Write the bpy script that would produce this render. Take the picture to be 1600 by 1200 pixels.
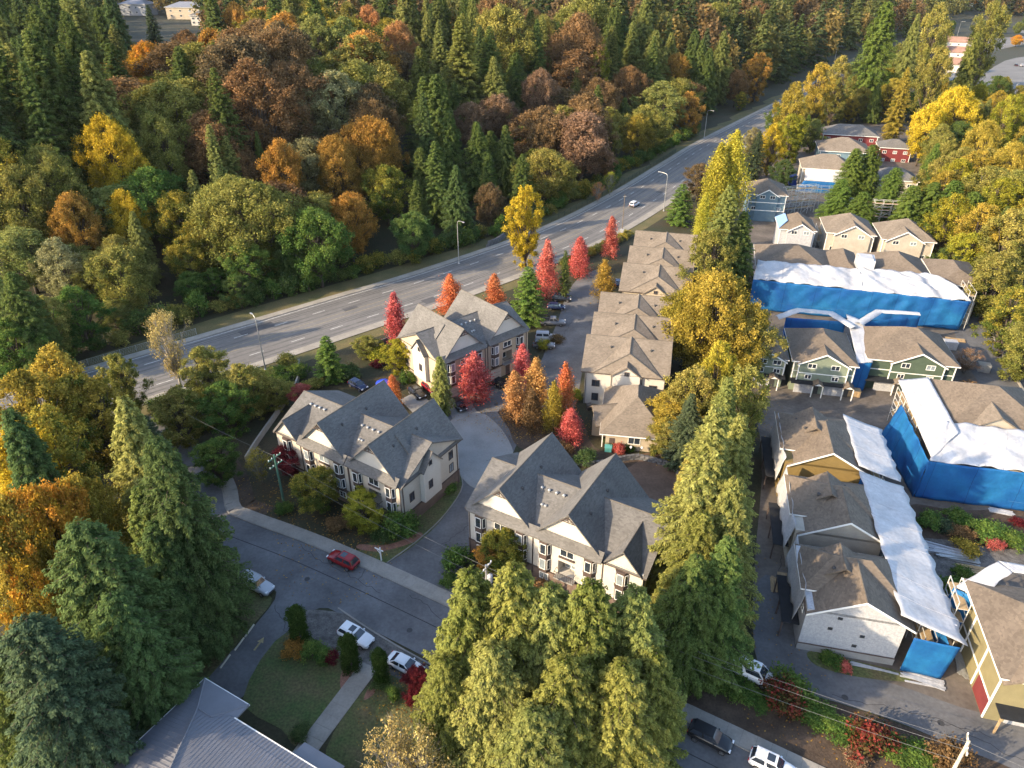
import bpy, math, random
import numpy as np
from mathutils import Vector, Matrix

for o in list(bpy.data.objects):
    bpy.data.objects.remove(o)
SC = bpy.context.scene
COL = SC.collection
R = math.radians

# ---------------------------------------------------------------- camera
CAM_H, CAM_PITCH, CAM_F = 70.0, R(31.0), 1130.0
cd = bpy.data.cameras.new('camera')
cd.sensor_width = 36.0
cd.lens = CAM_F / 1600.0 * 36.0
cd.clip_start = 0.5
cd.clip_end = 6000.0
cam = bpy.data.objects.new('camera', cd)
COL.objects.link(cam)
cam.location = (0, 0, CAM_H)
cam.rotation_euler = (R(90) - CAM_PITCH, 0, 0)
SC.camera = cam

# ---------------------------------------------------------------- sky, sun, exposure
SUN_EL = R(23.0)
SUN_DIR = Vector((-0.91 * math.cos(SUN_EL), -0.4146 * math.cos(SUN_EL), math.sin(SUN_EL)))  # towards the sun
world = bpy.data.worlds.new('World')
SC.world = world
world.use_nodes = True
wn = world.node_tree.nodes
wl = world.node_tree.links
bg = wn['Background']
sky = wn.new('ShaderNodeTexSky')
sky.sky_type = 'NISHITA'
sky.sun_disc = False
sky.sun_elevation = SUN_EL
sky.sun_rotation = math.atan2(SUN_DIR.x, SUN_DIR.y)
sky.air_density = 1.0
sky.dust_density = 1.5
wl.new(sky.outputs[0], bg.inputs[0])
bg.inputs[1].default_value = 0.15
sd = bpy.data.lights.new('sun', 'SUN')
sd.energy = 3.1
sd.angle = R(0.55)
sd.color = (1.0, 0.79, 0.52)
sun = bpy.data.objects.new('sun', sd)
COL.objects.link(sun)
sun.rotation_euler = (-SUN_DIR).to_track_quat('-Z', 'Y').to_euler()
SC.view_settings.view_transform = 'Standard'
SC.view_settings.look = 'None'
SC.view_settings.gamma = 1.0
SC.view_settings.exposure = 1.75
SC.view_settings.use_curve_mapping = False
SC.render.engine = 'CYCLES'
SC.cycles.max_bounces = 6
SC.cycles.diffuse_bounces = 3
SC.cycles.glossy_bounces = 2
SC.cycles.transmission_bounces = 3
SC.cycles.transparent_max_bounces = 4
SC.cycles.use_denoising = True
SC.cycles.sample_clamp_indirect = 4.0

# ---------------------------------------------------------------- measuring: a photo pixel to a point in the place
def G(px, py, z=0.0):
    u = (px - 800) / CAM_F
    v = -(py - 600) / CAM_F
    c, s = math.cos(CAM_PITCH), math.sin(CAM_PITCH)
    d = (u, c + v * s, -s + v * c)
    t = (z - CAM_H) / d[2]
    return Vector((d[0] * t, d[1] * t, z))

def PX(X, Y, Z):
    Z -= CAM_H
    c, s = math.cos(CAM_PITCH), math.sin(CAM_PITCH)
    w = Y * c - Z * s
    if w < 1: return (-9999, -9999)
    return (800 + CAM_F * X / w, 600 - CAM_F * (Y * s + Z * c) / w)

# ---------------------------------------------------------------- materials
MATS = {}
def mat(name, col, rough=0.85, var=0.25, scale=1.0, detail=4.0, col2=None, bump=0.0, bscale=None,
        metal=0.0, spec=0.3, world_space=False, fine=0.0, fscale=30.0):
    """principled surface with two-octave procedural colour variation and fine relief"""
    if name in MATS: return MATS[name]
    m = bpy.data.materials.new(name)
    m.use_nodes = True
    n, l = m.node_tree.nodes, m.node_tree.links
    p = n['Principled BSDF']
    p.inputs['Roughness'].default_value = rough
    p.inputs['Metallic'].default_value = metal
    p.inputs['Specular IOR Level'].default_value = spec
    if world_space:
        tc = n.new('ShaderNodeNewGeometry'); co = tc.outputs['Position']
    else:
        tc = n.new('ShaderNodeTexCoord'); co = tc.outputs['Object']
    nz = n.new('ShaderNodeTexNoise')
    nz.inputs['Scale'].default_value = scale
    nz.inputs['Detail'].default_value = detail
    nz.inputs['Roughness'].default_value = 0.6
    l.new(co, nz.inputs['Vector'])
    ramp = n.new('ShaderNodeMapRange')
    ramp.inputs[1].default_value = 0.3; ramp.inputs[2].default_value = 0.7
    l.new(nz.outputs[0], ramp.inputs[0])
    mix = n.new('ShaderNodeMix'); mix.data_type = 'RGBA'
    c2 = col2 if col2 else tuple(c * (1 - var) for c in col)
    mix.inputs[6].default_value = (*c2, 1)
    mix.inputs[7].default_value = (*(tuple(min(1, c * (1 + var * 0.5)) for c in col) if not col2 else col), 1)
    l.new(ramp.outputs[0], mix.inputs[0])
    out = mix.outputs[2]
    if fine > 0:
        f = n.new('ShaderNodeTexNoise'); f.inputs['Scale'].default_value = fscale; f.inputs['Detail'].default_value = 2
        l.new(co, f.inputs['Vector'])
        fr = n.new('ShaderNodeMapRange')
        fr.inputs[1].default_value = 0.25; fr.inputs[2].default_value = 0.75
        fr.inputs[3].default_value = 1 - fine; fr.inputs[4].default_value = 1 + fine
        l.new(f.outputs[0], fr.inputs[0])
        mm = n.new('ShaderNodeMix'); mm.data_type = 'RGBA'; mm.blend_type = 'MULTIPLY'; mm.inputs[0].default_value = 1
        l.new(out, mm.inputs[6]); l.new(fr.outputs[0], mm.inputs[7])
        out = mm.outputs[2]
    l.new(out, p.inputs['Base Color'])
    if bump > 0:
        b = n.new('ShaderNodeBump'); b.inputs['Strength'].default_value = bump; b.inputs['Distance'].default_value = 0.1
        bz = n.new('ShaderNodeTexNoise'); bz.inputs['Scale'].default_value = bscale or scale * 8; bz.inputs['Detail'].default_value = 3
        l.new(co, bz.inputs['Vector']); l.new(bz.outputs[0], b.inputs['Height']); l.new(b.outputs[0], p.inputs['Normal'])
    MATS[name] = m
    return m

def mat_lines(name, col, axis='Z', pitch=0.16, depth=0.35, rough=0.8, var=0.15, dark=0.8):
    """lapped siding / ribbed sheet: colour with thin regular joints plus relief"""
    m = mat(name, col, rough=rough, var=var, scale=0.7, fine=0.06, fscale=9)
    n, l = m.node_tree.nodes, m.node_tree.links
    if n.get('lines'): return m
    p = n['Principled BSDF']
    tc = n.new('ShaderNodeTexCoord')
    sx = n.new('ShaderNodeSeparateXYZ'); l.new(tc.outputs['Object'], sx.inputs[0])
    d = n.new('ShaderNodeMath'); d.operation = 'DIVIDE'; d.inputs[1].default_value = pitch; d.name = 'lines'
    l.new(sx.outputs['XYZ'.index(axis)], d.inputs[0])
    f = n.new('ShaderNodeMath'); f.operation = 'FRACT'; l.new(d.outputs[0], f.inputs[0])
    b = n.new('ShaderNodeBump'); b.inputs['Strength'].default_value = depth; b.inputs['Distance'].default_value = 0.04
    l.new(f.outputs[0], b.inputs['Height']); l.new(b.outputs[0], p.inputs['Normal'])
    return m

def mat_shingle(name, col):
    """asphalt shingles: random tab tint, courses, weather stains"""
    if name in MATS: return MATS[name]
    m = bpy.data.materials.new(name); m.use_nodes = True
    n, l = m.node_tree.nodes, m.node_tree.links
    p = n['Principled BSDF']; p.inputs['Roughness'].default_value = 0.95; p.inputs['Specular IOR Level'].default_value = 0.15
    tc = n.new('ShaderNodeTexCoord')
    mp = n.new('ShaderNodeMapping'); mp.inputs['Scale'].default_value = (2.2, 2.2, 6.0)
    l.new(tc.outputs['Object'], mp.inputs[0])
    v = n.new('ShaderNodeTexVoronoi'); v.inputs['Scale'].default_value = 1.3; l.new(mp.outputs[0], v.inputs['Vector'])
    bw = n.new('ShaderNodeRGBToBW'); l.new(v.outputs['Color'], bw.inputs[0])
    r1 = n.new('ShaderNodeMapRange'); r1.inputs[3].default_value = 0.78; r1.inputs[4].default_value = 1.2
    l.new(bw.outputs[0], r1.inputs[0])
    big = n.new('ShaderNodeTexNoise'); big.inputs['Scale'].default_value = 0.35; big.inputs['Detail'].default_value = 5
    l.new(tc.outputs['Object'], big.inputs['Vector'])
    r2 = n.new('ShaderNodeMapRange'); r2.inputs[1].default_value = 0.3; r2.inputs[2].default_value = 0.7
    r2.inputs[3].default_value = 0.86; r2.inputs[4].default_value = 1.1
    l.new(big.outputs[0], r2.inputs[0])
    mu = n.new('ShaderNodeMath'); mu.operation = 'MULTIPLY'; l.new(r1.outputs[0], mu.inputs[0]); l.new(r2.outputs[0], mu.inputs[1])
    mm = n.new('ShaderNodeMix'); mm.data_type = 'RGBA'; mm.blend_type = 'MULTIPLY'; mm.inputs[0].default_value = 1
    mm.inputs[6].default_value = (*col, 1); l.new(mu.outputs[0], mm.inputs[7])
    l.new(mm.outputs[2], p.inputs['Base Color'])
    sx = n.new('ShaderNodeSeparateXYZ'); l.new(tc.outputs['Object'], sx.inputs[0])
    d = n.new('ShaderNodeMath'); d.operation = 'MULTIPLY'; d.inputs[1].default_value = 8.0; l.new(sx.outputs[2], d.inputs[0])
    f = n.new('ShaderNodeMath'); f.operation = 'FRACT'; l.new(d.outputs[0], f.inputs[0])
    b = n.new('ShaderNodeBump'); b.inputs['Strength'].default_value = 0.35; b.inputs['Distance'].default_value = 0.03
    l.new(f.outputs[0], b.inputs['Height']); l.new(b.outputs[0], p.inputs['Normal'])
    MATS[name] = m
    return m

def mat_leaf(name='leaf', far=None, transl=0.32):
    """foliage: object colour to tip colour by clump, jittered leaf by leaf; light passes through"""
    if name in MATS: return MATS[name]
    m = bpy.data.materials.new(name); m.use_nodes = True
    n, l = m.node_tree.nodes, m.node_tree.links
    n.remove(n['Principled BSDF']); out = n['Material Output']
    oi = n.new('ShaderNodeObjectInfo')
    tint = n.new('ShaderNodeAttribute'); tint.attribute_name = 'tint'
    clump = n.new('ShaderNodeAttribute'); clump.attribute_name = 'clump'
    if far:
        ramp = n.new('ShaderNodeValToRGB'); cr = ramp.color_ramp; cr.interpolation = 'CONSTANT'
        while len(cr.elements) < len(far): cr.elements.new(0.5)
        for i, c in enumerate(far):
            cr.elements[i].position = i / len(far); cr.elements[i].color = (*c, 1)
        l.new(oi.outputs['Random'], ramp.inputs[0]); base = ramp.outputs[0]
    else:
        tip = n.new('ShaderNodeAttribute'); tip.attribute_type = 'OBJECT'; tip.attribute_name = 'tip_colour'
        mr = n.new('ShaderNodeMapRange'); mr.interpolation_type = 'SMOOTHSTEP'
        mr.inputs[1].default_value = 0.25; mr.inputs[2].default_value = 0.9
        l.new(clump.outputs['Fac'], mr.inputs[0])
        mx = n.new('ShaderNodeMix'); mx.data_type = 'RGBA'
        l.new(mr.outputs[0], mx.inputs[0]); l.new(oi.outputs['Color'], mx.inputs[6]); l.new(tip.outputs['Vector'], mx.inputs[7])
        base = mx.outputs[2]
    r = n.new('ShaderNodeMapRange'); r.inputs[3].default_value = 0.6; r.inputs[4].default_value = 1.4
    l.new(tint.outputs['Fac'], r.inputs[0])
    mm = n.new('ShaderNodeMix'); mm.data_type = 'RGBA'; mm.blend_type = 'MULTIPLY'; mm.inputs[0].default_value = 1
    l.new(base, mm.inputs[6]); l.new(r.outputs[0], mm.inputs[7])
    d = n.new('ShaderNodeBsdfDiffuse'); t = n.new('ShaderNodeBsdfTranslucent'); s = n.new('ShaderNodeMixShader')
    s.inputs[0].default_value = transl
    l.new(mm.outputs[2], d.inputs[0]); l.new(mm.outputs[2], t.inputs[0])
    l.new(d.outputs[0], s.inputs[1]); l.new(t.outputs[0], s.inputs[2]); l.new(s.outputs[0], out.inputs[0])
    MATS[name] = m
    return m

def mat_sheet(name, col, transl=0.25, rough=0.5, var=0.12, scale=0.5, col2=None):
    """plastic sheeting or debris netting: lets some light through, creased"""
    if name in MATS: return MATS[name]
    m = mat(name, col, rough=rough, var=var, scale=scale, col2=col2, bump=0.7, bscale=1.4, fine=0.12, fscale=2.5)
    n, l = m.node_tree.nodes, m.node_tree.links
    p = n['Principled BSDF']; out = n['Material Output']
    t = n.new('ShaderNodeBsdfTranslucent'); t.inputs[0].default_value = (*col, 1)
    s = n.new('ShaderNodeMixShader'); s.inputs[0].default_value = transl
    l.new(p.outputs[0], s.inputs[1]); l.new(t.outputs[0], s.inputs[2]); l.new(s.outputs[0], out.inputs[0])
    return m

# surfaces
asphalt = mat('asphalt', (0.125, 0.125, 0.13), var=0.38, scale=0.2, world_space=True, fine=0.14, fscale=2.5)
asphalt_hwy = mat('asphalt_highway', (0.165, 0.156, 0.147), var=0.22, scale=0.08, world_space=True, fine=0.1, fscale=1.5)
asphalt_lot = mat('asphalt_lot', (0.135, 0.115, 0.098), var=0.5, scale=0.16, world_space=True, fine=0.18, fscale=1.8)
concrete = mat('concrete', (0.27, 0.25, 0.22), var=0.2, scale=0.4, world_space=True, fine=0.1, fscale=4)
concrete_pad = mat('concrete_pad', (0.25, 0.245, 0.235), var=0.16, scale=0.3, world_space=True, fine=0.08, fscale=3)
concrete_hwy = mat('concrete_highway', (0.29, 0.265, 0.225), var=0.2, scale=0.3, world_space=True, fine=0.1, fscale=2)
kerbm = mat('kerb_concrete', (0.24, 0.225, 0.2), var=0.2, scale=0.8, world_space=True)
paint_w = mat('road_paint_white', (0.62, 0.61, 0.57), var=0.35, scale=1.5, world_space=True)
paint_y = mat('road_paint_yellow', (0.36, 0.29, 0.15), var=0.45, scale=1.5, world_space=True)
soil = mat('soil', (0.075, 0.052, 0.036), var=0.45, scale=0.5, world_space=True, bump=0.6, bscale=3, fine=0.25, fscale=5)
forest_floor = mat('forest_floor', (0.05, 0.038, 0.02), col2=(0.03, 0.036, 0.016), scale=0.15, world_space=True, bump=0.8, bscale=2, fine=0.3, fscale=3)
grass = mat('grass', (0.055, 0.092, 0.024), col2=(0.12, 0.095, 0.045), scale=0.3, detail=7, world_space=True, bump=0.8, bscale=5, fine=0.4, fscale=3.5)
dry_grass = mat('dry_grass', (0.15, 0.115, 0.05), col2=(0.075, 0.08, 0.03), scale=0.16, world_space=True, bump=0.7, bscale=4, fine=0.25, fscale=4)
gravel = mat('gravel', (0.13, 0.12, 0.11), var=0.5, scale=1.2, world_space=True, bump=0.8, bscale=8, fine=0.3, fscale=6)
brick_path = mat('brick_path', (0.24, 0.12, 0.085), var=0.3, scale=1.5, world_space=True, fine=0.2, fscale=6)
shingle_grey = mat_shingle('shingle_grey', (0.135, 0.13, 0.125))
shingle_tan = mat_shingle('shingle_tan', (0.18, 0.15, 0.12))
shingle_brown = mat_shingle('shingle_brown', (0.155, 0.125, 0.098))
stucco = mat('stucco_cream', (0.47, 0.425, 0.36), var=0.1, scale=0.5, fine=0.05, fscale=8)
stucco_tan = mat('stucco_tan', (0.4, 0.335, 0.25), var=0.1, scale=0.5, fine=0.05, fscale=8)
stucco_white = mat('stucco_white', (0.51, 0.48, 0.43), var=0.08, scale=0.6, fine=0.05, fscale=8)
brick = mat_lines('brick_base', (0.17, 0.125, 0.105), pitch=0.12, var=0.3)
trim_brown = mat('trim_brown', (0.085, 0.062, 0.055), var=0.2, scale=2)
trim_white = mat('trim_white', (0.78, 0.77, 0.73), var=0.08, scale=2, rough=0.5)
siding_green = mat_lines('siding_green', (0.20, 0.235, 0.175))
siding_shgreen = mat_lines('siding_shaded_green', (0.07, 0.10, 0.07))  # green siding again, darkened so its colour carries the shade on that house
siding_blue = mat_lines('siding_blue', (0.12, 0.19, 0.24))
siding_red = mat_lines('siding_red', (0.16, 0.03, 0.032))
siding_yellow = mat_lines('siding_yellow', (0.2, 0.14, 0.05))
siding_olive = mat_lines('siding_olive', (0.2, 0.175, 0.095), axis='Y', pitch=0.4)
siding_beige = mat_lines('siding_beige', (0.4, 0.36, 0.3))
wrap_white = mat('house_wrap', (0.42, 0.42, 0.43), col2=(0.3, 0.31, 0.335), scale=2.2, fine=0.16, fscale=5, rough=0.6)
plastic_white = mat_sheet('white_sheeting', (0.52, 0.525, 0.545), transl=0.2, var=0.2, scale=0.45)
net_blue = mat_sheet('blue_netting', (0.008, 0.08, 0.3), transl=0.3, rough=0.65, scale=0.2, col2=(0.018, 0.17, 0.4))  # lighter cyan patches paint in sunlight coming through the net
black_paper = mat('black_paper', (0.018, 0.02, 0.024), var=0.3, scale=1.5)
metal_roof = mat('metal_roof', (0.19, 0.195, 0.22), var=0.1, scale=0.5, rough=0.5, metal=0.1, spec=0.35)
steel = mat('galvanised_steel', (0.42, 0.42, 0.41), var=0.2, scale=3, rough=0.45, metal=0.6)
scaf_m = mat('scaffold_tube', (0.5, 0.5, 0.48), var=0.25, scale=3, rough=0.5)
steel_dark = mat('dark_steel', (0.05, 0.05, 0.052), var=0.2, scale=3, rough=0.6)
timber = mat('timber', (0.38, 0.27, 0.15), var=0.35, scale=2, fine=0.15, fscale=10)
pole_wood = mat('pole_wood', (0.17, 0.135, 0.1), var=0.3, scale=1.5)
pole_pale = mat('pole_pale', (0.5, 0.46, 0.36), var=0.25, scale=1.5)
pole_green = mat('pole_green', (0.07, 0.17, 0.13), var=0.25, scale=1.5)
bark = mat('bark', (0.09, 0.07, 0.055), var=0.4, scale=2, bump=0.6, bscale=8)
bark_pale = mat('bark_pale', (0.26, 0.235, 0.2), var=0.35, scale=2)
glass = mat('window_glass', (0.03, 0.04, 0.055), var=0.5, scale=0.6, rough=0.06, spec=0.9)
glass_pale = mat('window_blind', (0.22, 0.26, 0.29), var=0.3, scale=0.8, rough=0.1, spec=0.9)
rubber = mat('tyre_rubber', (0.018, 0.018, 0.02), var=0.2, scale=4)
rim_m = mat('alloy_rim', (0.4, 0.4, 0.42), rough=0.35, metal=0.8, var=0.1, scale=3)
lamp_lens = mat('lamp_lens', (0.75, 0.76, 0.78), rough=0.15, spec=0.8, var=0.05, scale=3)
lamp_red = mat('tail_lens', (0.35, 0.01, 0.01), rough=0.2, spec=0.7, var=0.1, scale=3)
wire_m = mat('wire', (0.16, 0.16, 0.16), var=0.1, scale=1)
stone = mat('retaining_stone', (0.13, 0.13, 0.135), var=0.4, scale=1.5, bump=0.5)
bin_blue = mat('blue_plastic', (0.02, 0.06, 0.3), var=0.15, scale=2, rough=0.5)
leaf = mat_leaf()

# ---------------------------------------------------------------- mesh collecting
class MB:
    def __init__(s): s.v = []; s.f = []
    def poly(s, pts):
        i = len(s.v); s.v += [tuple(p) for p in pts]; s.f.append(tuple(range(i, i + len(pts)))); return s
    def box(s, x0, x1, y0, y1, z0, z1):
        i = len(s.v)
        s.v += [(x0,y0,z0),(x1,y0,z0),(x1,y1,z0),(x0,y1,z0),(x0,y0,z1),(x1,y0,z1),(x1,y1,z1),(x0,y1,z1)]
        s.f += [tuple(i+k for k in q) for q in ((3,2,1,0),(4,5,6,7),(0,1,5,4),(1,2,6,5),(2,3,7,6),(3,0,4,7))]; return s
    def extrude(s, pts, vec):
        """closed prism: polygon swept along vec"""
        n = len(pts); i = len(s.v); vec = Vector(vec)
        s.v += [tuple(p) for p in pts] + [tuple(Vector(p) + vec) for p in pts]
        s.f.append(tuple(i + k for k in reversed(range(n)))); s.f.append(tuple(i + n + k for k in range(n)))
        for k in range(n):
            j = (k + 1) % n; s.f.append((i + k, i + j, i + n + j, i + n + k))
        return s
    def tube(s, p, q, r, r2=None, n=6):
        p, q = Vector(p), Vector(q); r2 = r if r2 is None else r2
        d = (q - p)
        if d.length < 1e-6: return s
        d.normalize()
        a = d.orthogonal().normalized(); b = d.cross(a); i = len(s.v)
        for c, rr in ((p, r), (q, r2)):
            for k in range(n):
                t = 2 * math.pi * k / n; s.v.append(tuple(c + a * (rr * math.cos(t)) + b * (rr * math.sin(t))))
        for k in range(n):
            j = (k + 1) % n; s.f.append((i + k, i + j, i + n + j, i + n + k))
        s.f.append(tuple(i + k for k in reversed(range(n)))); s.f.append(tuple(i + n + k for k in range(n))); return s
    def path(s, pts, radii, n=6):
        for k in range(len(pts) - 1): s.tube(pts[k], pts[k + 1], radii[k], radii[k + 1], n)
        return s
    def lathe(s, prof, n=10, c=(0, 0, 0)):
        i = len(s.v)
        for (r, z) in prof:
            for k in range(n):
                t = 2 * math.pi * k / n; s.v.append((c[0] + r * math.cos(t), c[1] + r * math.sin(t), c[2] + z))
        for a in range(len(prof) - 1):
            for k in range(n):
                j = (k + 1) % n; s.f.append((i+a*n+k, i+a*n+j, i+(a+1)*n+j, i+(a+1)*n+k))
        s.f.append(tuple(i + k for k in reversed(range(n)))); s.f.append(tuple(i + (len(prof)-1)*n + k for k in range(n))); return s
    def mesh(s, name, m, smooth=False):
        me = bpy.data.meshes.new(name); me.from_pydata(s.v, [], s.f)
        if m: me.materials.append(m)
        if smooth: me.polygons.foreach_set('use_smooth', [True] * len(me.polygons))
        me.update(); return me

def link(o, parent=None):
    COL.objects.link(o)
    if parent: o.parent = parent
    return o
def obj(name, mb, m, parent=None, smooth=False):
    me = mb.mesh(name, m, smooth) if isinstance(mb, MB) else mb
    return link(bpy.data.objects.new(name, me), parent)
def tag(o, label, cat, group=None, kind=None):
    if label: o['label'] = label
    if cat: o['category'] = cat
    if group: o['group'] = group
    if kind: o['kind'] = kind
    return o
def thing(name, label, cat, loc=(0, 0, 0), rz=0.0, group=None):
    o = bpy.data.objects.new(name, None); COL.objects.link(o)
    o.empty_display_size = 0.5
    o.location = loc; o.rotation_euler = (0, 0, rz)
    return tag(o, label, cat, group)
def struct(name, mb, m, parent=None):
    o = obj(name, mb, m, parent)
    if parent is None: o['kind'] = 'structure'
    return o

# ---------------------------------------------------------------- curves on the ground
def smooth(pts, n=6):
    P = [Vector((p[0], p[1], 0)) for p in pts]; out = []
    P = [P[0] * 2 - P[1]] + P + [P[-1] * 2 - P[-2]]
    for i in range(1, len(P) - 2):
        for k in range(n):
            t = k / n
            out.append(0.5 * ((2*P[i]) + (P[i+1]-P[i-1])*t + (2*P[i-1]-5*P[i]+4*P[i+1]-P[i+2])*t*t + (3*P[i]-P[i-1]-3*P[i+1]+P[i+2])*t**3))
    out.append(P[-2]); return out
def offset(line, d):
    """positive d: to the left of travel"""
    out = []
    for i, p in enumerate(line):
        a = line[max(0, i - 1)]; b = line[min(len(line) - 1, i + 1)]
        t = (b - a).normalized(); out.append(p + Vector((-t.y, t.x, 0)) * d)
    return out
def strip(mb, line, d0, d1, z, z1=None):
    A, B = offset(line, d0), offset(line, d1); z1 = z if z1 is None else z1
    for i in range(len(line) - 1):
        mb.poly([(A[i].x, A[i].y, z), (A[i+1].x, A[i+1].y, z), (B[i+1].x, B[i+1].y, z1), (B[i].x, B[i].y, z1)])
    return mb
def kerb(line, d, w=0.15, h=0.13, name='kerb', z0=0.0, m=None):
    mb = MB(); A, B = offset(line, d), offset(line, d + w)
    for i in range(len(line) - 1):
        a, b, c, e = A[i], A[i+1], B[i+1], B[i]
        mb.poly([(a.x,a.y,h),(b.x,b.y,h),(c.x,c.y,h),(e.x,e.y,h)])
        mb.poly([(a.x,a.y,z0),(b.x,b.y,z0),(b.x,b.y,h),(a.x,a.y,h)])
        mb.poly([(e.x,e.y,z0),(c.x,c.y,z0),(c.x,c.y,h),(e.x,e.y,h)])
    return struct(name, mb, m or kerbm)
def line_walk(line, step):
    """points and tangents every step metres"""
    out = []; acc = 0.0; nxt = 0.0
    for i in range(len(line) - 1):
        a, b = line[i], line[i + 1]; L = (b - a).length
        while nxt <= acc + L:
            t = (nxt - acc) / L; out.append((a.lerp(b, t), (b - a).normalized())); nxt += step
        acc += L
    return out
def sheet(name, pix, z, m, rounded=True):
    """flat ground patch outlined by photo pixels"""
    P = [G(*p) for p in pix]
    if rounded:
        P2 = P + P[:1]; line = smooth([(p.x, p.y) for p in ([P[-1]] + P2 + [P[1]])], 4)[4:-4]
        pts = [(p.x, p.y, z) for p in line[:-1]]
    else:
        pts = [(p.x, p.y, z) for p in P]
    return struct(name, MB().poly(pts), m)
# ================================================================ the setting: ground, roads, pavements
# --- highway
HW = smooth([(-200, 12), (-160, 42), (-120, 76), (-77, 114), (-59.5, 128.5), (-37, 147.5), (-16, 165.5), (15, 197), (40, 232), (67, 277), (92, 318), (162, 422), (230, 525), (330, 670)], 8)
HX = [Vector((-520, -260, 0))] + HW[::2] + [Vector((520, 960, 0)), Vector((900, 1560, 0))]
def hw_side(x, y):
    """signed distance from the highway's centre line, positive on the forest side"""
    best = None
    for i in range(len(HX) - 1):
        a = HX[i]; b = HX[i + 1]; d = b - a; L2 = d.x * d.x + d.y * d.y
        t = max(0, min(1, ((x - a.x) * d.x + (y - a.y) * d.y) / L2)); qx, qy = a.x + d.x * t, a.y + d.y * t
        dist = (x - qx) ** 2 + (y - qy) ** 2; s = d.x * (y - a.y) - d.y * (x - a.x)
        if best is None or dist < best[0]: best = (dist, s)
    return math.copysign(math.sqrt(best[0]), best[1])
HILL = 19.0
def hz(x, y):
    """height of the ground: flat, but the wood climbs a hill beyond the highway"""
    s = (hw_side(x, y) - 18.0) / 95.0
    if s <= 0: return 0.0
    s = min(1, s); return HILL * s * s * (3 - 2 * s)
def GT(px, py, h=0.0):
    """the place whose ground plus h shows at this pixel"""
    z = 0.0
    for _ in range(14):
        p = G(px, py, min(z + h, 66)); z = .5 * z + .5 * hz(p.x, p.y)
    return Vector((p.x, p.y, hz(p.x, p.y)))
xs = [-2400, -1600, -1000, -700] + list(range(-520, 320, 14)) + [340, 500, 800, 1300, 2400]
ys = [-600, -200, 0] + list(range(40, 640, 14)) + [680, 760, 900, 1100, 1500, 2200, 4200]
gv = [(x, y, hz(x, y)) for y in ys for x in xs]; nx = len(xs)
gmb = MB(); gmb.v = gv; gmb.f = [(j*nx+i, j*nx+i+1, (j+1)*nx+i+1, (j+1)*nx+i) for j in range(len(ys)-1) for i in range(nx-1)]
struct('ground', gmb, forest_floor)
highway = struct('highway', strip(MB(), HW, 8.7, -8.7, 0.03), asphalt_hwy)
struct('highway_sidewalk', strip(MB(), HW, -8.9, -11.0, 0.15), concrete_hwy)
struct('highway_shoulder', strip(MB(), HW, 8.9, 10.6, 0.14), concrete_hwy)
kerb(HW, -8.95, 0.25, 0.16, 'highway_kerb', m=concrete_hwy); kerb(HW, 8.7, 0.25, 0.15, 'highway_kerb', m=concrete_hwy)
struct('verge', strip(MB(), HW, 10.6, 16.5, 0.02), dry_grass)
struct('verge', strip(MB(), HW, -11.0, -14.5, 0.025), dry_grass)
dash = MB().box(-1.5, 1.5, -0.07, 0.07, 0, 0.006).mesh('lane_dash', paint_w)
for off in (4.4, -5.0):
    for k, (p, t) in enumerate(line_walk(offset(HW, off), 9.0)):
        if p.y < 90 or p.y > 480: continue
        o = link(bpy.data.objects.new('lane_dash', dash), highway); o.location = (p.x, p.y, 0.034); o.rotation_euler = (0, 0, math.atan2(t.y, t.x))
for off in (0.75, -1.1):
    ln = MB(); strip(ln, HW, off + .05, off - .05, 0.036); obj('centre_line', ln, paint_y, highway)
for off in (8.1,):
    ln = MB(); strip(ln, HW, off + .06, off - .06, 0.036); obj('edge_line', ln, paint_w, highway)
# turn arrows and tar seams
tm = mat('tar_seam', (0.035, 0.035, 0.037), var=0.2, scale=2, world_space=True)
for k, (d, a, b) in enumerate(((2.6, 40, 62), (-3.1, 36, 70), (6.3, 30, 52))):
    seg = HW[a:b]; ln = MB(); strip(ln, seg, d + .07, d - .07, 0.035); obj('tar_seam', ln, tm, highway)

trk = mat('tyre_track', (0.132, 0.126, 0.12), var=0.3, scale=0.25, world_space=True, fine=0.1, fscale=1.2)
for off in (7.2, 5.5, 3.6, 2.0, -2.4, -3.9, -6.0, -7.5):
    ln = MB(); strip(ln, HW, off + .28, off - .28, 0.0325); obj('tyre_track', ln, trk, highway)
patch = mat('asphalt_patch', (0.085, 0.085, 0.088), var=0.25, scale=0.4, world_space=True)
for k, (i0, off, w, n) in enumerate(((34, 5.5, 2.8, 2), (45, -6.2, 2.4, 1), (55, 3.0, 2.6, 2), (66, -3.0, 2.2, 1), (40, 1.5, 1.6, 1))):
    ln = MB(); strip(ln, HW[i0:i0 + n + 1], off + w / 2, off - w / 2, 0.0335); obj('asphalt_patch', ln, patch, highway)
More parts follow.
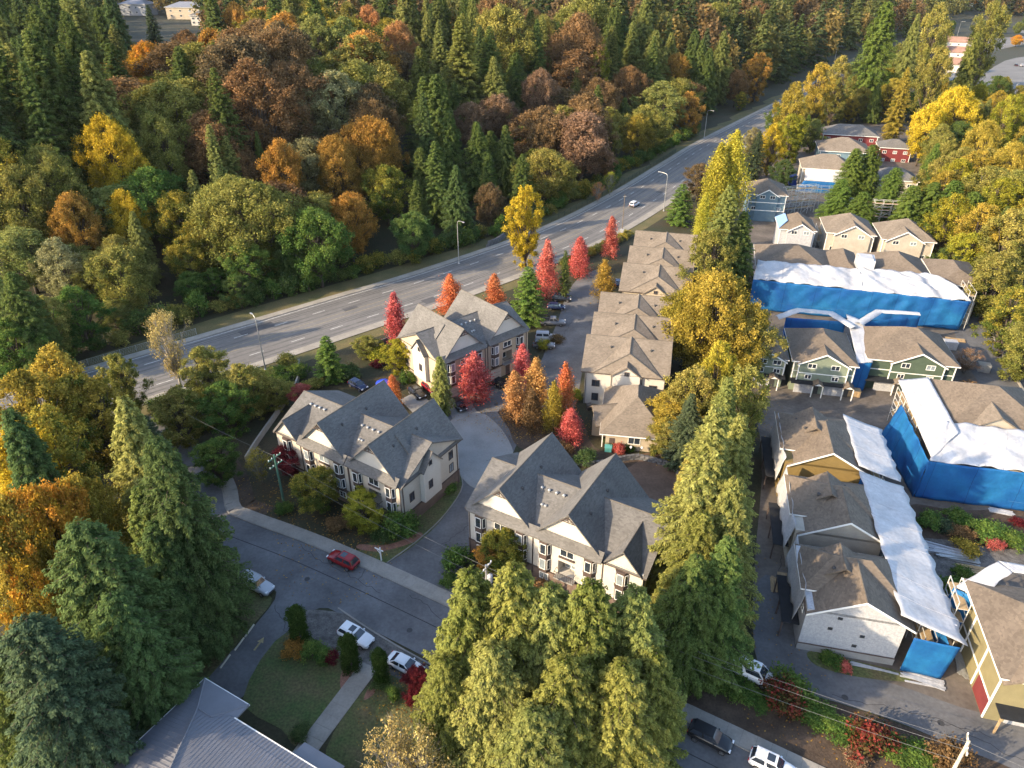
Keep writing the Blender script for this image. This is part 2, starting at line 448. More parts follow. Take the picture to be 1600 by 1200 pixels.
# --- residential street
ST = smooth([(-60, 108), (-52, 97), (-44.5, 86.5), (-41.5, 80.6), (-38, 78.4), (-26.4, 72.9), (-8.9, 63.2), (17.6, 47.6), (35, 37.4), (60, 23)], 6)   # kerb line on the houses' side
st_pix = []
stm = MB(); strip(stm, ST, 0.0, -7.4, 0.03)
street = struct('street', stm, asphalt)
sheet('street_apron', [(330, 742), (372, 800), (420, 835), (540, 890), (560, 955), (500, 950), (450, 985), (378, 1090), (322, 1066), (392, 985), (432, 925), (376, 905), (345, 860), (330, 800)], 0.024, asphalt)
kerb(ST, 0.0, 0.2, 0.15)
KB = smooth([(-21.5, 62.6), (-16, 58.6), (-8, 53.6), (9.5, 43.4), (30, 31)], 5)
kerb(KB, -0.2, 0.2, 0.12)
tar = MB(); strip(tar, ST[6:], -3.2, -3.32, 0.035); strip(tar, ST[10:20], -5.4, -5.5, 0.0352); obj('tar_seam', tar, tm, street)
# pavement slabs along the street
pav = tag(bpy.data.objects.new('pavement', None), None, None, kind='structure'); COL.objects.link(pav)
slabs = [MB().box(-0.742, 0.742, -0.95, 0.95, -0.1, 0.0 + 0.006 * k).mesh('paving_slab', concrete) for k in range(3)]
rs = random.Random(4)
for p, t in line_walk(offset(ST[12:], 1.17), 1.5):
    o = link(bpy.data.objects.new('paving_slab', rs.choice(slabs)), pav); o.location = (p.x, p.y, 0.14); o.rotation_euler = (0, 0, math.atan2(t.y, t.x))
st_soil = MB(); strip(st_soil, ST[8:26], 2.1, 4.2, 0.05); struct('planting_strip', st_soil, soil)

# --- courtyard drive, turning circle, lanes
sheet('courtyard_drive', [(602, 884), (655, 842), (696, 800), (722, 755), (704, 715), (694, 655), (700, 622), (760, 606), (835, 575), (855, 540), (872, 500), (886, 460), (908, 432), (950, 420), (938, 470), (914, 560), (904, 612), (890, 645), (835, 655), (805, 700), (770, 790), (738, 850), (692, 937)], 0.028, asphalt)
circ = [G(*p) for p in [(702, 662), (715, 648), (735, 643), (757, 648), (780, 668), (797, 695), (800, 715), (790, 745), (748, 763), (722, 745), (707, 715), (701, 685)]]
cl = smooth([(p.x, p.y) for p in circ + circ[:1]], 5)
struct('turning_circle', MB().poly([(p.x, p.y, 0.034) for p in cl[:-1]]), concrete_pad)
rim = kerb(cl, 0.0, 0.12, 0.05, 'circle_edging', m=concrete)
sheet('lawn', [(722, 760), (700, 800), (660, 842), (600, 880), (560, 860), (640, 815), (705, 735)], 0.045, grass)
sheet('brick_path', [(660, 838), (640, 850), (595, 862), (560, 858), (562, 851), (600, 852), (636, 842), (655, 832)], 0.06, brick_path)
kerb(smooth([(G(*p).x, G(*p).y) for p in [(606, 880), (655, 844), (698, 802), (724, 757), (708, 722)]], 4), 0, 0.15, 0.14, 'drive_kerb')
for nm, pix in (('parking_pad', [(700, 640), (735, 628), (750, 650), (712, 664)]), ('parking_pad', [(780, 610), (835, 585), (850, 605), (800, 628)]), ('parking_pad', [(650, 612), (690, 640), (660, 660), (625, 625)])):
    sheet(nm, pix, 0.04, concrete_pad, rounded=False)
sheet('courtyard_bed', [(780, 640), (850, 655), (905, 650), (930, 700), (1000, 715), (950, 740), (880, 720), (812, 700), (795, 670)], 0.05, soil)
sheet('back_yard', [(985, 715), (1060, 712), (1068, 790), (1040, 830), (990, 760)], 0.045, mat('bare_earth', (0.13, 0.085, 0.06), var=0.3, scale=0.4, world_space=True, fine=0.15, fscale=3))
# --- church grounds bottom left
sheet('lawn', [(380, 1090), (452, 985), (560, 1010), (575, 1045), (475, 1160), (440, 1140)], 0.034, grass)
sheet('lawn', [(510, 1170), (590, 1060), (660, 1080), (690, 1200), (640, 1260), (540, 1260)], 0.034, grass)
sheet('lawn', [(250, 1140), (300, 1020), (372, 925), (425, 935), (388, 985), (318, 1068), (200, 1190)], 0.034, grass)
sheet('gravel_strip', [(470, 955), (540, 960), (600, 995), (680, 1050), (670, 1080), (600, 1050), (560, 1040), (480, 990)], 0.038, gravel)
wk = G(578, 1040); wk2 = G(488, 1160)
walk = tag(bpy.data.objects.new('church_walk', None), None, None, kind='structure'); COL.objects.link(walk)
dv = (wk2 - wk); nst = int(dv.length / 1.4); dv.normalize()
sl = MB().box(-0.69, 0.69, -1.15, 1.15, 0.0, 0.06).mesh('paving_slab', concrete)
for k in range(nst + 3):
    o = link(bpy.data.objects.new('paving_slab', sl), walk); o.location = wk + dv * (1.4 * k + .7) + Vector((0, 0, 0.012)); o.rotation_euler = (0, 0, math.atan2(dv.y, dv.x))
sheet('brick_path', [(535, 1048), (562, 1042), (548, 1070), (533, 1078)], 0.05, brick_path)
sheet('brick_path', [(578, 1072), (588, 1070), (584, 1085), (568, 1094)], 0.05, brick_path)
# painted arrow on the lane
aw = MB(); c = G(405, 1006); d = (G(425, 975) - G(395, 1015)).normalized(); q = Vector((-d.y, d.x, 0))
for pts in ([(-1, -.12), (.2, -.12), (.2, .12), (-1, .12)], [(.2, -.4), (1.0, 0), (.2, .4)]):
    aw.poly([tuple(c + d * a + q * b + Vector((0, 0, 0.036))) for a, b in pts])
obj('direction_arrow', aw, paint_y, street)
# --- right-hand estate
sheet('estate_lot', [(1160, 560), (1180, 470), (1500, 470), (1532, 478), (1580, 560), (1700, 780), (1800, 1000), (1800, 1260), (1600, 1170), (1420, 1120), (1260, 1085), (1185, 1040), (1178, 900), (1190, 700)], 0.02, asphalt_lot)
sheet('estate_lane', [(1185, 1040), (1178, 930), (1205, 900), (1250, 990), (1290, 1040), (1400, 1070), (1500, 1105), (1640, 1150), (1700, 1260), (1560, 1200), (1420, 1135), (1300, 1095), (1230, 1075)], 0.03, asphalt)
sheet('estate_lot', [(1150, 330), (1180, 250), (1290, 200), (1430, 200), (1460, 330), (1500, 440), (1480, 480), (1190, 480)], 0.021, asphalt_lot)
sheet('rear_lane', [(1505, 560), (1490, 490), (1525, 470), (1545, 500), (1600, 590), (1720, 780), (1640, 800), (1560, 640)], 0.034, asphalt)
sheet('garden_soil', [(1420, 790), (1500, 798), (1640, 800), (1660, 880), (1560, 870), (1440, 850)], 0.04, soil)
sheet('gravel_strip', [(1420, 850), (1560, 858), (1660, 866), (1660, 905), (1540, 900), (1470, 960), (1460, 1040), (1430, 1030)], 0.044, gravel)
sheet('lawn', [(1264, 1018), (1330, 1032), (1400, 1048), (1420, 1065), (1340, 1058), (1275, 1040)], 0.05, grass)
sheet('roadside_bed', [(1050, 1040), (1170, 1062), (1250, 1085), (1400, 1130), (1700, 1260), (1600, 1320), (1400, 1255), (1230, 1178), (1062, 1090)], 0.045, soil)
sheet('lawn', [(1540, 500), (1600, 580), (1720, 700), (1800, 600), (1640, 470), (1560, 460)], 0.05, dry_grass)
# --- far right street and car park beyond the trees
sheet('far_car_park', [(1500, 155), (1570, 95), (1640, 92), (1640, 165), (1560, 170)], 0.03, asphalt_hwy)
sheet('far_street', [(1380, 90), (1480, 72), (1640, 40), (1640, 58), (1500, 90), (1400, 108)], 0.035, asphalt_hwy)
sheet('far_yard', [(1440, 95), (1500, 60), (1530, 70), (1500, 120), (1450, 125)], 0.03, concrete)

# manholes and drains
mh = MB().lathe([(.36, 0), (.36, .006), (.30, .008), (.30, .004)], 14).mesh('manhole_cover', steel_dark)
for px, py in ((700, 862), (480, 905), (640, 985), (862, 600), (775, 632), (1320, 1090), (1470, 1130), (905, 500)):
    q = G(px, py); o = link(bpy.data.objects.new('manhole_cover', mh), street); o.location = (q.x, q.y, .036)

# cracks wandering over the street and the site lane
ck = random.Random(31)
for px, py, ang, L in ((470, 850, -.5, 14), (560, 905, .9, 6), (640, 930, -.6, 16), (430, 945, -1.0, 9), (700, 980, -.4, 10), (690, 850, 1.0, 8), (760, 720, .3, 9), (1300, 1085, -.3, 14), (1450, 1125, -.4, 12), (1210, 960, 1.2, 10), (1230, 800, 1.4, 12), (1300, 640, -.2, 12), (880, 540, 1.3, 12), (1560, 560, -1.0, 12)):
    q = G(px, py); pts = [Vector((q.x, q.y, 0))]; a0 = ang
    while len(pts) < L * 2: a0 = ang + ck.uniform(-.6, .6); pts.append(pts[-1] + Vector((math.cos(a0), math.sin(a0), 0)) * .6)
    ln = MB(); strip(ln, pts, .03, -.03, 0.0375); obj('tar_seam', ln, tm, street)
# ================================================================ buildings
def win_mesh(w, h, nm, frame=trim_white, t=.09):
    """a frame with its mullions, standing proud of the wall; faces -y, centred"""
    f = MB(); W, H = w / 2, h / 2
    f.box(-W, W, -.06, .03, -H, -H + t).box(-W, W, -.06, .03, H - t, H).box(-W, -W + t, -.06, .03, -H + t, H - t).box(W - t, W, -.06, .03, -H + t, H - t)
    for k in range(1, nm + 1):
        x = -W + w * k / (nm + 1); f.box(x - t * .4, x + t * .4, -.05, .02, -H + t, H - t)
    return f
WCACHE = {}
ridge_m = mat('ridge_cap', (0.12, 0.105, 0.09), var=.25, scale=2)
gutter_m = mat('gutter_brown', (0.11, 0.085, 0.072), var=.2, scale=2)
hrng = random.Random(21)
class House:
    def __init__(s, name, label, x, y, rot, cat='house', group=None):
        s.e = thing(name, label, cat, (x, y, 0), R(rot), group); s.rot = rot
    def part(s, name, mb, m, parent=None): return obj(name, mb, m, parent or s.e)
    def box(s, name, m, *b): return s.part(name, MB().box(*b), m)
    def window(s, x, y, z, w=1.4, h=1.2, face=0, nm=1, frame=trim_white, pane=None, sill=None):
        """face: 0 front (-y), 90 right (+x), 180 back, 270 left (-x)"""
        key = (round(w, 2), round(h, 2), nm, frame.name)
        if key not in WCACHE:
            WCACHE[key] = (win_mesh(w, h, nm, frame).mesh('window', frame), MB().box(-w/2 + .05, w/2 - .05, -.015, .05, -h/2 + .05, h/2 - .05).mesh('pane', glass), MB().box(-w/2 + .05, w/2 - .05, -.015, .05, -h/2 + .05, h/2 - .05).mesh('pane', glass_pale))
        a, b, c = WCACHE[key]
        o = link(bpy.data.objects.new('window', a), s.e); o.location = (x, y, z); o.rotation_euler = (0, 0, R(face))
        link(bpy.data.objects.new('pane', (c if hrng.random() < .3 else b) if pane is None else pane), o)
        if sill:
            q = obj('sill', MB().box(-w/2 - .12, w/2 + .12, -.16, .03, -h/2 - .34, -h/2 - .04), sill, o)
        return o
    def gable(s, p0, p1, hw, ze, zr, m, over=.45, side=.4, t=.2, name='roof', wall=None, hw2=None):
        """roof of two slabs over the ridge p0-p1, eaves at ze half-width hw (right hand hw2)"""
        p0, p1 = Vector((*p0, 0)), Vector((*p1, 0)); d = (p1 - p0).normalized(); n = Vector((-d.y, d.x, 0)); hw2 = hw2 or hw
        a, b = p0 - d * over, p1 + d * over; sl = (zr - ze) / hw; sl2 = sl
        def P(base, off, z): q = base + n * off; return (q.x, q.y, z)
        zr2 = zr; ze2 = zr - sl2 * hw2
        prof = [(hw + side, ze - sl * side), (0, zr), (-hw2 - side, ze2 - sl2 * side), (-hw2 - side, ze2 - sl2 * side - t), (0, zr - t * 1.15), (hw + side, ze - sl * side - t)]
        mb = MB(); A = [P(a, o_, z) for o_, z in prof]; i = len(mb.v); B = [P(b, o_, z) for o_, z in prof]
        mb.v += A + B; k = 6
        for j in range(6): jj = (j + 1) % 6; mb.f.append((j, jj, 6 + jj, 6 + j))
        mb.f += [(0, 1, 4, 5), (1, 2, 3, 4), (11, 10, 7, 6), (10, 9, 8, 7)]
        r = s.part(name, mb, m)
        obj('ridge_cap', MB().tube(P(a, 0, zr + .01), P(b, 0, zr + .01), .075, n=5), ridge_m, r)
        if hw > 3:
            for off, z_ in ((hw + side + .05, ze - sl * side - .13), (-hw2 - side - .05, ze2 - sl2 * side - .13)): obj('gutter', MB().tube(P(a, off, z_), P(b, off, z_), .07, n=5), gutter_m, r)
        if wall:
            for base, sg in ((p0, 1), (p1, -1)):
                g = MB().extrude([P(base, hw - .02, ze - .02), P(base, 0, zr - t * 1.2), P(base, -hw2 + .02, ze2 - .02)], d * (.2 * sg))
                s.part('gable_wall', g, wall)
        return r
    def hip(s, x0, x1, y0, y1, ze, zr, m, over=.5, name='roof', ridge=None, t=.18):
        x0 -= over; x1 += over; y0 -= over; y1 += over
        w, d = x1 - x0, y1 - y0
        if w >= d: i = d / 2; r0, r1 = (x0 + i * .98, (y0 + y1) / 2), (x1 - i * .98, (y0 + y1) / 2)
        else: i = w / 2; r0, r1 = ((x0 + x1) / 2, y0 + i * .98), ((x0 + x1) / 2, y1 - i * .98)
        mb = MB()
        mb.v = [(x0,y0,ze),(x1,y0,ze),(x1,y1,ze),(x0,y1,ze),(*r0,zr),(*r1,zr),(x0,y0,ze-t),(x1,y0,ze-t),(x1,y1,ze-t),(x0,y1,ze-t)]
        if w >= d: mb.f = [(0,1,5,4),(1,2,5),(2,3,4,5),(3,0,4)]
        else: mb.f = [(0,1,4),(1,2,5,4),(2,3,5),(3,0,4,5)]
        mb.f += [(9,8,7,6),(6,7,1,0),(7,8,2,1),(8,9,3,2),(9,6,0,3)]
        r = s.part(name, mb, m)
        f = MB(); e = .03
        f.box(x0-e,x1+e,y0-e,y0,ze-t-.03,ze-.02).box(x0-e,x1+e,y1,y1+e,ze-t-.03,ze-.02).box(x0-e,x0,y0,y1,ze-t-.03,ze-.02).box(x1,x1+e,y0,y1,ze-t-.03,ze-.02)
        obj('gutter', f, trim_white, r); return r
    def vent(s, x, y, z, sz=.32): return s.part('roof_vent', MB().box(-sz/2, sz/2, -sz/2, sz/2, -.3, .22).__class__().lathe([(sz*.5, -.35), (sz*.5, .15), (sz*.62, .17), (sz*.3, .3)], 8, (x, y, z)), steel)

VENT = MB().lathe([(.17, -.35), (.17, .12), (.24, .14), (.1, .27)], 8).mesh('roof_vent', steel)
VENTD = MB().lathe([(.17, -.35), (.17, .12), (.24, .14), (.1, .27)], 8).mesh('roof_vent', steel_dark)
def vent(h, x, y, z, dark=False):
    o = link(bpy.data.objects.new('roof_vent', VENTD if dark else VENT), h.e); o.location = (x, y, z); return o

def bay(h, x, z0, z1, y=0.0, w=1.75, p=.55, frame=trim_brown):
    """two storey canted bay with glazed faces"""
    b = MB().extrude([(x - w/2, y + .02, z0), (x - w/2 + .35, y - p, z0), (x + w/2 - .35, y - p, z0), (x + w/2, y + .02, z0)], (0, 0, z1 - z0))
    bo = h.part('bay_window', b, frame)
    H = (z1 - z0) / 2
    for k in range(2):
        zc = z0 + H * (k + .5) + .1; hh = H * .66
        for cx, cy, ang, ww in ((x, y - p - .012, 0, w - .9), (x - w/2 + .17, y - p/2 - .01, -57, .5), (x + w/2 - .17, y - p/2 - .01, 57, .5)):
            f = obj('pane_frame', win_mesh(ww, hh, 0, trim_white, .075), trim_white, bo); f.location = (cx, cy, zc); f.rotation_euler = (0, 0, R(ang))
            if ang == 0:
                g = obj('pane', MB().box(-ww/2 + .06, ww/2 - .06, -.03, .01, -hh/2 + .06, hh/2 - .06), glass if hrng.random() < .6 else glass_pale, bo)
                g.location = (cx, cy, zc)
            else:
                g = obj('pane', MB().box(-ww/2 + .05, ww/2 - .05, -.03, .02, -hh/2 + .05, hh/2 - .05), glass, bo); g.location = (cx, cy, zc); g.rotation_euler = (0, 0, R(ang))
    return bo

def townhouse(name, label, x, y, rot, L, gables, small=None, wallm=stucco, garages=False, D=13.0):
    """front along +x at y=0; steep paired gables running front to back across a lower cross roof"""
    h = House('townhouse', label, x, y, rot, 'townhouse')
    ze, zr, hw = 8.0, 13.0, 4.85
    # front skin with real balcony recesses
    holes = [(cx - 1.15, cx + 1.15, 2.75, 5.0) for cx in gables]
    xs = sorted({0, L, *[q for a in holes for q in a[:2]]}); zs = [2.4, 2.75, 5.0, ze]
    wf = MB()
    for i in range(len(xs) - 1):
        for j in range(len(zs) - 1):
            mx, mz = (xs[i] + xs[i+1]) / 2, (zs[j] + zs[j+1]) / 2
            if any(a < mx < b and c < mz < d for a, b, c, d in holes): continue
            wf.box(xs[i], xs[i+1], 0, 1.5, zs[j], zs[j+1])
    wf.box(0, L, 1.5, D, 2.4, ze - .02)
    h.part('wall', wf, wallm)
    h.box('base_wall', brick if not garages else stucco_tan, -.06, L + .06, -.06, D + .06, 0, 2.4)
    h.box('belt_course', trim_brown, -.1, L + .1, -.1, D + .1, 2.34, 2.52)
    # roofs
    for cx in gables:
        h.gable((cx, .25), (cx, D + .4), hw, ze, zr, shingle_grey, over=.5, side=.25, wall=wallm if False else stucco_white)
        br = MB()
        for sg in (-1, 1):
            br.tube((cx + sg * .95, -.22, zr - 1.25), (cx, -.22, zr - .55), .06, n=4)
        br.tube((cx - 1.0, -.22, zr - 1.2), (cx + 1.0, -.22, zr - 1.2), .06, n=4); br.tube((cx, -.22, zr - 1.2), (cx, -.22, zr - .4), .06, n=4)
        h.part('gable_bracket', br, trim_brown)
        pent = MB().extrude([(cx - hw + .1, .2, ze + 1.0), (cx - hw + .1, -.75, ze - .02), (cx - hw + .1, -.75, ze - .2), (cx - hw + .1, .2, ze - .2)], (2 * hw - .2, 0, 0))
        h.part('pent_roof', pent, shingle_grey)
        for k in range(2):
            vent(h, cx + 1.5, 3 + 5 * k, zr - 1.5 * (zr - ze) / hw, True)
        bay(h, cx - 3.05, 2.55 if not garages else 2.7, ze - .45); bay(h, cx + 3.05, 2.55 if not garages else 2.7, ze - .45)
        h.window(cx, -.0, 6.55, 1.9, 1.15, 0, 1, sill=trim_brown)
        dr = h.window(cx + .05, 1.47, 3.85, 1.7, 2.0, 0, 1); dr.name = 'balcony_door'
        bl = MB().box(cx - 1.35, cx + 1.35, -.85, .02, 2.58, 2.74)
        bo = h.part('balcony', bl, concrete_pad)
        rl = MB()
        for q in range(10):
            xx = cx - 1.3 + 2.6 * q / 9; rl.box(xx - .02, xx + .02, -.83, -.79, 2.74, 3.7)
        rl.box(cx - 1.32, cx + 1.32, -.84, -.78, 3.7, 3.77)
        for sx in (cx - 1.32, cx + 1.28): rl.box(sx, sx + .04, -.8, 0, 3.7, 3.77)
        obj('railing', rl, trim_brown, bo)
        for sx in (cx - 4.75, cx + 4.75): h.box('downpipe', trim_brown, sx - .06, sx + .06, -.09, -.005, .2, ze - .3)
        if garages:
            for sx in (-2.9, 2.9):
                g = h.box('garage_door', stucco_white, cx + sx - 1.25, cx + sx + 1.25, -.12, -.065, .02, 2.1)
                obj('door_panel_joint', MB().box(cx + sx - 1.2, cx + sx + 1.2, -.125, -.121, .68, .72).box(cx + sx - 1.2, cx + sx + 1.2, -.125, -.121, 1.36, 1.4), trim_brown, g)
            h.box('entrance_door', trim_brown, cx - .5, cx + .5, -.12, -.065, .02, 2.1)
        else:
            for sx in (-3.05, 3.05): h.window(cx + sx, -.08, 1.45, 1.3, 1.1, 0, 1)
    zc = 11.3
    h.gable((.0, D * .52), (L, D * .52), D * .5, ze, zc, shingle_grey, over=.45, side=.4, wall=wallm)
    for gi in range(len(gables) - 1):
        mx = (gables[gi] + gables[gi + 1]) / 2
        for k in range(4): vent(h, mx - 1.6 + k * 1.05, D * .40, zc - .1 * D * (zc - ze) / (D * .5))
        for k in range(2): vent(h, mx - .6 + k * .5, D * .26, zc - .26 * D * (zc - ze) / (D * .5))
    if small is not None:
        sw = 2.35
        h.gable((small, .1), (small, D * .5), sw, ze, ze + 2.7, shingle_grey, over=.45, side=.25, wall=stucco_white)
        bay(h, small, 2.55, ze - .4)
        if small < L / 2:
            for k in range(4): vent(h, 2.6 + k * .95, D * .40, zc - .1 * D * (zc - ze) / (D * .5))
    # projecting gabled bay on one end wall, with a chimney chase up the roof
    return h
def end_bay(h, L, D, right=True, z=10.4, v=.46):
    sg = 1 if right else -1; X = L if right else 0
    x0, x1 = (X - .3, X + .75) if right else (X - .75, X + .3)
    yc = D * v
    h.box('end_bay', stucco_white, x0, x1, yc - 1.9, yc + 1.9, 2.45, 8.2)
    h.gable((X - 2.2 * sg, yc), (X + .75 * sg, yc), 1.9, 8.2, z, shingle_grey, over=.3, side=.25, wall=stucco_white)
    f = 90 if right else 270; xw = X + .76 * sg
    h.window(xw, yc - .3, 8.6, .7, .8, f, 0, trim_brown); h.window(xw, yc - .5, 5.0, .9, 1.4, f, 1, trim_brown)
    for yy, zz in ((2.2, 4.6), (D - 1.8, 6.2), (D - 1.8, 3.9)): h.window(X + .01 * sg, yy, zz, 1.0, 1.5, f, 1, trim_brown)
    for k in range(2):
        h.box('downpipe', trim_brown, min(X + .02 * sg, X + .12 * sg), max(X + .02 * sg, X + .12 * sg), (.3 if k else D - .4), (.42 if k else D - .28), .2, 7.8)
def chase(h, cx, sg, y, hw=4.85, ze=8.0, zr=13.0):
    """flat topped shaft lying up one slope"""
    a, b = cx + sg * .9, cx + sg * (hw - .1); sl = (zr - ze) / hw
    za, zb = zr - .9 * sl, zr - (hw - .1) * sl
    h.part('chimney_chase', MB().extrude([(a, y, za - .3), (b, y, zb - .3), (b, y, zb + .32), (a, y, za + .32)], (0, 1.0, 0)), shingle_grey)

A = townhouse('townhouse', 'grey roofed cream townhouse beside the street bend, left of the turning circle', -35.6, 89.8, -33, 24.4, (9.9, 19.55), small=2.4)
end_bay(A, 24.4, 13, True); chase(A, 19.55, 1, 4.2)
Bt = townhouse('townhouse', 'sunlit grey roofed townhouse in front, behind the foreground cedars', -5.7, 72.4, -30.3, 24.2, (4.9, 14.4), small=21.6, wallm=stucco_white)
end_bay(Bt, 24.2, 13, True, v=.6)
C = townhouse('townhouse', 'tan lit townhouse with garages next to the highway and red maples', -12.4, 110.4, 40.8, 20.4, (5.1, 15.2), wallm=stucco_tan, garages=True)
end_bay(C, 20.4, 13, False); chase(C, 5.1, -1, 4.4)

# --- single storey house (D)
D_ = House('bungalow', 'single storey tan house with hipped roof below the white row houses', 15.2, 96.2, -9.5)
D_.box('wall', stucco_tan, 0, 9.2, 0, 12.6, 0, 3.3)
D_.hip(-.3, 9.6, -.3, 13.2, 3.4, 7.6, shingle_tan, over=.7)
D_.gable((-2.2, 4.5), (4, 6.5), 2.6, 3.3, 5.2, shingle_tan, wall=stucco_tan)
D_.box('porch_wall', stucco_tan, -2.4, .1, 3.2, 6.4, 0, 3.2)
D_.window(4.6, -.01, 1.9, 2.0, 1.3, 0, 1, sill=None); D_.box('entrance_door', trim_brown, .6, 1.5, -.05, -.005, .05, 2.1)
D_.box('porch_post', trim_white, -.6, -.45, .2, .35, 0, 3.0); vent(D_, 6, 3, 5.3, True)
for k in range(3): D_.box('downpipe', trim_brown, 9.21, 9.3, 1 + 3.5 * k, 1.1 + 3.5 * k, 0, 3.1)

# --- tan roofed row houses (E)
def row(name, label, x, y, rot, W, units, wallm, ud=11.5, z=7.0):
    h = House('row_house', label, x, y, rot, 'row house')
    Dp = ud * units + 2
    h.box('wall', wallm, .4, W - .4, .4, Dp - .6, 0, z - .02)
    for k in range(units):
        y0 = ud * k; yr = y0 + 7.0; sh = .35 * k
        h.gable((0 + sh, yr), (W + sh * .8, yr), 6.6 if k == 0 else 5.6, z if k == 0 else z + .4, 10.5 + .03 * k, shingle_tan, over=.35, side=.4, t=.25, wall=wallm)
        cx = W * .53 + sh * .5
        ze_ = (z if k == 0 else z + .4) - .12; hwv = 5.9
        hp = MB(); hp.v = [(cx - hwv, y0 - .3, ze_), (cx + hwv, y0 - .3, ze_), (cx, y0 + 2.4, 9.75), (cx, yr + .2, 10.75), (cx - hwv, yr, ze_), (cx + hwv, yr, ze_)]
        hp.f = [(0, 1, 2), (0, 2, 3, 4), (1, 5, 3, 2), (0, 4, 5, 1), (4, 3, 5)]
        hr = h.part('roof', hp, shingle_tan); obj('ridge_cap', MB().path([(cx - hwv, y0 - .3, ze_ + .03), (cx, y0 + 2.4, 9.78), (cx, yr + .2, 10.78)], [.08] * 3, 5).tube((cx + hwv, y0 - .3, ze_ + .03), (cx, y0 + 2.4, 9.78), .08, n=5), ridge_m, hr)
        for vx, vy in ((.3, .62), (.78, .62), (.53, .45)):
            vent(h, W * vx, y0 + 7 * vy + .5, z + 3.4 * vy + .35, True)
    h.box('front_bay', wallm, W * .36, W * .68, -.25, .5, 0, z)
    h.gable((W * .52, -.2), (W * .52, 4), W * .165, z - .05, z + 1.7, shingle_tan, over=.35, side=.3, wall=wallm)
    h.window(W * .52, -.27, z + .15, .8, .8, 0, 1, trim_brown); h.window(W * .16, .38, 4.4, 1.4, 1.3, 0, 1, trim_brown)
    h.window(W * .84, .38, 4.4, 1.4, 1.3, 0, 1, trim_brown); h.window(W * .16, .38, 1.6, 1.2, 1.5, 0, 0, trim_brown)
    for k in range(units * 2):
        yy = 3 + k * Dp / (units * 2 + .5)
        for zz in (4.8, 1.8): h.window(W - .39, yy, zz, 1.5, 1.3, 90, 1, trim_brown); h.window(.39, yy, zz, 1.5, 1.3, 270, 1, trim_brown)
    for sx in (.5, W * .34, W * .7, W - .5): h.box('downpipe', trim_brown, sx, sx + .1, .28, .39, .1, z - .2)
    return h
row('row_house', 'white walled row house block with tan roofs below the golden belt maple', 12.4, 109.6, -11.5, 14.6, 3, stucco_white, ud=9.6)
row('row_house', 'upper row house block with tan roofs nearest the highway', 23.4, 144.5, -13.5, 14.5, 3, stucco_tan, ud=11.0)

# --- right-hand estate
def gable_front(h, cx, y, hw, ze, zr, m, roofm, back=5, wins=2, depth=.6, z0=0, trim=trim_white):
    """projecting gabled front with white barge boards"""
    h.box('front_bay', m, cx - hw, cx + hw, y - depth, y + .4, z0, ze)
    h.gable((cx, y - depth + .02), (cx, y + back), hw, ze, zr, roofm, over=.4, side=.35, wall=m)
    sl = (zr - ze) / hw; bb = MB()
    for sg in (-1, 1):
        bb.extrude([(cx, y - depth - .46, zr + .02), (cx + sg * (hw + .38), y - depth - .46, ze - sl * .38 + .02), (cx + sg * (hw + .38), y - depth - .46, ze - sl * .38 - .24), (cx, y - depth - .46, zr - .26)], (0, -.05, 0))
    h.part('barge_board', bb, trim_white)
    for k in range(wins):
        x = cx + (k - (wins - 1) / 2) * hw * .95
        h.window(x, y - depth - .01, ze - .55, 1.5, 1.0, 0, 1); 
    return h
def corner_trim(h, pts, z0, z1):
    for x, y in pts: h.box('corner_board', trim_white, x - .09, x + .09, y - .09, y + .09, z0, z1)

def estate_house(label, x, y, rot, W, D, ze, zr, m, gx, ghw, low=True, name='estate_house'):
    h = House(name, label, x, y, rot)
    h.box('wall', m, 0, W, 0, D, 0, ze - .2)
    h.hip(0, W, 0, D, ze, zr, shingle_brown, over=.5)
    gable_front(h, gx, 0, ghw, ze - .1, ze + ghw * .5, m, shingle_brown, back=D * .4, wins=2)
    corner_trim(h, [(0, 0), (W, 0), (gx - ghw, -.62), (gx + ghw, -.62)], 2.6, ze - .25)
    h.box('belt_course', trim_white, -.05, W + .05, -.06, -.01, 4.05, 4.2); h.box('belt_course', trim_white, gx - ghw - .04, gx + ghw + .04, -.67, -.615, 4.05, 4.2)
    for k in range(2): h.window(gx + (k - .5) * ghw * 1.1, -.62, 3.4, 1.2, .95, 0, 1)
    if low:
        h.box('porch_roof', black_paper, -.2, W + .2, -1.9, 0, 2.45, 2.62)
        n = max(1, int(W / 5))
        for k in range(n):
            gx0 = W * (k + .5) / n
            g = h.box('garage_door', wrap_white, gx0 - 1.9, gx0 + 1.4, -.72, -.68, .02, 2.2)
            h.box('entrance_door', steel_dark, gx0 + 1.55, gx0 + 2.3, -.72, -.68, .02, 2.1)
            h.gable((gx0 + 1.9, -2.2), (gx0 + 1.9, -.3), .95, 2.55, 3.15, shingle_brown, over=.1, side=.1, t=.12, wall=trim_white)
            for px in (gx0 + 1.0, gx0 + 2.75): h.box('porch_post', trim_white, px - .08, px + .08, -2.1, -1.94, 0, 2.5)
    for k in range(3): vent(h, W * (.3 + .2 * k), D * .3, ze + (zr - ze) * .55, True)
    return h
estate_house('sunlit light green house with white trim below the blue netting', 51.3, 114.6, -12, 10.4, 12.5, 6.3, 9.6, siding_green, 5.0, 4.2)
estate_house('light green house part half hidden behind the golden belt maple', 43.0, 117.4, -12, 7.4, 11, 5.8, 8.8, siding_green, 4.6, 2.6)
estate_house('shade-darkened green house with white trim at the rear lane', 65.2, 115.4, -12, 14.6, 12.5, 6.3, 10.2, siding_shgreen, 8.2, 4.4)
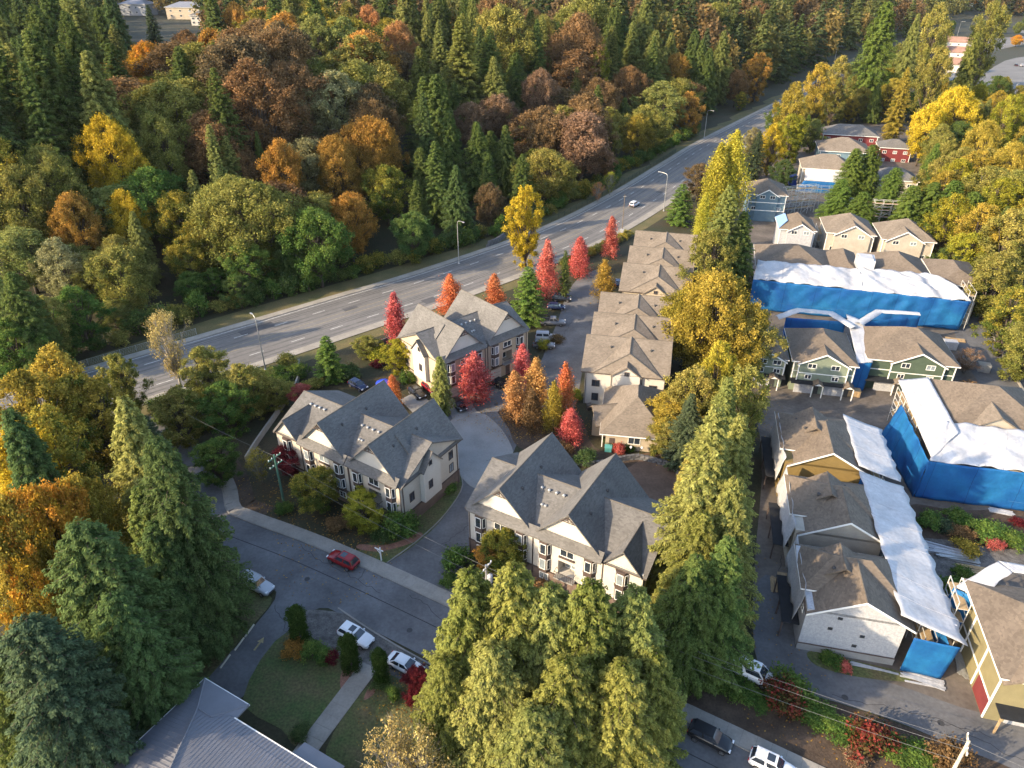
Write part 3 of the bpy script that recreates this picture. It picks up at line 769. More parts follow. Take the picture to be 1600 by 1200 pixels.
def plain_house(label, x, y, rot, W, D, ze, zr, m, rm=shingle_brown, gx=None, ghw=2.5, wins=True, name='estate_house', hipx=None):
    h = House(name, label, x, y, rot)
    h.box('wall', m, 0, W, 0, D, 0, ze - .2); h.hip(0, W, 0, D, ze, zr, rm, over=.5)
    if gx is not None: gable_front(h, gx, 0, ghw, ze - .15, ze + ghw * .55, m, rm, back=D * .45)
    corner_trim(h, [(0, 0), (W, 0)], .2, ze - .25)
    if wins:
        n = max(2, int(W / 3.5))
        for k in range(n):
            for zz in ((ze - 1.7, ze - 4.6) if gx is None else (ze - 4.3,)): h.window(W * (k + .5) / n, -.01 if gx is None else -.02, zz, 1.4, 1.1, 0, 1)
    return h
plain_house('red sided house at the top of the estate under the tall cedar', 124.5, 299, -16, 20, 12, 7, 10, siding_red, shingle_grey)
plain_house('red sided wing right of the blue grey house at the estate top', 141, 284, -16, 11, 9, 5.2, 7.6, siding_red, shingle_grey)
h = plain_house('blue grey house with broad tan roof below the red house', 113, 271, -15, 17, 15, 7, 10.6, siding_blue, shingle_tan)
h = plain_house('tan roofed house with white sheeting over its blue netted front', 97.5, 245, -15, 16, 12, 7.4, 11, siding_beige, shingle_tan, wins=False)
plain_house('grey roofed house partly hidden behind the rear cedars', 119, 238, -15, 13, 10, 5.6, 8.5, siding_beige, shingle_grey)
h = plain_house('blue sided house with white trim and scaffold at its right', 70.5, 213, -12, 10.5, 12, 8, 11, siding_blue, shingle_brown, gx=5.2, ghw=3.0)
for zz in (5.6, 3.2): h.box('belt_course', trim_white, -.1, 10.6, -.7, -.62, zz, zz + .2)
h = plain_house('small white wrapped house with a blue roof sheet', 70.8, 184.5, -12, 8.6, 9, 7, 10.2, wrap_white, shingle_brown, gx=5.0, ghw=3.2, wins=False)
h.part('blue_roof_sheet', MB().extrude([(-.55, -.4, 7.08), (1.6, 1.4, 8.75), (1.6, 7.6, 8.75), (-.55, 9.4, 7.08)], (-.02, 0, .1)), mat('blue_roof_film', (.2, .33, .62), var=.15, rough=.4))
plain_house('left one of two beige gabled houses above the white sheeting', 83.0, 183.5, -13, 11.5, 12, 6.4, 10, siding_beige, shingle_tan, gx=6.2, ghw=4.4)
plain_house('right one of two beige gabled houses above the white sheeting', 95.5, 178.5, -13, 12, 12, 6.4, 10.2, siding_beige, shingle_tan, gx=5.0, ghw=4.4)
# long sheeted block (H3): roofs behind the white band
H3 = House('estate_block', 'long house block with four tan hips behind the white sheeting', 57.5, 149, -14.5, 'house')
H3.box('wall', siding_beige, .5, 42, 3, 20, 0, 6.8)
H3.box('wall', siding_beige, 38, 44, 9, 20, 0, 6.6)
for x0, x1, zr in ((-3, 13, 11.2), (13.5, 19.5, 9.6), (21, 34, 11.2), (35, 44.5, 9.6)): H3.hip(x0, x1, 6.5, 21.5, 7.6, zr, shingle_brown, over=.3)
# sheeted block on the right (J)
J = House('estate_block', 'tan roofed house wrapped below in blue netting at the right edge', 60.6, 84.2, -12, 'house')
J.box('wall', siding_beige, 3.5, 36, 4, 20, 0, 7.4)
J.hip(4.8, 19, 8.6, 22, 8, 11.6, shingle_brown, over=.3); J.hip(16, 36, 8.2, 19, 8.0, 10.8, shingle_tan, over=.3); J.gable((11, 8.4), (11, 14), 3.6, 8, 10.2, shingle_tan, wall=siding_beige)
# row K along the site drive
def K_at(u, v): c, s = math.cos(R(-13)), math.sin(R(-13)); return 33.2 + u * c - v * s, 56.6 + u * s + v * c
def rowK(label, v0, D, m, gable_z, gx=6.0, yellow=None, W=10.4):
    x, y = K_at(0, v0); h = House('estate_house', label, x, y, -13)
    h.box('wall', m, 0, W, 0, D, 0, 6.6)
    h.hip(-.2, W + .2, 3.0, D + .1, 6.9, 9.3, shingle_brown, over=.3)
    h.gable((gx, 0), (gx, D * .6), 5.4, 6.3, 9.3, shingle_brown, over=.35, side=.3, wall=yellow or m)
    bb = MB()
    for sg in (-1, 1): bb.extrude([(gx, -.42, 9.32), (gx + sg * 5.7, -.42, 6.15), (gx + sg * 5.7, -.42, 5.9), (gx, -.42, 9.05)], (0, -.05, 0))
    h.part('barge_board', bb, trim_white)
    h.gable((gx - 1.5, D * .45), (gx - 1.5, D - 1.2), 3.4, 7.1, 9.4, shingle_brown, over=.1, side=.2)
    h.box('lean_to_roof', black_paper, -2.0, -.05, 1.0, D - 1.2, 2.7, 2.85)
    for k in range(3): h.box('porch_post', trim_brown, -1.95, -1.8, 1.2 + k * (D - 2.8) / 2, 1.35 + k * (D - 2.8) / 2, 0, 2.7)
    for k in range(3): h.window(-.02, 2 + k * (D - 4) / 2, 4.9, 1.3, 1.1, 270, 1)
    vent(h, 3, D * .5, 8.6, True); vent(h, 6.5, D * .7, 8.8, True); vent(h, 2.2, D * .75, 8.0, True)
    return h
K1 = rowK('yellow sided house at the top of the site drive row', 28.0, 12.6, siding_yellow, 8.5, yellow=siding_yellow)
K2 = rowK('middle house of the site drive row with dappled brown roof', 13.2, 10.8, siding_beige, 8.5)
K3 = rowK('white wrapped gable house at the lower end of the site drive', 0, 9.8, wrap_white, 9, yellow=wrap_white, gx=5.6)
K3.box('base_wall', concrete_pad, -.05, 10.45, -.1, .2, 0, 1.1); K3.box('base_trim', trim_brown, -.06, 10.46, -.14, -.1, 1.05, 1.2)
for x, z in ((3.6, 5.9), (2.9, 4.1), (6.4, 3.7), (5.9, 2.0)): K3.window(x, -.02, z, .5, .38, 0, 0, steel_dark)
# yellow house bottom right (L)
Lh = House('estate_house', 'olive yellow sided house cut by the right edge at the bottom', 49.9, 47.6, -14.5)
Lh.box('wall', siding_olive, 0, 14, 0, 13, 0, 6.8)
Lh.hip(0, 14, 0, 13, 7, 9.8, shingle_brown, over=.5)
Lh.gable((3.2, -.5), (3.2, 6), 3.0, 6.9, 8.6, shingle_brown, wall=siding_olive)
Lh.box('side_panel', siding_red, -.08, -.02, .1, 3.6, .2, 2.6)
for yy in (.0, 4.2, 8.6, 12.9): Lh.box('corner_board', trim_white, -.12, .02, yy - .09, yy + .09, .2, 6.7)
for zz in (2.7, 6.5): Lh.box('belt_course', trim_white, -.1, -.01, 0, 13, zz, zz + .18)
Lh.box('porch_roof', black_paper, .5, 8, -1.8, 0, 2.6, 2.75); Lh.box('garage_door', wrap_white, 2, 5, -.08, -.01, .02, 2.2)
for px in (.6, 4.1, 7.7): Lh.box('porch_post', timber, px, px + .18, -1.7, -1.52, 0, 2.6)
Lh.window(3.2, -.02, 5.4, 1.4, 1.1, 0, 1)

# --- church hall with ribbed metal roof (M), bottom left
M = House('church_hall', 'low hall with grey ribbed metal roof in the bottom left corner', *G(320, 1060, 4.6)[:2], -29, 'hall')
Mw = 40
M.box('wall', stucco_tan, .8, Mw, -24, -1.6, 0, 4.2)
def mroof(pts, ribs_dir, name='roof', t=.18):
    """one ribbed metal plane with standing seams as real ridges"""
    o = M.part(name, MB().extrude(pts, (0, 0, -t)), metal_roof); return o
zE, zR = 4.6, 7.4
p = [(0, 0, zE), (6.4, 0, zE), (6.4, -2.9, zE + .62), (2.9, -2.9, zE + .62)]
roof = M.part('roof', MB().extrude([(2.6, -3, zE + .62), (Mw, -3, zE + .62), (Mw, -13, zR), (9, -13, zR)], (0, 0, -.2)), metal_roof)
M.part('roof', MB().extrude([(0, 0, zE), (2.6, -3, zE + .62), (9, -13, zR), (9, -24, zR), (0, -24, zE)], (0, 0, -.2)), metal_roof)
M.part('roof', MB().extrude([(0, 0, zE), (6.4, 0, zE), (4.6, -3, zE + .64), (2.6, -3, zE + .62)], (0, 0, -.2)), metal_roof)
M.part('roof', MB().extrude([(6.4, 0, zE), (6.4, -3, zE), (4.6, -3, zE + .64)], (0, 0, -.2)), metal_roof)
M.part('eave_strip', MB().extrude([(4.4, -1.9, zE + .3), (Mw, -1.9, zE + .3), (Mw, -3.0, zE + .6), (4.4, -3.0, zE + .6)], (0, 0, -.16)), metal_roof)
sm = MB(); x = 3.2
while x < Mw:
    f0 = -3.02 if x > 2.6 else -3
    y1 = -13 if x > 9 else -3 - (x - 2.6) / 6.4 * 10
    if y1 < -3.4: sm.extrude([(x - .015, -1.95, zE + .34), (x - .015, y1, zE + .62 + (-3 - y1) * .278), (x - .015, y1, zE + .655 + (-3 - y1) * .278), (x - .015, -1.95, zE + .365)], (.03, 0, 0))
    x += .42
so = M.part('standing_seams', sm, metal_roof); so['kind'] = 'stuff'
sm = MB(); yy = -1.0
while yy > -24:
    xe = 9 if yy < -13 else (2.6 + (-yy - 3) * .64 if yy < -3 else 2.6 * -yy / 3)
    ze_ = zE + xe * (2.8 / 9)
    sm.extrude([(0.02, yy, zE + .01), (xe, yy, ze_ + .01), (xe, yy, ze_ + .045), (.02, yy, zE + .045)], (0, .03, 0)); yy -= .42
so = M.part('standing_seams', sm, metal_roof); so['kind'] = 'stuff'
M.part('ridge_cap', MB().tube((0, 0, zE + .06), (2.6, -3, zE + .68), .1, n=5).tube((2.6, -3, zE + .68), (9, -13, zR + .06), .1, n=5).tube((9, -13, zR + .06), (Mw, -13, zR + .06), .1, n=5), metal_roof)
M.part('ridge_cap', MB().tube((6.4, 0, zE + .04), (4.6, -3, zE + .68), .08, n=5).tube((2.6, -3, zE + .68), (4.6, -3, zE + .68), .08, n=5), metal_roof)
for cx, w in ((16.2, 5.0), (26, 4.5)):
    e = M.part('porch_roof', MB().extrude([(cx - w/2, 0.0, 3.9), (cx + w/2, 0.0, 3.9), (cx + w/2, -1.8, 4.3), (cx - w/2, -1.8, 4.3)], (0, 0, -.15)), metal_roof)
    for px in (cx - w/2 + .3, cx + w/2 - .4): M.box('porch_post', trim_white, px, px + .15, -.4, -.25, 0, 3.8)
M.part('gutter', MB().box(6.4, Mw, -1.9, -1.78, zE + .12, zE + .3).box(-.08, 0, -24, 0, zE - .2, zE).box(0, 6.4, 0, .08, zE - .2, zE), trim_white)
for k in range(6): M.window(9 + k * 4.5, -1.58, 2.2, 1.2, 1.5, 180, 1)

# --- distant buildings
for i, (px, py, W, D_2, z, m, rm, lb) in enumerate(((190, 24, 26, 16, 9, wrap_white, metal_roof, 'distant white building left of the bluish fir at the top'), (262, 30, 34, 18, 9, stucco_tan, metal_roof, 'distant pale building at the top left with light roof'),
        (300, 40, 16, 14, 7, stucco_white, shingle_grey, 'distant small house beside the orange tree at the top left'), (2, 85, 30, 16, 8, stucco_white, shingle_grey, 'distant pale house on the left edge at the top'), (4, 50, 26, 16, 9, siding_blue, shingle_grey, 'distant blue house on the left edge near the top'),
        (1492, 20, 24, 16, 12, siding_blue, shingle_grey, 'distant pale blue house at the top right'), (1540, 12, 24, 16, 12, stucco_tan, shingle_grey, 'distant tan house beside the pale blue house at the top'), (1597, 20, 26, 18, 12, siding_blue, shingle_grey, 'distant blue house at the top right corner'), (1520, -4, 30, 16, 12, stucco_white, shingle_tan, 'distant white house at the very top right'))):
    q = GT(px, py); hh = House('distant_house', lb, q.x, q.y, -12 + 5 * (i % 3)); hh.e.location.z = q.z
    hh.box('wall', m, 0, W, 0, D_2, 0, z); hh.hip(0, W, 0, D_2, z + .2, z + 4, rm, over=.8)
    for k in range(4):
        for zz in (z * .3, z * .72): hh.window(W * (k + .5) / 4, -.05, zz, 2.0, 1.6, 0, 1)
for i, (px, py) in enumerate(((1490, 75), (1488, 92), (1492, 112))):
    q = G(px, py); hh = House('distant_house', ['far pink roofed house nearest the lamp, top right', 'middle far pink roofed house at the top right', 'lowest far pink roofed house at the top right'][i], q.x - 8, q.y, -25)
    hh.box('wall', stucco_white, 0, 20, 0, 12, 0, 5); hh.gable((0, 6), (20, 6), 6, 5, 8.4, mat_shingle('shingle_pink', (.28, .17, .13)), wall=stucco_white)
    for k in range(3): hh.window(4 + 6 * k, -.05, 3, 1.6, 1.4, 0, 1)
# ================================================================ sheeting, netting, scaffolds
def sheet3(name, label, quad, m, nu, nv, amp, cat, seed, thick=.03, sag=0.0, edge=0.0, group=None):
    """creased sheet between four corners (a b / d c), as thick cloth"""
    rng = np.random.default_rng(seed); a, b, c, d = [np.array(q, float) for q in quad]
    nrm = np.cross(b - a, d - a); nrm /= np.linalg.norm(nrm)
    if nrm[2] < 0: nrm = -nrm
    ph = rng.random((10, 3)) * 6.28; fr = rng.uniform(.5, 2.2, (10, 2))
    top = []
    LU, LV = np.linalg.norm(b - a), np.linalg.norm(d - a)
    for j in range(nv + 1):
        for i in range(nu + 1):
            u, v = i / nu, j / nv
            P = (a * (1 - u) + b * u) * (1 - v) + (d * (1 - u) + c * u) * v
            w = sum(math.sin(fr[k, 0] * u * LU + ph[k, 0] + 1.3 * math.sin(fr[k, 1] * v * LV + ph[k, 1])) * (.7 if k < 5 else .35) for k in range(10)) / 4
            P = P + nrm * (amp * w + amp * .07 * rng.normal() - sag * math.sin(math.pi * v) * (0.6 + .4 * math.sin(u * LU * .9)))
            if edge and v > .999: P = P + (d - a) / LV * edge * math.sin(u * LU * 2.1 + ph[0, 0]) + np.array([0, 0, -edge * .5 * rng.random()])
            if edge and v < .001: P = P - (d - a) / LV * edge * .5 * math.sin(u * LU * 1.7 + ph[1, 0])
            top.append(P)
    mb = MB(); n1 = nu + 1; N = len(top)
    mb.v = [tuple(p) for p in top] + [tuple(p - nrm * thick) for p in top]
    for j in range(nv):
        for i in range(nu):
            k = j * n1 + i; mb.f.append((k, k + 1, k + n1 + 1, k + n1)); mb.f.append((N + k + n1, N + k + n1 + 1, N + k + 1, N + k))
    rimv = [i for i in range(n1)] + [j * n1 + nu for j in range(1, nv + 1)] + [nv * n1 + i for i in reversed(range(nu))] + [j * n1 for j in reversed(range(1, nv))]
    for k in range(len(rimv)):
        p, q = rimv[k], rimv[(k + 1) % len(rimv)]; mb.f.append((q, p, N + p, N + q))
    o = obj(name, mb, m, None, True)
    tag(o, label, cat, group)
    if name in ('blue_netting', 'white_sheeting') and nu >= 8:      # seams, straps and battens lying on the sheet
        i = int(rng.integers(2, 5)); per_m = nu / LU
        while i < nu:
            obj('seam', MB().path([tuple(top[j * n1 + i] + nrm * .01) for j in range(nv + 1)], [.022] * (nv + 1), 4), seam_blue if name == 'blue_netting' else seam_white, o)
            i += max(3, int(rng.uniform(3.2, 7.5) * per_m))
        if name == 'blue_netting' and nv > 6:
            j = int(rng.integers(nv // 3, nv - 2)); a_, b_ = sorted(rng.integers(0, n1, 2)); 
            if b_ - a_ > 3: obj('strap', MB().path([tuple(top[j * n1 + i] + nrm * .02) for i in range(a_, b_)], [.025] * (b_ - a_), 4), seam_pale, o)
    return o
seam_blue = mat('seam_blue', (.004, .03, .13), var=.2); seam_pale = mat('strap_pale', (.05, .16, .32), var=.2); seam_white = mat('seam_white', (.4, .41, .44), var=.2)
def L2W(x, y, rot, u, v, z):
    c, s = math.cos(R(rot)), math.sin(R(rot)); return (x + u * c - v * s, y + u * s + v * c, z)

def K3p(u, v, z): return L2W(33.2, 56.6, -13, u, v, z)
sheet3('white_sheeting', 'long white sheet along the right side of the site drive row', [K3p(9.5, 26.5, 7.7), K3p(9.5, .2, 7.7), K3p(16.2, -.9, 6.0), K3p(15.6, 26.0, 6.3)], plastic_white, 46, 10, .10, 'tarpaulin', 1, edge=.22, sag=.15)
sheet3('white_sheeting', 'shorter white sheet beside the yellow sided house', [K3p(9.7, 41.5, 7.5), K3p(9.7, 28.0, 7.5), K3p(15.6, 27.0, 6.3), K3p(15.4, 40.5, 6.2)], plastic_white, 26, 9, .10, 'tarpaulin', 2, edge=.2, sag=.15)
sheet3('blue_netting', 'blue netting panel hanging below the long white sheet at its lower end', [K3p(11.0, -1.0, 5.9), K3p(15.6, -1.2, 5.8), K3p(15.2, -1.0, .3), K3p(11.0, -.8, .3)], net_blue, 10, 14, .05, 'netting', 3)
sheet3('blue_netting', 'blue netting side under the long white sheet', [K3p(14.5, -.9, 5.8), K3p(14.1, 26, 5.9), K3p(14.2, 26, 3.0), K3p(14.5, -.9, 3.0)], net_blue, 30, 6, .06, 'netting', 4)
sheet3('blue_netting', 'small blue netting between the two white sheets of the drive row', [K3p(10.0, 26.6, 6.8), K3p(14.5, 26.4, 5.9), K3p(14.5, 26.4, .3), K3p(10.0, 26.6, .3)], net_blue, 10, 12, .06, 'netting', 5)
for k, (v0, v1) in enumerate(((1.5, 11.5), (13.5, 26), (28, 40))):
    sheet3('plastic_wrap', ['torn white plastic over the left wall of the lowest drive row house', 'torn white plastic over the left wall of the middle drive row house', 'torn white plastic over the left wall of the yellow sided house'][k],
           [K3p(-.1, v1, 7.2), K3p(-.1, v0, 7.2), K3p(-.75, v0, 3.2), K3p(-.75, v1, 3.2)], wrap_white, 30, 8, .14, 'plastic sheet', 10 + k, edge=.25)
sheet3('plastic_wrap', 'boxy white plastic cover at the left of the wrapped gable house', [K3p(-.5, 9.5, 7.3), K3p(2.2, 9.5, 7.3), K3p(2.2, 6.0, 7.0), K3p(-.6, 6.0, 6.8)], wrap_white, 10, 10, .10, 'plastic sheet', 14)
sheet3('plastic_wrap', 'small white plastic flap near the wrapped gable house corner', [K3p(1.6, 5.0, 7.3), K3p(3.6, 5.0, 7.4), K3p(3.4, 2.4, 6.9), K3p(1.4, 2.2, 6.7)], wrap_white, 10, 10, .08, 'plastic sheet', 15)

def Jp(u, v, z): return L2W(60.6, 84.2, -12, u, v, z)
sheet3('white_sheeting', 'wide white sheet over the front of the right-hand wrapped house', [Jp(3.6, 7.9, 8.7), Jp(38, 7.0, 8.6), Jp(38, -.2, 6.7), Jp(-.2, -.3, 6.7)], plastic_white, 80, 20, .34, 'tarpaulin', 20, sag=-.4, edge=.15)
sheet3('white_sheeting', 'white sheet over the left side of the right-hand wrapped house', [Jp(.2, 21.5, 7.6), Jp(4.6, 21.2, 8.8), Jp(4.6, 5.0, 8.8), Jp(.1, -.1, 6.9)], plastic_white, 12, 34, .1, 'tarpaulin', 21, edge=.1)
sheet3('blue_netting', 'blue netting on the front of the right-hand wrapped house', [Jp(-.3, -.5, 6.6), Jp(38, -.5, 6.6), Jp(38, -.8, .15), Jp(-.6, -.8, .15)], net_blue, 110, 14, .24, 'netting', 22)
sheet3('blue_netting', 'blue netting bulging on the left side of the right-hand wrapped house', [Jp(-.3, 15.5, 6.4), Jp(-.3, -.5, 6.6), Jp(-.8, -.8, .15), Jp(-2.2, 15, .15)], net_blue, 40, 14, .22, 'netting', 23)
def H3p(u, v, z): return L2W(57.5, 149, -14.5, u, v, z)
sheet3('white_sheeting', 'left half of the long white sheet above the blue netting', [H3p(-3, 7.6, 8.9), H3p(18.5, 7.4, 9.0), H3p(19, -.2, 7.1), H3p(-4, -.2, 7.3)], plastic_white, 60, 20, .42, 'tarpaulin', 30, sag=-.7, edge=.12)
sheet3('white_sheeting', 'right half of the long white sheet above the blue netting', [H3p(18.3, 7.8, 9.2), H3p(34, 7.6, 9.2), H3p(40.0, -.5, 7.0), H3p(18.6, -.5, 7.0)], plastic_white, 60, 20, .45, 'tarpaulin', 31, sag=-.8, edge=.12)
stub = MB().extrude([H3p(18.4, 7.6, 8.2), H3p(21.6, 7.4, 8.2), H3p(21.9, 11.6, 8.4), H3p(18.2, 11.8, 8.4)], (.1, 0, 2.6)); stub.extrude([H3p(18.7, 8.1, 10.82), H3p(21.3, 7.9, 10.82), H3p(21.4, 11.2, 10.82), H3p(18.6, 11.4, 10.82)], (0, .1, .35))
tag(obj('white_sheeting', stub, plastic_white), 'white wrapped stub rising above the long white sheet', 'tarpaulin')
sheet3('blue_netting', 'long blue netting wall below the white sheet', [H3p(-4, -.4, 7.2), H3p(39.8, -.6, 6.9), H3p(39.2, -.6, .2), H3p(-4, -.6, .2)], net_blue, 130, 14, .26, 'netting', 33)
sheet3('blue_netting', 'blue netting on the end of the long sheeted block', [H3p(39.8, -.6, 6.9), H3p(40.3, 2.6, 7.2), H3p(40.0, 2.6, .2), H3p(39.3, -.6, .2)], net_blue, 6, 12, .06, 'netting', 34)
# white walkway roofs meeting in a Y above the green houses
sheet3('white_sheeting', 'white walkway sheet running down between the two green houses', [tuple(G(1322, 490, 7.4)), tuple(G(1350, 502, 7.3)), tuple(G(1364, 566, 6.0)), tuple(G(1340, 567, 6.0))], plastic_white, 8, 22, .08, 'tarpaulin', 40, edge=.05)
def ribbon(label, pix, w, seed):
    ln = [G(*q) for q in pix]; mb = MB(); r2 = random.Random(seed); pts = []
    for a, b in zip(ln[:-1], ln[1:]):
        for k in range(8): pts.append(a.lerp(b, k / 8))
    pts.append(ln[-1])
    for i_, p in enumerate(pts):
        a, b = pts[max(0, i_ - 1)], pts[min(len(pts) - 1, i_ + 1)]; d = (b - a); n = Vector((-d.y, d.x, 0)).normalized() * (w / 2)
        for sg in (1, 0, -1):
            q = p + n * sg + Vector((0, 0, r2.uniform(-.06, .06) + (.25 if sg == 0 else 0))); mb.v.append(tuple(q)); mb.v.append(tuple(q - Vector((0, 0, .05))))
    for i_ in range(len(pts) - 1):
        o_ = i_ * 6
        for c in (0, 2): mb.f += [(o_ + c, o_ + c + 2, o_ + c + 8, o_ + c + 6), (o_ + c + 7, o_ + c + 9, o_ + c + 3, o_ + c + 1)]
        mb.f += [(o_, o_ + 6, o_ + 7, o_ + 1), (o_ + 4, o_ + 5, o_ + 11, o_ + 10)]
    return tag(obj('white_sheeting', mb, plastic_white, None, True), label, 'tarpaulin')
ribbon('left arm of the white walkway sheet above the green houses', [(1214, 496, 6.0), (1248, 484, 7.4), (1298, 489, 7.4), (1336, 512, 7.4)], 1.9, 1)
ribbon('right arm of the white walkway sheet above the green houses', [(1342, 506, 7.4), (1373, 486, 7.4), (1436, 490, 7.0)], 1.7, 2)
for k, (a_, b_, lb) in enumerate((((1228, 496, 6.2), (1322, 503, 7.1), 'blue netting hanging below the left arm of the walkway sheet'), ((1352, 503, 7.1), (1438, 494, 6.7), 'blue netting hanging below the right arm of the walkway sheet'))):
    A_, B_ = G(*a_), G(*b_); sheet3('blue_netting', lb, [tuple(A_), tuple(B_), (B_.x, B_.y - .1, .2), (A_.x, A_.y - .1, .2)], net_blue, 30, 10, .1, 'netting', 47 + k)
p0, p1 = G(1340, 567, 5.9), G(1363, 567, 5.9)
sheet3('blue_netting', 'blue netting strip below the white walkway sheet', [tuple(p0), tuple(p1), (p1.x - .4, p1.y - .3, .2), (p0.x - .4, p0.y - .3, .2)], net_blue, 8, 12, .05, 'netting', 45)
def F3p(u, v, z): return L2W(97.5, 245, -15, u, v, z)
sheet3('white_sheeting', 'white sheet on the front of the tan roofed rear house', [F3p(.8, -.5, 7.2), F3p(16.4, -.5, 7.2), F3p(16.2, -2.4, 3.8), F3p(.9, -2.4, 3.8)], plastic_white, 20, 8, .15, 'tarpaulin', 50)
sheet3('blue_netting', 'blue netting on the front of the tan roofed rear house', [F3p(.8, -2.5, 3.8), F3p(16.2, -2.5, 3.8), F3p(15.6, -2.8, .1), F3p(-1.4, -2.8, .1)], net_blue, 20, 8, .1, 'netting', 51)
def Lp(u, v, z): return L2W(49.9, 47.6, -14.5, u, v, z)
sheet3('white_sheeting', 'angled white sheet on the olive yellow house at the right edge', [Lp(-1.6, 12.2, 6.6), Lp(3.4, 16, 8.4), Lp(4.6, 14.6, 8.3), Lp(.4, 10.8, 6.9)], plastic_white, 16, 6, .07, 'tarpaulin', 60, edge=.1)
sheet3('white_sheeting', 'level white sheet on the olive yellow house at the right edge', [Lp(3.4, 16.0, 8.4), Lp(14, 15.8, 8.2), Lp(14, 14.4, 8.1), Lp(4.6, 14.5, 8.3)], plastic_white, 24, 6, .07, 'tarpaulin', 61, edge=.1)
sheet3('blue_netting', 'blue netting at the corner of the olive yellow house', [Lp(-1.7, 12.2, 6.5), Lp(.2, 10.7, 6.7), Lp(-.4, 10.4, .3), Lp(-2.4, 12.0, .3)], net_blue, 8, 12, .06, 'netting', 62)

# scaffold bays: frame of two standards, ledgers, brace and boards
def scaffold(label, x, y, rot, bays, lifts, bw=2.1, bd=1.2, lh=1.95, group=None):
    t = thing('scaffold', label, 'scaffold', (x, y, 0), R(rot), group)
    fr = MB()
    fr.tube((0, 0, 0), (0, 0, lifts * lh + 1), .065, n=5).tube((0, bd, 0), (0, bd, lifts * lh + 1), .065, n=5)
    for k in range(1, lifts + 1): fr.tube((0, 0, k * lh), (0, bd, k * lh), .04, n=4)
    fm = fr.mesh('standard_frame', scaf_m)
    lm = MB().tube((0, 0, 0), (bw, 0, 0), .055, n=4).mesh('ledger', scaf_m); bm = MB().tube((0, 0, 0), (bw, 0, lh), .05, n=4).mesh('brace', scaf_m)
    pm = MB().box(0, bw, .05, bd - .05, 0, .05).mesh('deck_board', timber)
    for b in range(bays + 1):
        o = link(bpy.data.objects.new('standard_frame', fm), t); o.location = (b * bw, 0, 0)
        if b == bays: continue
        for k in range(1, lifts + 1):
            for yy in (0, bd):
                for dz in (0, .95):
                    o = link(bpy.data.objects.new('ledger', lm), t); o.location = (b * bw, yy, k * lh + dz)
            o = link(bpy.data.objects.new('deck_board', pm), t); o.location = (b * bw, 0, k * lh + .03)
            if (b + k) % 2 == 0:
                o = link(bpy.data.objects.new('brace', bm), t); o.location = (b * bw, 0, (k - 1) * lh)
    return t
q = H3p(40.6, .2, 0); scaffold('scaffold tower at the right end of the long blue netting', q[0], q[1], 75, 3, 4)
q = H3p(40.4, 8.5, 0); scaffold('scaffold behind the tower at the end of the sheeted block', q[0], q[1], 75, 2, 3)
q = G(1228, 352); scaffold('tall scaffold in front of the blue sided house', q.x + 1, q.y + 8, 20, 5, 4, bw=2.4)
q = G(1240, 352); scaffold('second scaffold standing before the tan roofed rear house', q.x + 6, q.y + 18, -10, 6, 3, bw=2.4)
q = Jp(.2, 20.5, 0); scaffold('timber decked scaffold at the left side of the right-hand wrapped house', q[0], q[1], -100, 5, 3, bw=2.2)
q = G(1290, 392); scaffold('low scaffold left of the beige gabled houses', q.x - 1, q.y + 2, 75, 3, 2)
q = G(1330, 372); scaffold('scaffold rail behind the beige gabled houses', q.x + 4, q.y + 15, -13, 8, 3, bw=2.4)
for k, (u, v, n) in enumerate(((10.7, .3, 6), (10.7, 14, 6), (10.7, 28, 6))):
    q = K3p(14.0, v, 0); scaffold(['scaffold under the lower half of the long white sheet', 'scaffold under the upper half of the long white sheet', 'scaffold under the shorter white sheet'][k], q[0], q[1], 77, n, 2, lh=1.9)
q = Lp(-.6, 9.5, 0); scaffold('scaffold at the blue netted corner of the olive yellow house', q[0], q[1], 75, 2, 3)

# building-site clutter
crng = random.Random(8)
def lumber(label, px, py, n, L, rz, m=timber, name='board_stack'):
    p = G(px, py); t = thing(name, label, 'boards', (p.x, p.y, 0.05), rz)
    pm = MB().box(-L / 2, L / 2, -.12, .12, 0, .045).mesh('board', m)
    for k in range(n):
        o = link(bpy.data.objects.new('board', pm), t); o.location = (crng.uniform(-.3, .3), crng.uniform(-.7, .7), .05 * (k // 4) + .002 * k); o.rotation_euler = (crng.uniform(-.03, .03), crng.uniform(-.03, .03), crng.uniform(-.14, .14))
lumber('white scaffold planks stacked in the site garden', 1478, 862, 26, 5.2, R(-20), wrap_white)
lumber('grey scaffold planks piled in front of the site garden', 1495, 872, 22, 5.0, R(-14), steel)
lumber('pale boards lying left of the angled white sheet', 1525, 892, 10, 4.5, R(-18), timber)
lumber('white scrap boards beside the green shrub', 1492, 924, 8, 3.0, R(-8), wrap_white)
lumber('white planks on the ground below the blue netting panel', 1440, 1062, 12, 4.2, R(-22), wrap_white)
lumber('pale board rack left of the olive yellow house', 1505, 1040, 14, 3.5, R(70), steel)
lumber('orange plywood sheets beside the site drive', 1214, 915, 8, 2.6, R(75), timber)
lumber('scrap planks under the torn blue netting', 1565, 802, 10, 3.0, R(-15), wrap_white)
lumber('long white board before the wrapped gable wall', 1365, 1047, 3, 5.0, R(-14), wrap_white)
lumber('planks stacked below the scaffold tower', 1492, 532, 18, 3.5, R(-12), timber)
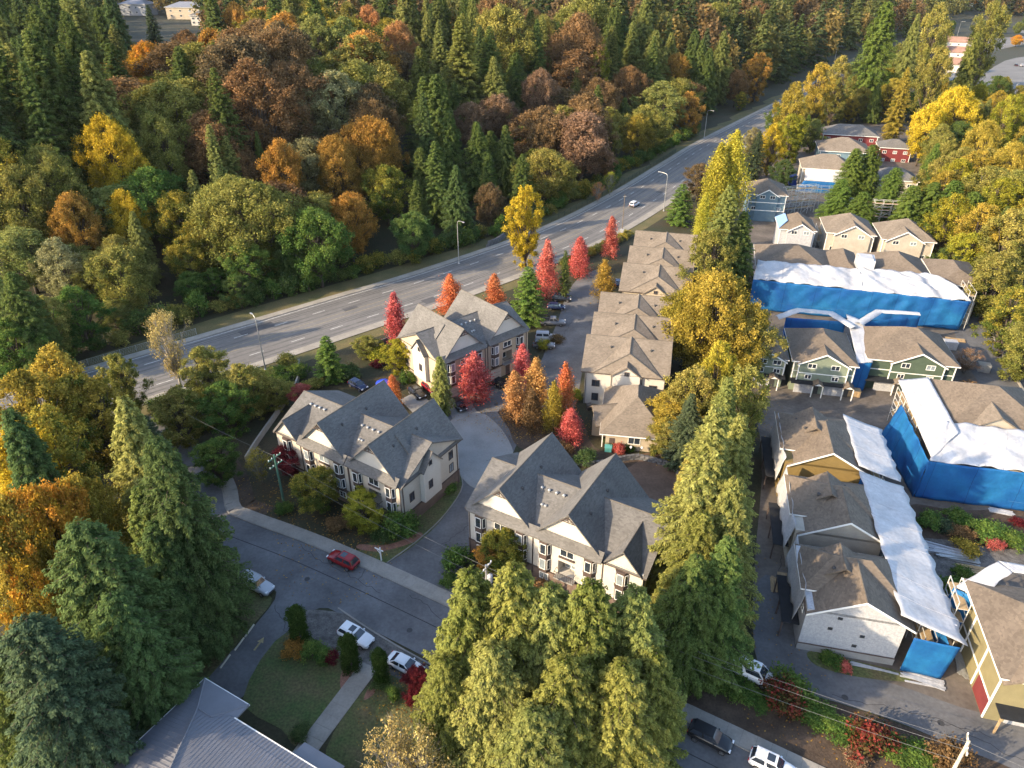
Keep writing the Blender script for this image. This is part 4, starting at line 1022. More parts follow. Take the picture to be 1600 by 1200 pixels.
def crate(label, px, py, w, d, hh, m, rz=0.0, name='site_container'):
    p = G(px, py); t = thing(name, label, 'container', (p.x, p.y, 0.03), rz)
    obj('body', MB().box(-w/2, w/2, -d/2, d/2, .1, hh), m, t); obj('lid', MB().box(-w/2 - .05, w/2 + .05, -d/2 - .05, d/2 + .05, hh, hh + .1), m, t)
    for k in range(5):
        x = -w/2 + w * (k + .5) / 5; obj('rib', MB().box(x - .05, x + .05, -d/2 - .06, -d/2 - .005, .15, hh - .05), m, t)
crate('blue portable toilet behind the tan roofed rear house', 1237, 290, 2.4, 2.2, 3.4, bin_blue, R(-12), 'portable_toilet')
crate('white site box below the scaffold tower', 1482, 545, 2.4, 1.6, 1.7, wrap_white, R(-12))
crate('blue wrapped pallet beside the shade-darkened green house', 1476, 590, 2.2, 1.6, 1.4, bin_blue, R(-12))
crate('wooden crate between the two green houses', 1330, 618, 2.6, 1.4, 1.2, timber, R(-12))
crate('orange skip box on the site drive', 1226, 912, 2.0, 1.5, 1.0, timber, R(-13))
crate('grey site box under the reddish pink tree', 1535, 580, 2.0, 1.6, 1.5, steel, R(-20))
crate('teal electrical box in the bed before the bungalow', 950, 705, 1.1, .9, .9, mat('teal_box', (.1, .35, .33), var=.1), R(-9), 'electrical_box')
crate('green covered tank behind the right beige gabled house', 1446, 402, 2.2, 2.0, 3.0, mat('green_cover', (.02, .12, .09), var=.3), R(-13), 'tank_cover')
# ================================================================ trees
def leaf_mesh(name, cen, axis, nor, size, aspect, clump, rng, m=None):
    """many small rhombic leaf sprays as one mesh; 'tint' per leaf, 'clump' per clump"""
    n = len(cen)
    axis = axis / (np.linalg.norm(axis, axis=1, keepdims=True) + 1e-9)
    b = np.cross(nor, axis); b /= (np.linalg.norm(b, axis=1, keepdims=True) + 1e-9)
    a = axis * size[:, None]; b = b * (size * aspect)[:, None]
    V = np.empty((n, 4, 3), np.float32)
    V[:, 0] = cen - a; V[:, 1] = cen + b - a * 0.1; V[:, 2] = cen + a; V[:, 3] = cen - b - a * 0.1
    me = bpy.data.meshes.new(name)
    me.vertices.add(n * 4); me.vertices.foreach_set('co', V.reshape(-1))
    me.loops.add(n * 4); me.loops.foreach_set('vertex_index', np.arange(n * 4, dtype=np.int32))
    me.polygons.add(n); me.polygons.foreach_set('loop_start', np.arange(0, n * 4, 4, dtype=np.int32))
    me.update(calc_edges=True)
    at = me.attributes.new('tint', 'FLOAT', 'FACE'); at.data.foreach_set('value', rng.random(n).astype(np.float32))
    at = me.attributes.new('clump', 'FLOAT', 'FACE'); at.data.foreach_set('value', clump.astype(np.float32))
    me.materials.append(m or leaf)
    return me

def conifer(name, seed, h=24.0, r=5.0, dens=26, lsize=0.30, shape=0.85, droop=0.35, gap=0.34, low=0.05, lump=0.25, m=None, asp=0.38, hang=0.2):
    rng = np.random.default_rng(seed)
    C, A, N, S, K = [], [], [], [], []
    tm = MB(); tm.path([(0, 0, -0.3), (0, 0, h * .3), (0.05, 0, h * .7), (0, 0.05, h * .985)], [h * .014, h * .011, h * .006, 0.03], 7)
    z = low * h; az = rng.random() * 6.28
    ph = rng.random(4) * 6.28
    while z < h * 0.985:
        t = z / h
        nb = 5 if t < .8 else 4
        for k in range(nb):
            az += 2.39996 + rng.normal() * .25
            lobes = 1 + lump * (math.sin(az * 2 + ph[0] + t * 5) * .5 + math.sin(az * 3 + ph[1] - t * 11) * .35 + math.sin(t * 23 + ph[2] + az) * .3)
            L = r * ((1 - t) ** shape) * min(1, .55 + (t - low) * 4) * (0.72 + .36 * rng.random()) * lobes + .25
            el = 0.55 * t - .05 + rng.normal() * .08
            d = np.array([math.cos(az), math.sin(az)]); q = np.array([-d[1], d[0]])
            zz = z + rng.normal() * gap * .4
            n = max(6, int(L * dens))
            s = rng.random(n) ** .62
            w = (0.30 * L * (1 - s) * np.minimum(1, s * 3 + .2) + .13) * rng.uniform(-1, 1, n)
            cz = zz + L * (el * s - droop * s * s * (1 - .35 * s)) - np.abs(w) * .28 - rng.random(n) ** 2 * hang * (0.5 + L * .12)
            xy = d[None] * (L * s)[:, None] + q[None] * w[:, None]
            C.append(np.column_stack([xy, cz]))
            side = np.sign(w)[:, None] * q[None] * .8 + d[None] * .8
            ax = np.column_stack([side, -0.35 - .3 * rng.random(n)]) + rng.normal(size=(n, 3)) * .3
            A.append(ax)
            nn = np.column_stack([d[None].repeat(n, 0) * .45, np.full(n, .9)]) + rng.normal(size=(n, 3)) * .35
            N.append(nn); S.append(lsize * rng.uniform(.6, 1.25, n) * (.75 + .25 * min(1, L / 2)))
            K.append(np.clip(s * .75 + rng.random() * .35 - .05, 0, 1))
            if L > 1.6 and k % 2 == 0:
                tm.path([(0, 0, zz), (d[0]*L*.5, d[1]*L*.5, zz + L*(el*.5 - droop*.2)), (d[0]*L*.9, d[1]*L*.9, zz + L*(el*.9 - droop*.55))], [.05, .035, .012], 4)
        z += gap * (1.15 - .45 * t) * (.8 + .4 * rng.random())
    me = leaf_mesh(name + '_crown', *[np.concatenate(x) for x in (C, A, N)], np.concatenate(S), asp, np.concatenate(K), rng, m)
    return dict(crown=me, trunk=tm.mesh(name + '_trunk', bark, True), h=h, r=r)

def broadleaf(name, seed, h=18.0, r=5.5, nclump=80, per=190, lsize=0.30, profile='round', base=.18, lump=.3, rc=(.17, .30), sparse=0.0, tb=None, m=None, asp=.62):
    rng = np.random.default_rng(seed)
    C, A, N, S, K = [], [], [], [], []
    tm = MB(); z0 = base * h
    ph = rng.random(8) * 6.28
    def prof(t):
        if profile == 'round': return math.sqrt(max(0, 1 - (2 * t - .92) ** 2 / 1.18)) if t > .46 else .62 + .38 * (t / .46) ** .8
        if profile == 'column': return (1 - t) ** .62 * min(1, .62 + t * 2.2) * 1.12
        if profile == 'poplar': return (1 - t) ** .62 * min(1, .5 + t * 1.6) * 1.05
        if profile == 'vase': return min(1, .35 + t * 1.1) * math.sqrt(max(0, 1 - max(0, (t - .6) / .4) ** 2))
        if profile == 'hedge': return min(1, (1 - t) * 5) ** .5 * (0.92 + .08 * math.sin(t * 9))
        return 1
    th = h * .55 if profile in ('round', 'vase') else h * .93
    tm.path([(0, 0, -.3), (.1, 0, th * .4), (0, .1, th)], [h * .017 + .03, h * .012 + .02, .05], 7)
    centres = []
    for i in range(nclump):
        t = rng.random() ** .85
        az = rng.random() * 6.28
        lob = 1 + lump * (.5 * math.sin(az * 2 + ph[0] + t * 4) + .4 * math.sin(az * 3 + ph[1] - t * 6) + .35 * math.sin(az * 5 + ph[2] + t * 9))
        pr = r * prof(t) * lob
        crad = r * rng.uniform(*rc) * (.6 + .4 * prof(t))
        if profile in ('column', 'poplar', 'hedge'): crad = min(crad * 1.7, max(.35, pr * .75))
        rad = max(0, pr - crad * .7) * rng.uniform(.25, 1) ** .45
        c = np.array([rad * math.cos(az), rad * math.sin(az), z0 + (h - z0) * t - crad * .6 * (t > .8)])
        centres.append((c, crad, t))
    for i, (c, crad, t) in enumerate(centres):
        n = int(per * (crad / (r * .5 * (rc[0] + rc[1]))) ** 1.6 * (1 - sparse)) if profile not in ('column', 'poplar', 'hedge') else int(per * rng.uniform(.7, 1.2))
        n = max(12, n)
        dv = rng.normal(size=(n, 3)); dv[:, 2] = dv[:, 2] * .8 + .25
        dv /= np.linalg.norm(dv, axis=1, keepdims=True)
        rr = crad * (np.abs(rng.normal(.72, .36, n)) if profile != 'hedge' else rng.uniform(.4, .95, n))
        st = np.array([1, 1, 1.25 if profile in ('round', 'vase') else 1.6])
        P = c[None] + dv * rr[:, None] * st[None]
        P[:, 2] = np.maximum(P[:, 2], .08)
        out = P - np.array([0, 0, z0 + (h - z0) * .35]); out /= np.linalg.norm(out, axis=1, keepdims=True) + 1e-6
        C.append(P); N.append(dv * .6 + out * .5 + rng.normal(size=(n, 3)) * .5)
        A.append(rng.normal(size=(n, 3)) + np.array([0, 0, -.3]))
        S.append(lsize * rng.uniform(.55, 1.3, n))
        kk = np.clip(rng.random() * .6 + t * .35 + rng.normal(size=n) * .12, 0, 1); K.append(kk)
        if (i % 3 == 0 or sparse > 0) and profile in ('round', 'vase'):
            zb = z0 * .8 + (c[2] - z0) * .35 * rng.random()
            mid = c * np.array([.5, .5, 0]) + np.array([0, 0, zb + (c[2] - zb) * .6])
            tm.path([(0, 0, zb), tuple(mid), tuple(c + rng.normal(size=3) * .1)], [h * .006 + .02, h * .004 + .012, .012], 5)
            if sparse > 0:
                for q in range(5):
                    e = c + rng.normal(size=3) * crad * .7; tm.tube(tuple(mid * .3 + c * .7), tuple(e), .022, .006, 4)
    me = leaf_mesh(name + '_crown', *[np.concatenate(x) for x in (C, A, N)], np.concatenate(S), asp, np.concatenate(K), rng, m)
    return dict(crown=me, trunk=tm.mesh(name + '_trunk', tb or bark, True), h=h, r=r)

SP = {
 'cedar': [conifer('cedar', s, 24, 5.2, dens=52, lsize=.17, shape=.70, droop=.5, gap=.21, lump=.30, hang=.7, asp=.42) for s in (11, 12, 13)],
 'fir': [conifer('fir', s, 26, 5.0, dens=46, lsize=.18, shape=.76, droop=.34, gap=.25, lump=.34, hang=.45) for s in (21, 22, 23)],
 'broadcedar': [conifer('broadcedar', s, 24, 5.4, dens=50, lsize=.165, shape=.55, droop=.5, gap=.21, lump=.30, hang=.7, asp=.42) for s in (15, 16)],
 'spire': [conifer('spire', s, 12, 3.0, dens=34, lsize=.17, shape=.7, droop=.2, gap=.22, lump=.16, low=.02, hang=.15) for s in (31, 32)],
 'maple': [broadleaf('maple', s, 18, 5.6, nclump=210, per=210, lsize=.175, rc=(.10, .22), lump=.42) for s in (41, 42, 43, 44)],
 'bigmaple': [broadleaf('bigmaple', s, 21, 8.6, nclump=430, per=150, lsize=.19, rc=(.07, .16), lump=.4, base=.1) for s in (45, 46)],
 'alder': [broadleaf('alder', s, 18, 4.4, nclump=190, per=170, lsize=.155, lump=.5, rc=(.09, .2), base=.06) for s in (51, 52)],
 'sparse': [broadleaf('sparse', s, 13, 3.6, nclump=75, per=110, lsize=.125, sparse=.3, profile='vase', tb=bark_pale, base=.15) for s in (61, 62)],
 'column': [broadleaf('column', s, 11, 2.3, nclump=120, per=90, lsize=.125, profile='column', base=.05, lump=.42) for s in (71, 72, 73)],
 'poplar': [broadleaf('poplar', s, 20, 4.6, nclump=150, per=150, lsize=.19, profile='poplar', base=.03, lump=.6) for s in (81, 82)],
 'topiary': [broadleaf('topiary', s, 4.2, 1.05, nclump=110, per=110, lsize=.075, profile='hedge', base=.0, lump=.05) for s in (91,)],
 'bush': [broadleaf('bush', s, 3.0, 1.9, nclump=34, per=95, lsize=.14, base=.02, rc=(.24, .42)) for s in (95, 96, 97)],
 'weeping': [conifer('weeping', 99, 12, 1.7, dens=60, lsize=.16, shape=.5, droop=1.3, gap=.25, lump=.5, low=.03, hang=.8)],
}
PAL = {  # leaf colours: (inner, tip); sunlit tone painted into light and cedar conifers
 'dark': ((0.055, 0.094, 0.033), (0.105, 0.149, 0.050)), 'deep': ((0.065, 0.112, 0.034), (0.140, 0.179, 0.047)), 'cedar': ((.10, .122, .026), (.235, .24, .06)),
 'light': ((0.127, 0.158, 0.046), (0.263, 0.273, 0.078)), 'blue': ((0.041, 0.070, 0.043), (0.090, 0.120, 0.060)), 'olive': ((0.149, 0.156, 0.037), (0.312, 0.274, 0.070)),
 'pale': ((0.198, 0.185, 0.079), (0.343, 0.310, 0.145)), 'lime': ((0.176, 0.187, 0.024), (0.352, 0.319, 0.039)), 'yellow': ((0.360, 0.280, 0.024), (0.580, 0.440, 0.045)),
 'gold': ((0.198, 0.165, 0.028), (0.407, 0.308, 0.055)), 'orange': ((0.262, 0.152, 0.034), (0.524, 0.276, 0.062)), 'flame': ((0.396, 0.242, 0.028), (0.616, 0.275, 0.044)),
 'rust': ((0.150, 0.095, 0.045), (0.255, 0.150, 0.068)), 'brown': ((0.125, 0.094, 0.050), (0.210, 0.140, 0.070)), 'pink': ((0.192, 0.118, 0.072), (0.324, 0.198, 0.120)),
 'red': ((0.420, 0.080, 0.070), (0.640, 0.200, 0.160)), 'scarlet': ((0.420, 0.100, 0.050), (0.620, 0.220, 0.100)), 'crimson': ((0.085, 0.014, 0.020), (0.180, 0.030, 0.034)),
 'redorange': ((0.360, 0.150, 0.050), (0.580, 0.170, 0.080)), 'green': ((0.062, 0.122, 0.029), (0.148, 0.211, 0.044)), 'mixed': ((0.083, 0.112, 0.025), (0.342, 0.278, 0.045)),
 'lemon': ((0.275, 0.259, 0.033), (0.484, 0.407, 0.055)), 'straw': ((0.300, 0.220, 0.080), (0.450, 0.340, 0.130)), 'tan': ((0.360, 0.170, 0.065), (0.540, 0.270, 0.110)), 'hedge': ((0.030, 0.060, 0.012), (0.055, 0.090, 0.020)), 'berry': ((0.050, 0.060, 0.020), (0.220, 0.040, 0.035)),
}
trng = random.Random(77)
def tree(name, sp, pal, x, y, h, r, label, cat='tree', group=None, var=None):
    z = hz(x, y)
    src = SP[sp][trng.randrange(len(SP[sp])) if var is None else var]
    t = thing(name, label, cat, (x, y, z), trng.random() * 6.28, group)
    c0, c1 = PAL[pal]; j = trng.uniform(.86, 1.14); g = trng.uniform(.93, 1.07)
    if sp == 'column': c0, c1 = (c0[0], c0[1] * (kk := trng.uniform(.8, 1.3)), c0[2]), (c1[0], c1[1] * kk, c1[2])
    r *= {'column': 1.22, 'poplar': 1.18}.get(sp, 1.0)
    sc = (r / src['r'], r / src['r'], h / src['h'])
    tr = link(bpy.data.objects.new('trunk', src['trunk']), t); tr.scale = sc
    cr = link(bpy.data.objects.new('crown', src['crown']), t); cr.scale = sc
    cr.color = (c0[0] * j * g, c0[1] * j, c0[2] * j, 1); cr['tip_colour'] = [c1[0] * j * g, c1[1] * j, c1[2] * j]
    return t
TREES = []
SHOW = []
MARKS = []
FILL = []
import re
ORD = ['nearest', 'second nearest', 'third nearest', 'fourth nearest', 'fifth nearest', 'sixth nearest', 'seventh nearest', 'eighth nearest', 'ninth nearest', 'tenth nearest', 'eleventh nearest', 'twelfth nearest'] + [w + ' nearest' for w in 'thirteenth fourteenth fifteenth sixteenth seventeenth eighteenth nineteenth twentieth twenty-first twenty-second twenty-third twenty-fourth twenty-fifth twenty-sixth twenty-seventh twenty-eighth twenty-ninth thirtieth'.split()]
def tp(px, py, h, r, sp, pal, label, name=None, cat='tree', group=None):
    """a tree whose top shows at this photo pixel"""
    p = GT(px, py, h * .985)
    TREES.append((p.x, p.y, r)); SHOW.append((px, py, p.y, r * CAM_F / max(60, p.y)))
    nm = name or {'cedar': 'cedar_tree', 'broadcedar': 'cedar_tree', 'fir': 'fir_tree', 'spire': 'small_conifer', 'maple': 'maple_tree', 'bigmaple': 'maple_tree', 'alder': 'broadleaf_tree', 'sparse': 'thin_tree', 'column': 'columnar_maple',
          'poplar': 'poplar_tree', 'topiary': 'clipped_cedar', 'bush': 'shrub', 'weeping': 'weeping_conifer'}[sp]
    MARKS.append((px, py, re.split(r' (?:in|right|left|beside|at|above|below|touching|with|on|near|by|behind|under|of|hanging|just|rising|toward|cut|between|squeezed|fil[a-z]+|nearest|leaning|standing|low|overhanging|from|along|that|running) ', label)[0]))
    return tree(nm, sp, pal, p.x, p.y, h, r, label, cat if sp != 'bush' else 'shrub', group)
def bush(px, py, h, r, pal, label, name='shrub'):
    """a shrub whose foot shows at this pixel"""
    p = G(px, py); return tree(name, 'bush', pal, p.x, p.y, h, r, label, 'shrub')

# --- near left
tp(242, 684, 29, 5.7, 'broadcedar', 'dark', 'tall dark green cedar left of the street beside the silver SUV')
tp(190, 622, 27, 6.6, 'cedar', 'light', 'big pale-topped cedar left of the dark cedar at the street end')
tp(122, 818, 26, 7.0, 'broadcedar', 'dark', 'dark cedar with brownish sprays behind the metal roofed building')
tp(40, 968, 23, 6.2, 'broadcedar', 'blue', 'bluish cedar in the bottom left corner of the view', name='cedar_tree')
tp(172, 925, 20, 5.4, 'broadcedar', 'dark', 'dark cedar between the bluish corner cedar and the metal roof')
tp(240, 815, 20, 4.8, 'broadcedar', 'dark', 'lower dark cedar just behind the parked silver SUV')
tp(42, 768, 22, 5.6, 'bigmaple', 'flame', 'bright orange maple at the left edge among dark cedars')
tp(112, 752, 20, 3.8, 'maple', 'gold', 'yellow green maple right beside the bright orange maple')
tp(-8, 785, 22, 5, 'bigmaple', 'gold', 'golden maple cut by the left edge below the dark conifer')
tp(12, 640, 26, 5.5, 'cedar', 'dark', 'dark cedar on the left edge above the orange maple')
tp(75, 545, 20, 5.2, 'alder', 'gold', 'tall golden tree on the left by the hidden end of the highway')
tp(138, 598, 16, 4.6, 'alder', 'gold', 'golden olive broadleaf tree below the tall golden tree by the highway')
tp(15, 668, 20, 5, 'alder', 'yellow', 'yellow broadleaf tree on the left edge under the tall golden tree')
tp(60, 640, 19, 5, 'alder', 'mixed', 'yellow and green broadleaf tree between tall golden tree and dark cedars')
tp(178, 556, 13, 3.2, 'alder', 'olive', 'rounded olive tree standing before the left end of the highway')
tp(250, 486, 16, 3.6, 'sparse', 'straw', 'thin straw coloured half bare tree in front of the highway')
tp(312, 545, 12, 4.2, 'alder', 'olive', 'olive tree right of the thin straw coloured tree')
tp(372, 572, 11, 4.4, 'alder', 'olive', 'dark olive tree near the base of the leftmost street lamp')
tp(345, 600, 10, 4.2, 'alder', 'green', 'green bushy tree below the olive trees by the creek bank')
tp(270, 610, 11, 4.2, 'alder', 'olive', 'olive green bushy tree in the hollow left of the creek bank')
tp(420, 592, 6.5, 3.4, 'alder', 'olive', 'low olive tree at the bank edge left of the concrete wall')
tp(225, 650, 14, 3.8, 'fir', 'blue', 'bluish pine leaning out behind the pale-topped cedar')
tp(28, 585, 20, 5.5, 'alder', 'gold', 'golden olive tree on the left edge hiding the highway')
tp(105, 590, 17, 5.0, 'alder', 'mixed', 'green and yellow tree hiding the left end of the highway')
tp(330, 690, 8, 3.5, 'alder', 'green', 'green undergrowth tree at the dead end of the street')
tp(-20, 1000, 18, 5.0, 'cedar', 'deep', 'deep green cedar cut by the left edge beside the corner cedar')
tp(215, 760, 22, 5.0, 'cedar', 'deep', 'deep green cedar between the two tallest left cedars')
tp(15, 425, 22, 6.0, 'cedar', 'deep', 'deep green cedar on the left edge above the highway end')
tp(55, 465, 15, 5.2, 'alder', 'olive', 'olive tree on the forest side at the left highway end')
tp(5, 500, 14, 5.0, 'alder', 'green', 'green tree at the left edge beside the highway fence')
tp(110, 450, 14, 5.0, 'alder', 'green', 'green tree behind the left highway fence')
# --- house A surroundings
tp(508, 526, 9.5, 3.5, 'spire', 'green', 'solitary bright green conifer between highway and grey townhouse')
tp(452, 692, 6.5, 3.0, 'maple', 'crimson', 'dark crimson maple beside the green utility pole')
tp(490, 738, 7.0, 3.6, 'maple', 'mixed', 'yellow and green maple in front of the left townhouse')
tp(562, 772, 6.5, 3.0, 'alder', 'lime', 'lime yellow small tree by the white sign post')
tp(398, 703, 6.5, 2.0, 'sparse', 'gold', 'thin yellowing tree at the street bend by the green pole')
bush(628, 836, 3.8, 2.6, 'green', 'dark green shrub at the right front corner of the left townhouse')
bush(700, 765, 1.2, 1.6, 'green', 'low green shrub at the side of the left townhouse near the circle')
bush(596, 842, 1.6, 1.6, 'dark', 'small dark shrub right of the lime yellow tree')
bush(530, 825, 1.8, 1.8, 'rust', 'rusty low shrub between yellow maple and lime tree')
bush(445, 800, 1.4, 1.4, 'green', 'small green shrub at the foot of the crimson maple')
tp(465, 602, 4.5, 2.2, 'maple', 'red', 'small red maple behind the left end of the left townhouse')
tp(612, 588, 6.5, 1.7, 'column', 'redorange', 'slim red and yellow maple behind the left townhouse roof')
tp(622, 532, 7.5, 3.3, 'alder', 'lime', 'lime green tree at the left wall of the middle townhouse')
tp(570, 527, 4.5, 2.8, 'alder', 'olive', 'low olive tree between the solitary conifer and lime tree')
bush(545, 590, 2.2, 2.6, 'dark', 'dark rounded shrub left of the blue car cover')
bush(590, 560, 2.4, 2.4, 'lime', 'lime shrub on the highway bank below the tall red maple')
bush(655, 585, 2.6, 2.0, 'rust', 'russet shrub against the left wall of the middle townhouse')
bush(638, 598, 2.2, 1.7, 'green', 'green shrub behind the blue covered car')
bush(590, 572, 1.2, 1.6, 'crimson', 'crimson low shrub behind the blue covered car')
tp(614, 460, 12, 2.5, 'column', 'red', 'tall red maple left of the middle townhouse by the highway')
tp(703, 430, 10, 2.6, 'column', 'scarlet', 'orange red maple behind the left gable of the middle townhouse')
tp(772, 430, 9, 2.6, 'column', 'scarlet', 'red maple behind the right gable of the middle townhouse')
tp(822, 292, 21, 5.0, 'alder', 'yellow', 'tall bright yellow tree beside the highway')
tp(826, 418, 13, 4.8, 'spire', 'green', 'broad dark green conifer at the foot of the tall yellow tree')
tp(856, 378, 14, 2.7, 'column', 'red', 'tallest red maple right of the tall yellow tree')
tp(884, 392, 12, 1.9, 'spire', 'deep', 'narrow dark green conifer between two red maples')
tp(907, 372, 10, 3.0, 'column', 'red', 'spreading pinkish red maple on the hedge by the highway')
tp(957, 340, 11, 2.3, 'column', 'red', 'slender pinkish red maple beside the tall signal pole')
tp(946, 408, 9.5, 2.3, 'column', 'orange', 'orange columnar maple at the corner of the tan row houses')
tp(741, 553, 10, 2.9, 'column', 'red', 'bright red maple in front of the middle townhouse garages')
tp(816, 540, 9, 2.1, 'column', 'red', 'red maple at the right front corner of the middle townhouse')
tp(686, 556, 12, 1.8, 'weeping', 'light', 'narrow weeping green conifer at the left front of the middle townhouse')
tp(838, 562, 11.5, 2.5, 'column', 'tan', 'tall tan orange columnar maple beside the turning circle')
tp(804, 582, 10, 2.3, 'column', 'tan', 'leftmost tan columnar maple beside the turning circle')
tp(866, 598, 10, 1.7, 'column', 'gold', 'yellow columnar maple between tan and red ones by the courtyard')
tp(884, 570, 12, 1.9, 'column', 'redorange', 'red and orange columnar maple nearest the single storey house')
tp(832, 610, 8, 2.0, 'column', 'rust', 'rust coloured lower maple in front of the tan columnar maple')
tp(893, 640, 6.5, 2.0, 'column', 'red', 'red maple bush tree at the foot of the red and orange maple')
bush(900, 625, 2.2, 1.4, 'lime', 'rounded yellow green shrub by the corner of the white row house')
bush(912, 722, 1.8, 2.2, 'dark', 'dark low shrub in the bed before the single storey house')
bush(880, 708, 1.6, 1.8, 'rust', 'rusty shrub at the foot of the columnar maples')
bush(958, 697, 1.2, 1.6, 'dark', 'clipped dark shrub under the window of the single storey house')
bush(980, 702, 1.2, 1.5, 'hedge', 'second clipped shrub under the window of the single storey house')
bush(966, 708, 1.7, 1.1, 'red', 'round bright red shrub before the single storey house')
bush(1022, 708, 1.1, .9, 'dark', 'tiny round dark shrub at the right corner of the single storey house')
bush(850, 545, 2.0, 1.6, 'lime', 'yellow green shrub at the right end of the middle townhouse')
bush(870, 535, 1.6, 1.6, 'brown', 'brownish shrub beside the lower parked white van')
# --- middle tree belt
tp(1122, 636, 30, 6.6, 'fir', 'light', 'tallest fir of the middle belt right of the grey front townhouse')
tp(1160, 648, 26, 5.4, 'fir', 'light', 'fir just right of the tallest belt fir above the site drive')
tp(1085, 700, 22, 4.4, 'fir', 'olive', 'olive fir left of the tallest belt fir')
tp(1150, 745, 23, 5.6, 'cedar', 'light', 'cedar low in the middle belt over the brown site drive')
tp(1100, 800, 20, 5.4, 'cedar', 'cedar', 'cedar at the lower end of the belt right of the front townhouse')
tp(1140, 840, 20, 5.4, 'fir', 'deep', 'dark fir at the bottom of the belt above the white van')
tp(1090, 868, 19, 5.0, 'cedar', 'deep', 'dark cedar at the lower left foot of the belt')
tp(1128, 535, 17, 3.6, 'alder', 'lemon', 'bright yellow tree in the middle of the belt below the golden maple')
tp(1082, 615, 14, 3.6, 'fir', 'blue', 'greyish green fir behind the small golden maple')
tp(1128, 432, 21, 8.6, 'bigmaple', 'gold', 'huge golden olive maple filling the middle of the belt')
tp(1085, 455, 16, 5.6, 'maple', 'gold', 'golden maple on the left flank of the huge belt maple')
tp(1180, 480, 16, 5.0, 'maple', 'olive', 'olive maple on the right flank of the huge belt maple')
tp(1050, 615, 9.5, 4.4, 'maple', 'gold', 'small golden maple beside the single storey house')
tp(1046, 660, 7, 3.2, 'alder', 'olive', 'olive shrubby tree at the stone retaining wall')
tp(1092, 575, 15, 4.2, 'alder', 'olive', 'olive tree left of the bright yellow belt tree')
tp(1168, 575, 18, 4.6, 'alder', 'olive', 'olive tree right of the bright yellow belt tree')
tp(1140, 590, 20, 4.6, 'fir', 'light', 'grey green fir just below the bright yellow belt tree')
tp(1118, 360, 20, 5.0, 'alder', 'olive', 'olive tree filling the belt between the upper fir and golden maple')
tp(1142, 290, 27, 6.6, 'fir', 'light', 'large fir at the upper part of the belt beside the white sheeting')
tp(1165, 330, 21, 6.2, 'fir', 'deep', 'darker fir on the right of the large upper belt fir')
tp(1152, 206, 27, 5.2, 'poplar', 'lemon', 'tallest yellow poplar at the upper end of the belt')
tp(1128, 226, 24, 4.6, 'poplar', 'lemon', 'yellow poplar left of the tallest belt poplar')
tp(1103, 303, 17, 2.6, 'poplar', 'lemon', 'thin yellow poplar at the left edge of the upper belt')
tp(1068, 288, 12, 5.0, 'spire', 'green', 'broad green cedar above the tan row houses by the highway')
tp(1098, 256, 12, 5.2, 'alder', 'brown', 'brownish round tree behind the broad green cedar')
tp(1188, 205, 17, 4.6, 'fir', 'blue', 'bluish fir right of the tall yellow poplars')
tp(1180, 200, 12, 4.0, 'alder', 'pale', 'pale olive tree at the highway edge behind the yellow poplars')
tp(1212, 195, 18, 4.8, 'alder', 'yellow', 'yellow orange tree above the blue house')
tp(1245, 130, 28, 6.5, 'alder', 'gold', 'golden tree beside the highway left of the red house')
tp(1285, 100, 30, 6.5, 'alder', 'gold', 'golden green tree rising above the red house')
tp(1318, 88, 30, 6.5, 'alder', 'olive', 'olive tree at the highway beside the tall green cedar')
tp(1228, 250, 10, 4.4, 'alder', 'dark', 'dark tree in the shade behind the blue house')
tp(1345, 75, 28, 5, 'fir', 'blue', 'bluish fir left of the tall green cedar')
# --- foreground cedars
for k, (px, py, h, r, pal, lb) in enumerate((
    (733, 893, 24, 5.3, 'cedar', 'leftmost sunlit cedar of the foreground clump'),
    (803, 885, 25, 5.5, 'cedar', 'second sunlit cedar from the left in the foreground clump'),
    (862, 918, 23, 5.5, 'light', 'sunlit cedar in the middle of the foreground clump'),
    (925, 912, 24, 5.6, 'cedar', 'fourth sunlit cedar from the left in the foreground clump'),
    (995, 925, 22, 5.4, 'light', 'paler cedar at the right end of the foreground clump'),
    (770, 1010, 20, 5.0, 'light', 'lower cedar filling the left front of the foreground clump'),
    (885, 1030, 20, 5.2, 'cedar', 'lower cedar filling the middle front of the foreground clump'),
    (695, 1030, 17, 4.2, 'cedar', 'small cedar at the left foot of the foreground clump'),
    (835, 1110, 17, 5.2, 'light', 'lowest cedar in the front of the foreground clump'),
    (1025, 1020, 18, 4.4, 'cedar', 'cedar at the right foot of the foreground clump'),
    (975, 1040, 19, 5.4, 'cedar', 'lower cedar filling the right front of the foreground clump'))):
    tp(px, py, h, r * 1.04, 'broadcedar', pal, lb)
tp(610, 1142, 12, 3.4, 'sparse', 'straw', 'straw yellow birch at the bottom edge left of the foreground cedars')
tp(655, 1150, 12, 3.0, 'sparse', 'straw', 'second straw yellow birch touching the foreground cedars')
tp(790, 832, 7.5, 3.2, 'maple', 'mixed', 'green and orange small tree behind the grey meter pole')
tp(762, 850, 5.5, 2.0, 'alder', 'orange', 'orange tinged small tree before the front townhouse')
bush(712, 888, 3.2, 2.2, 'green', 'dark green shrub at the left corner of the front townhouse')
bush(846, 935, 2.0, 2.0, 'rust', 'rusty low shrub under the balconies of the front townhouse')
bush(700, 912, 1.2, 1.3, 'green', 'small shrub by the drive entrance right side')
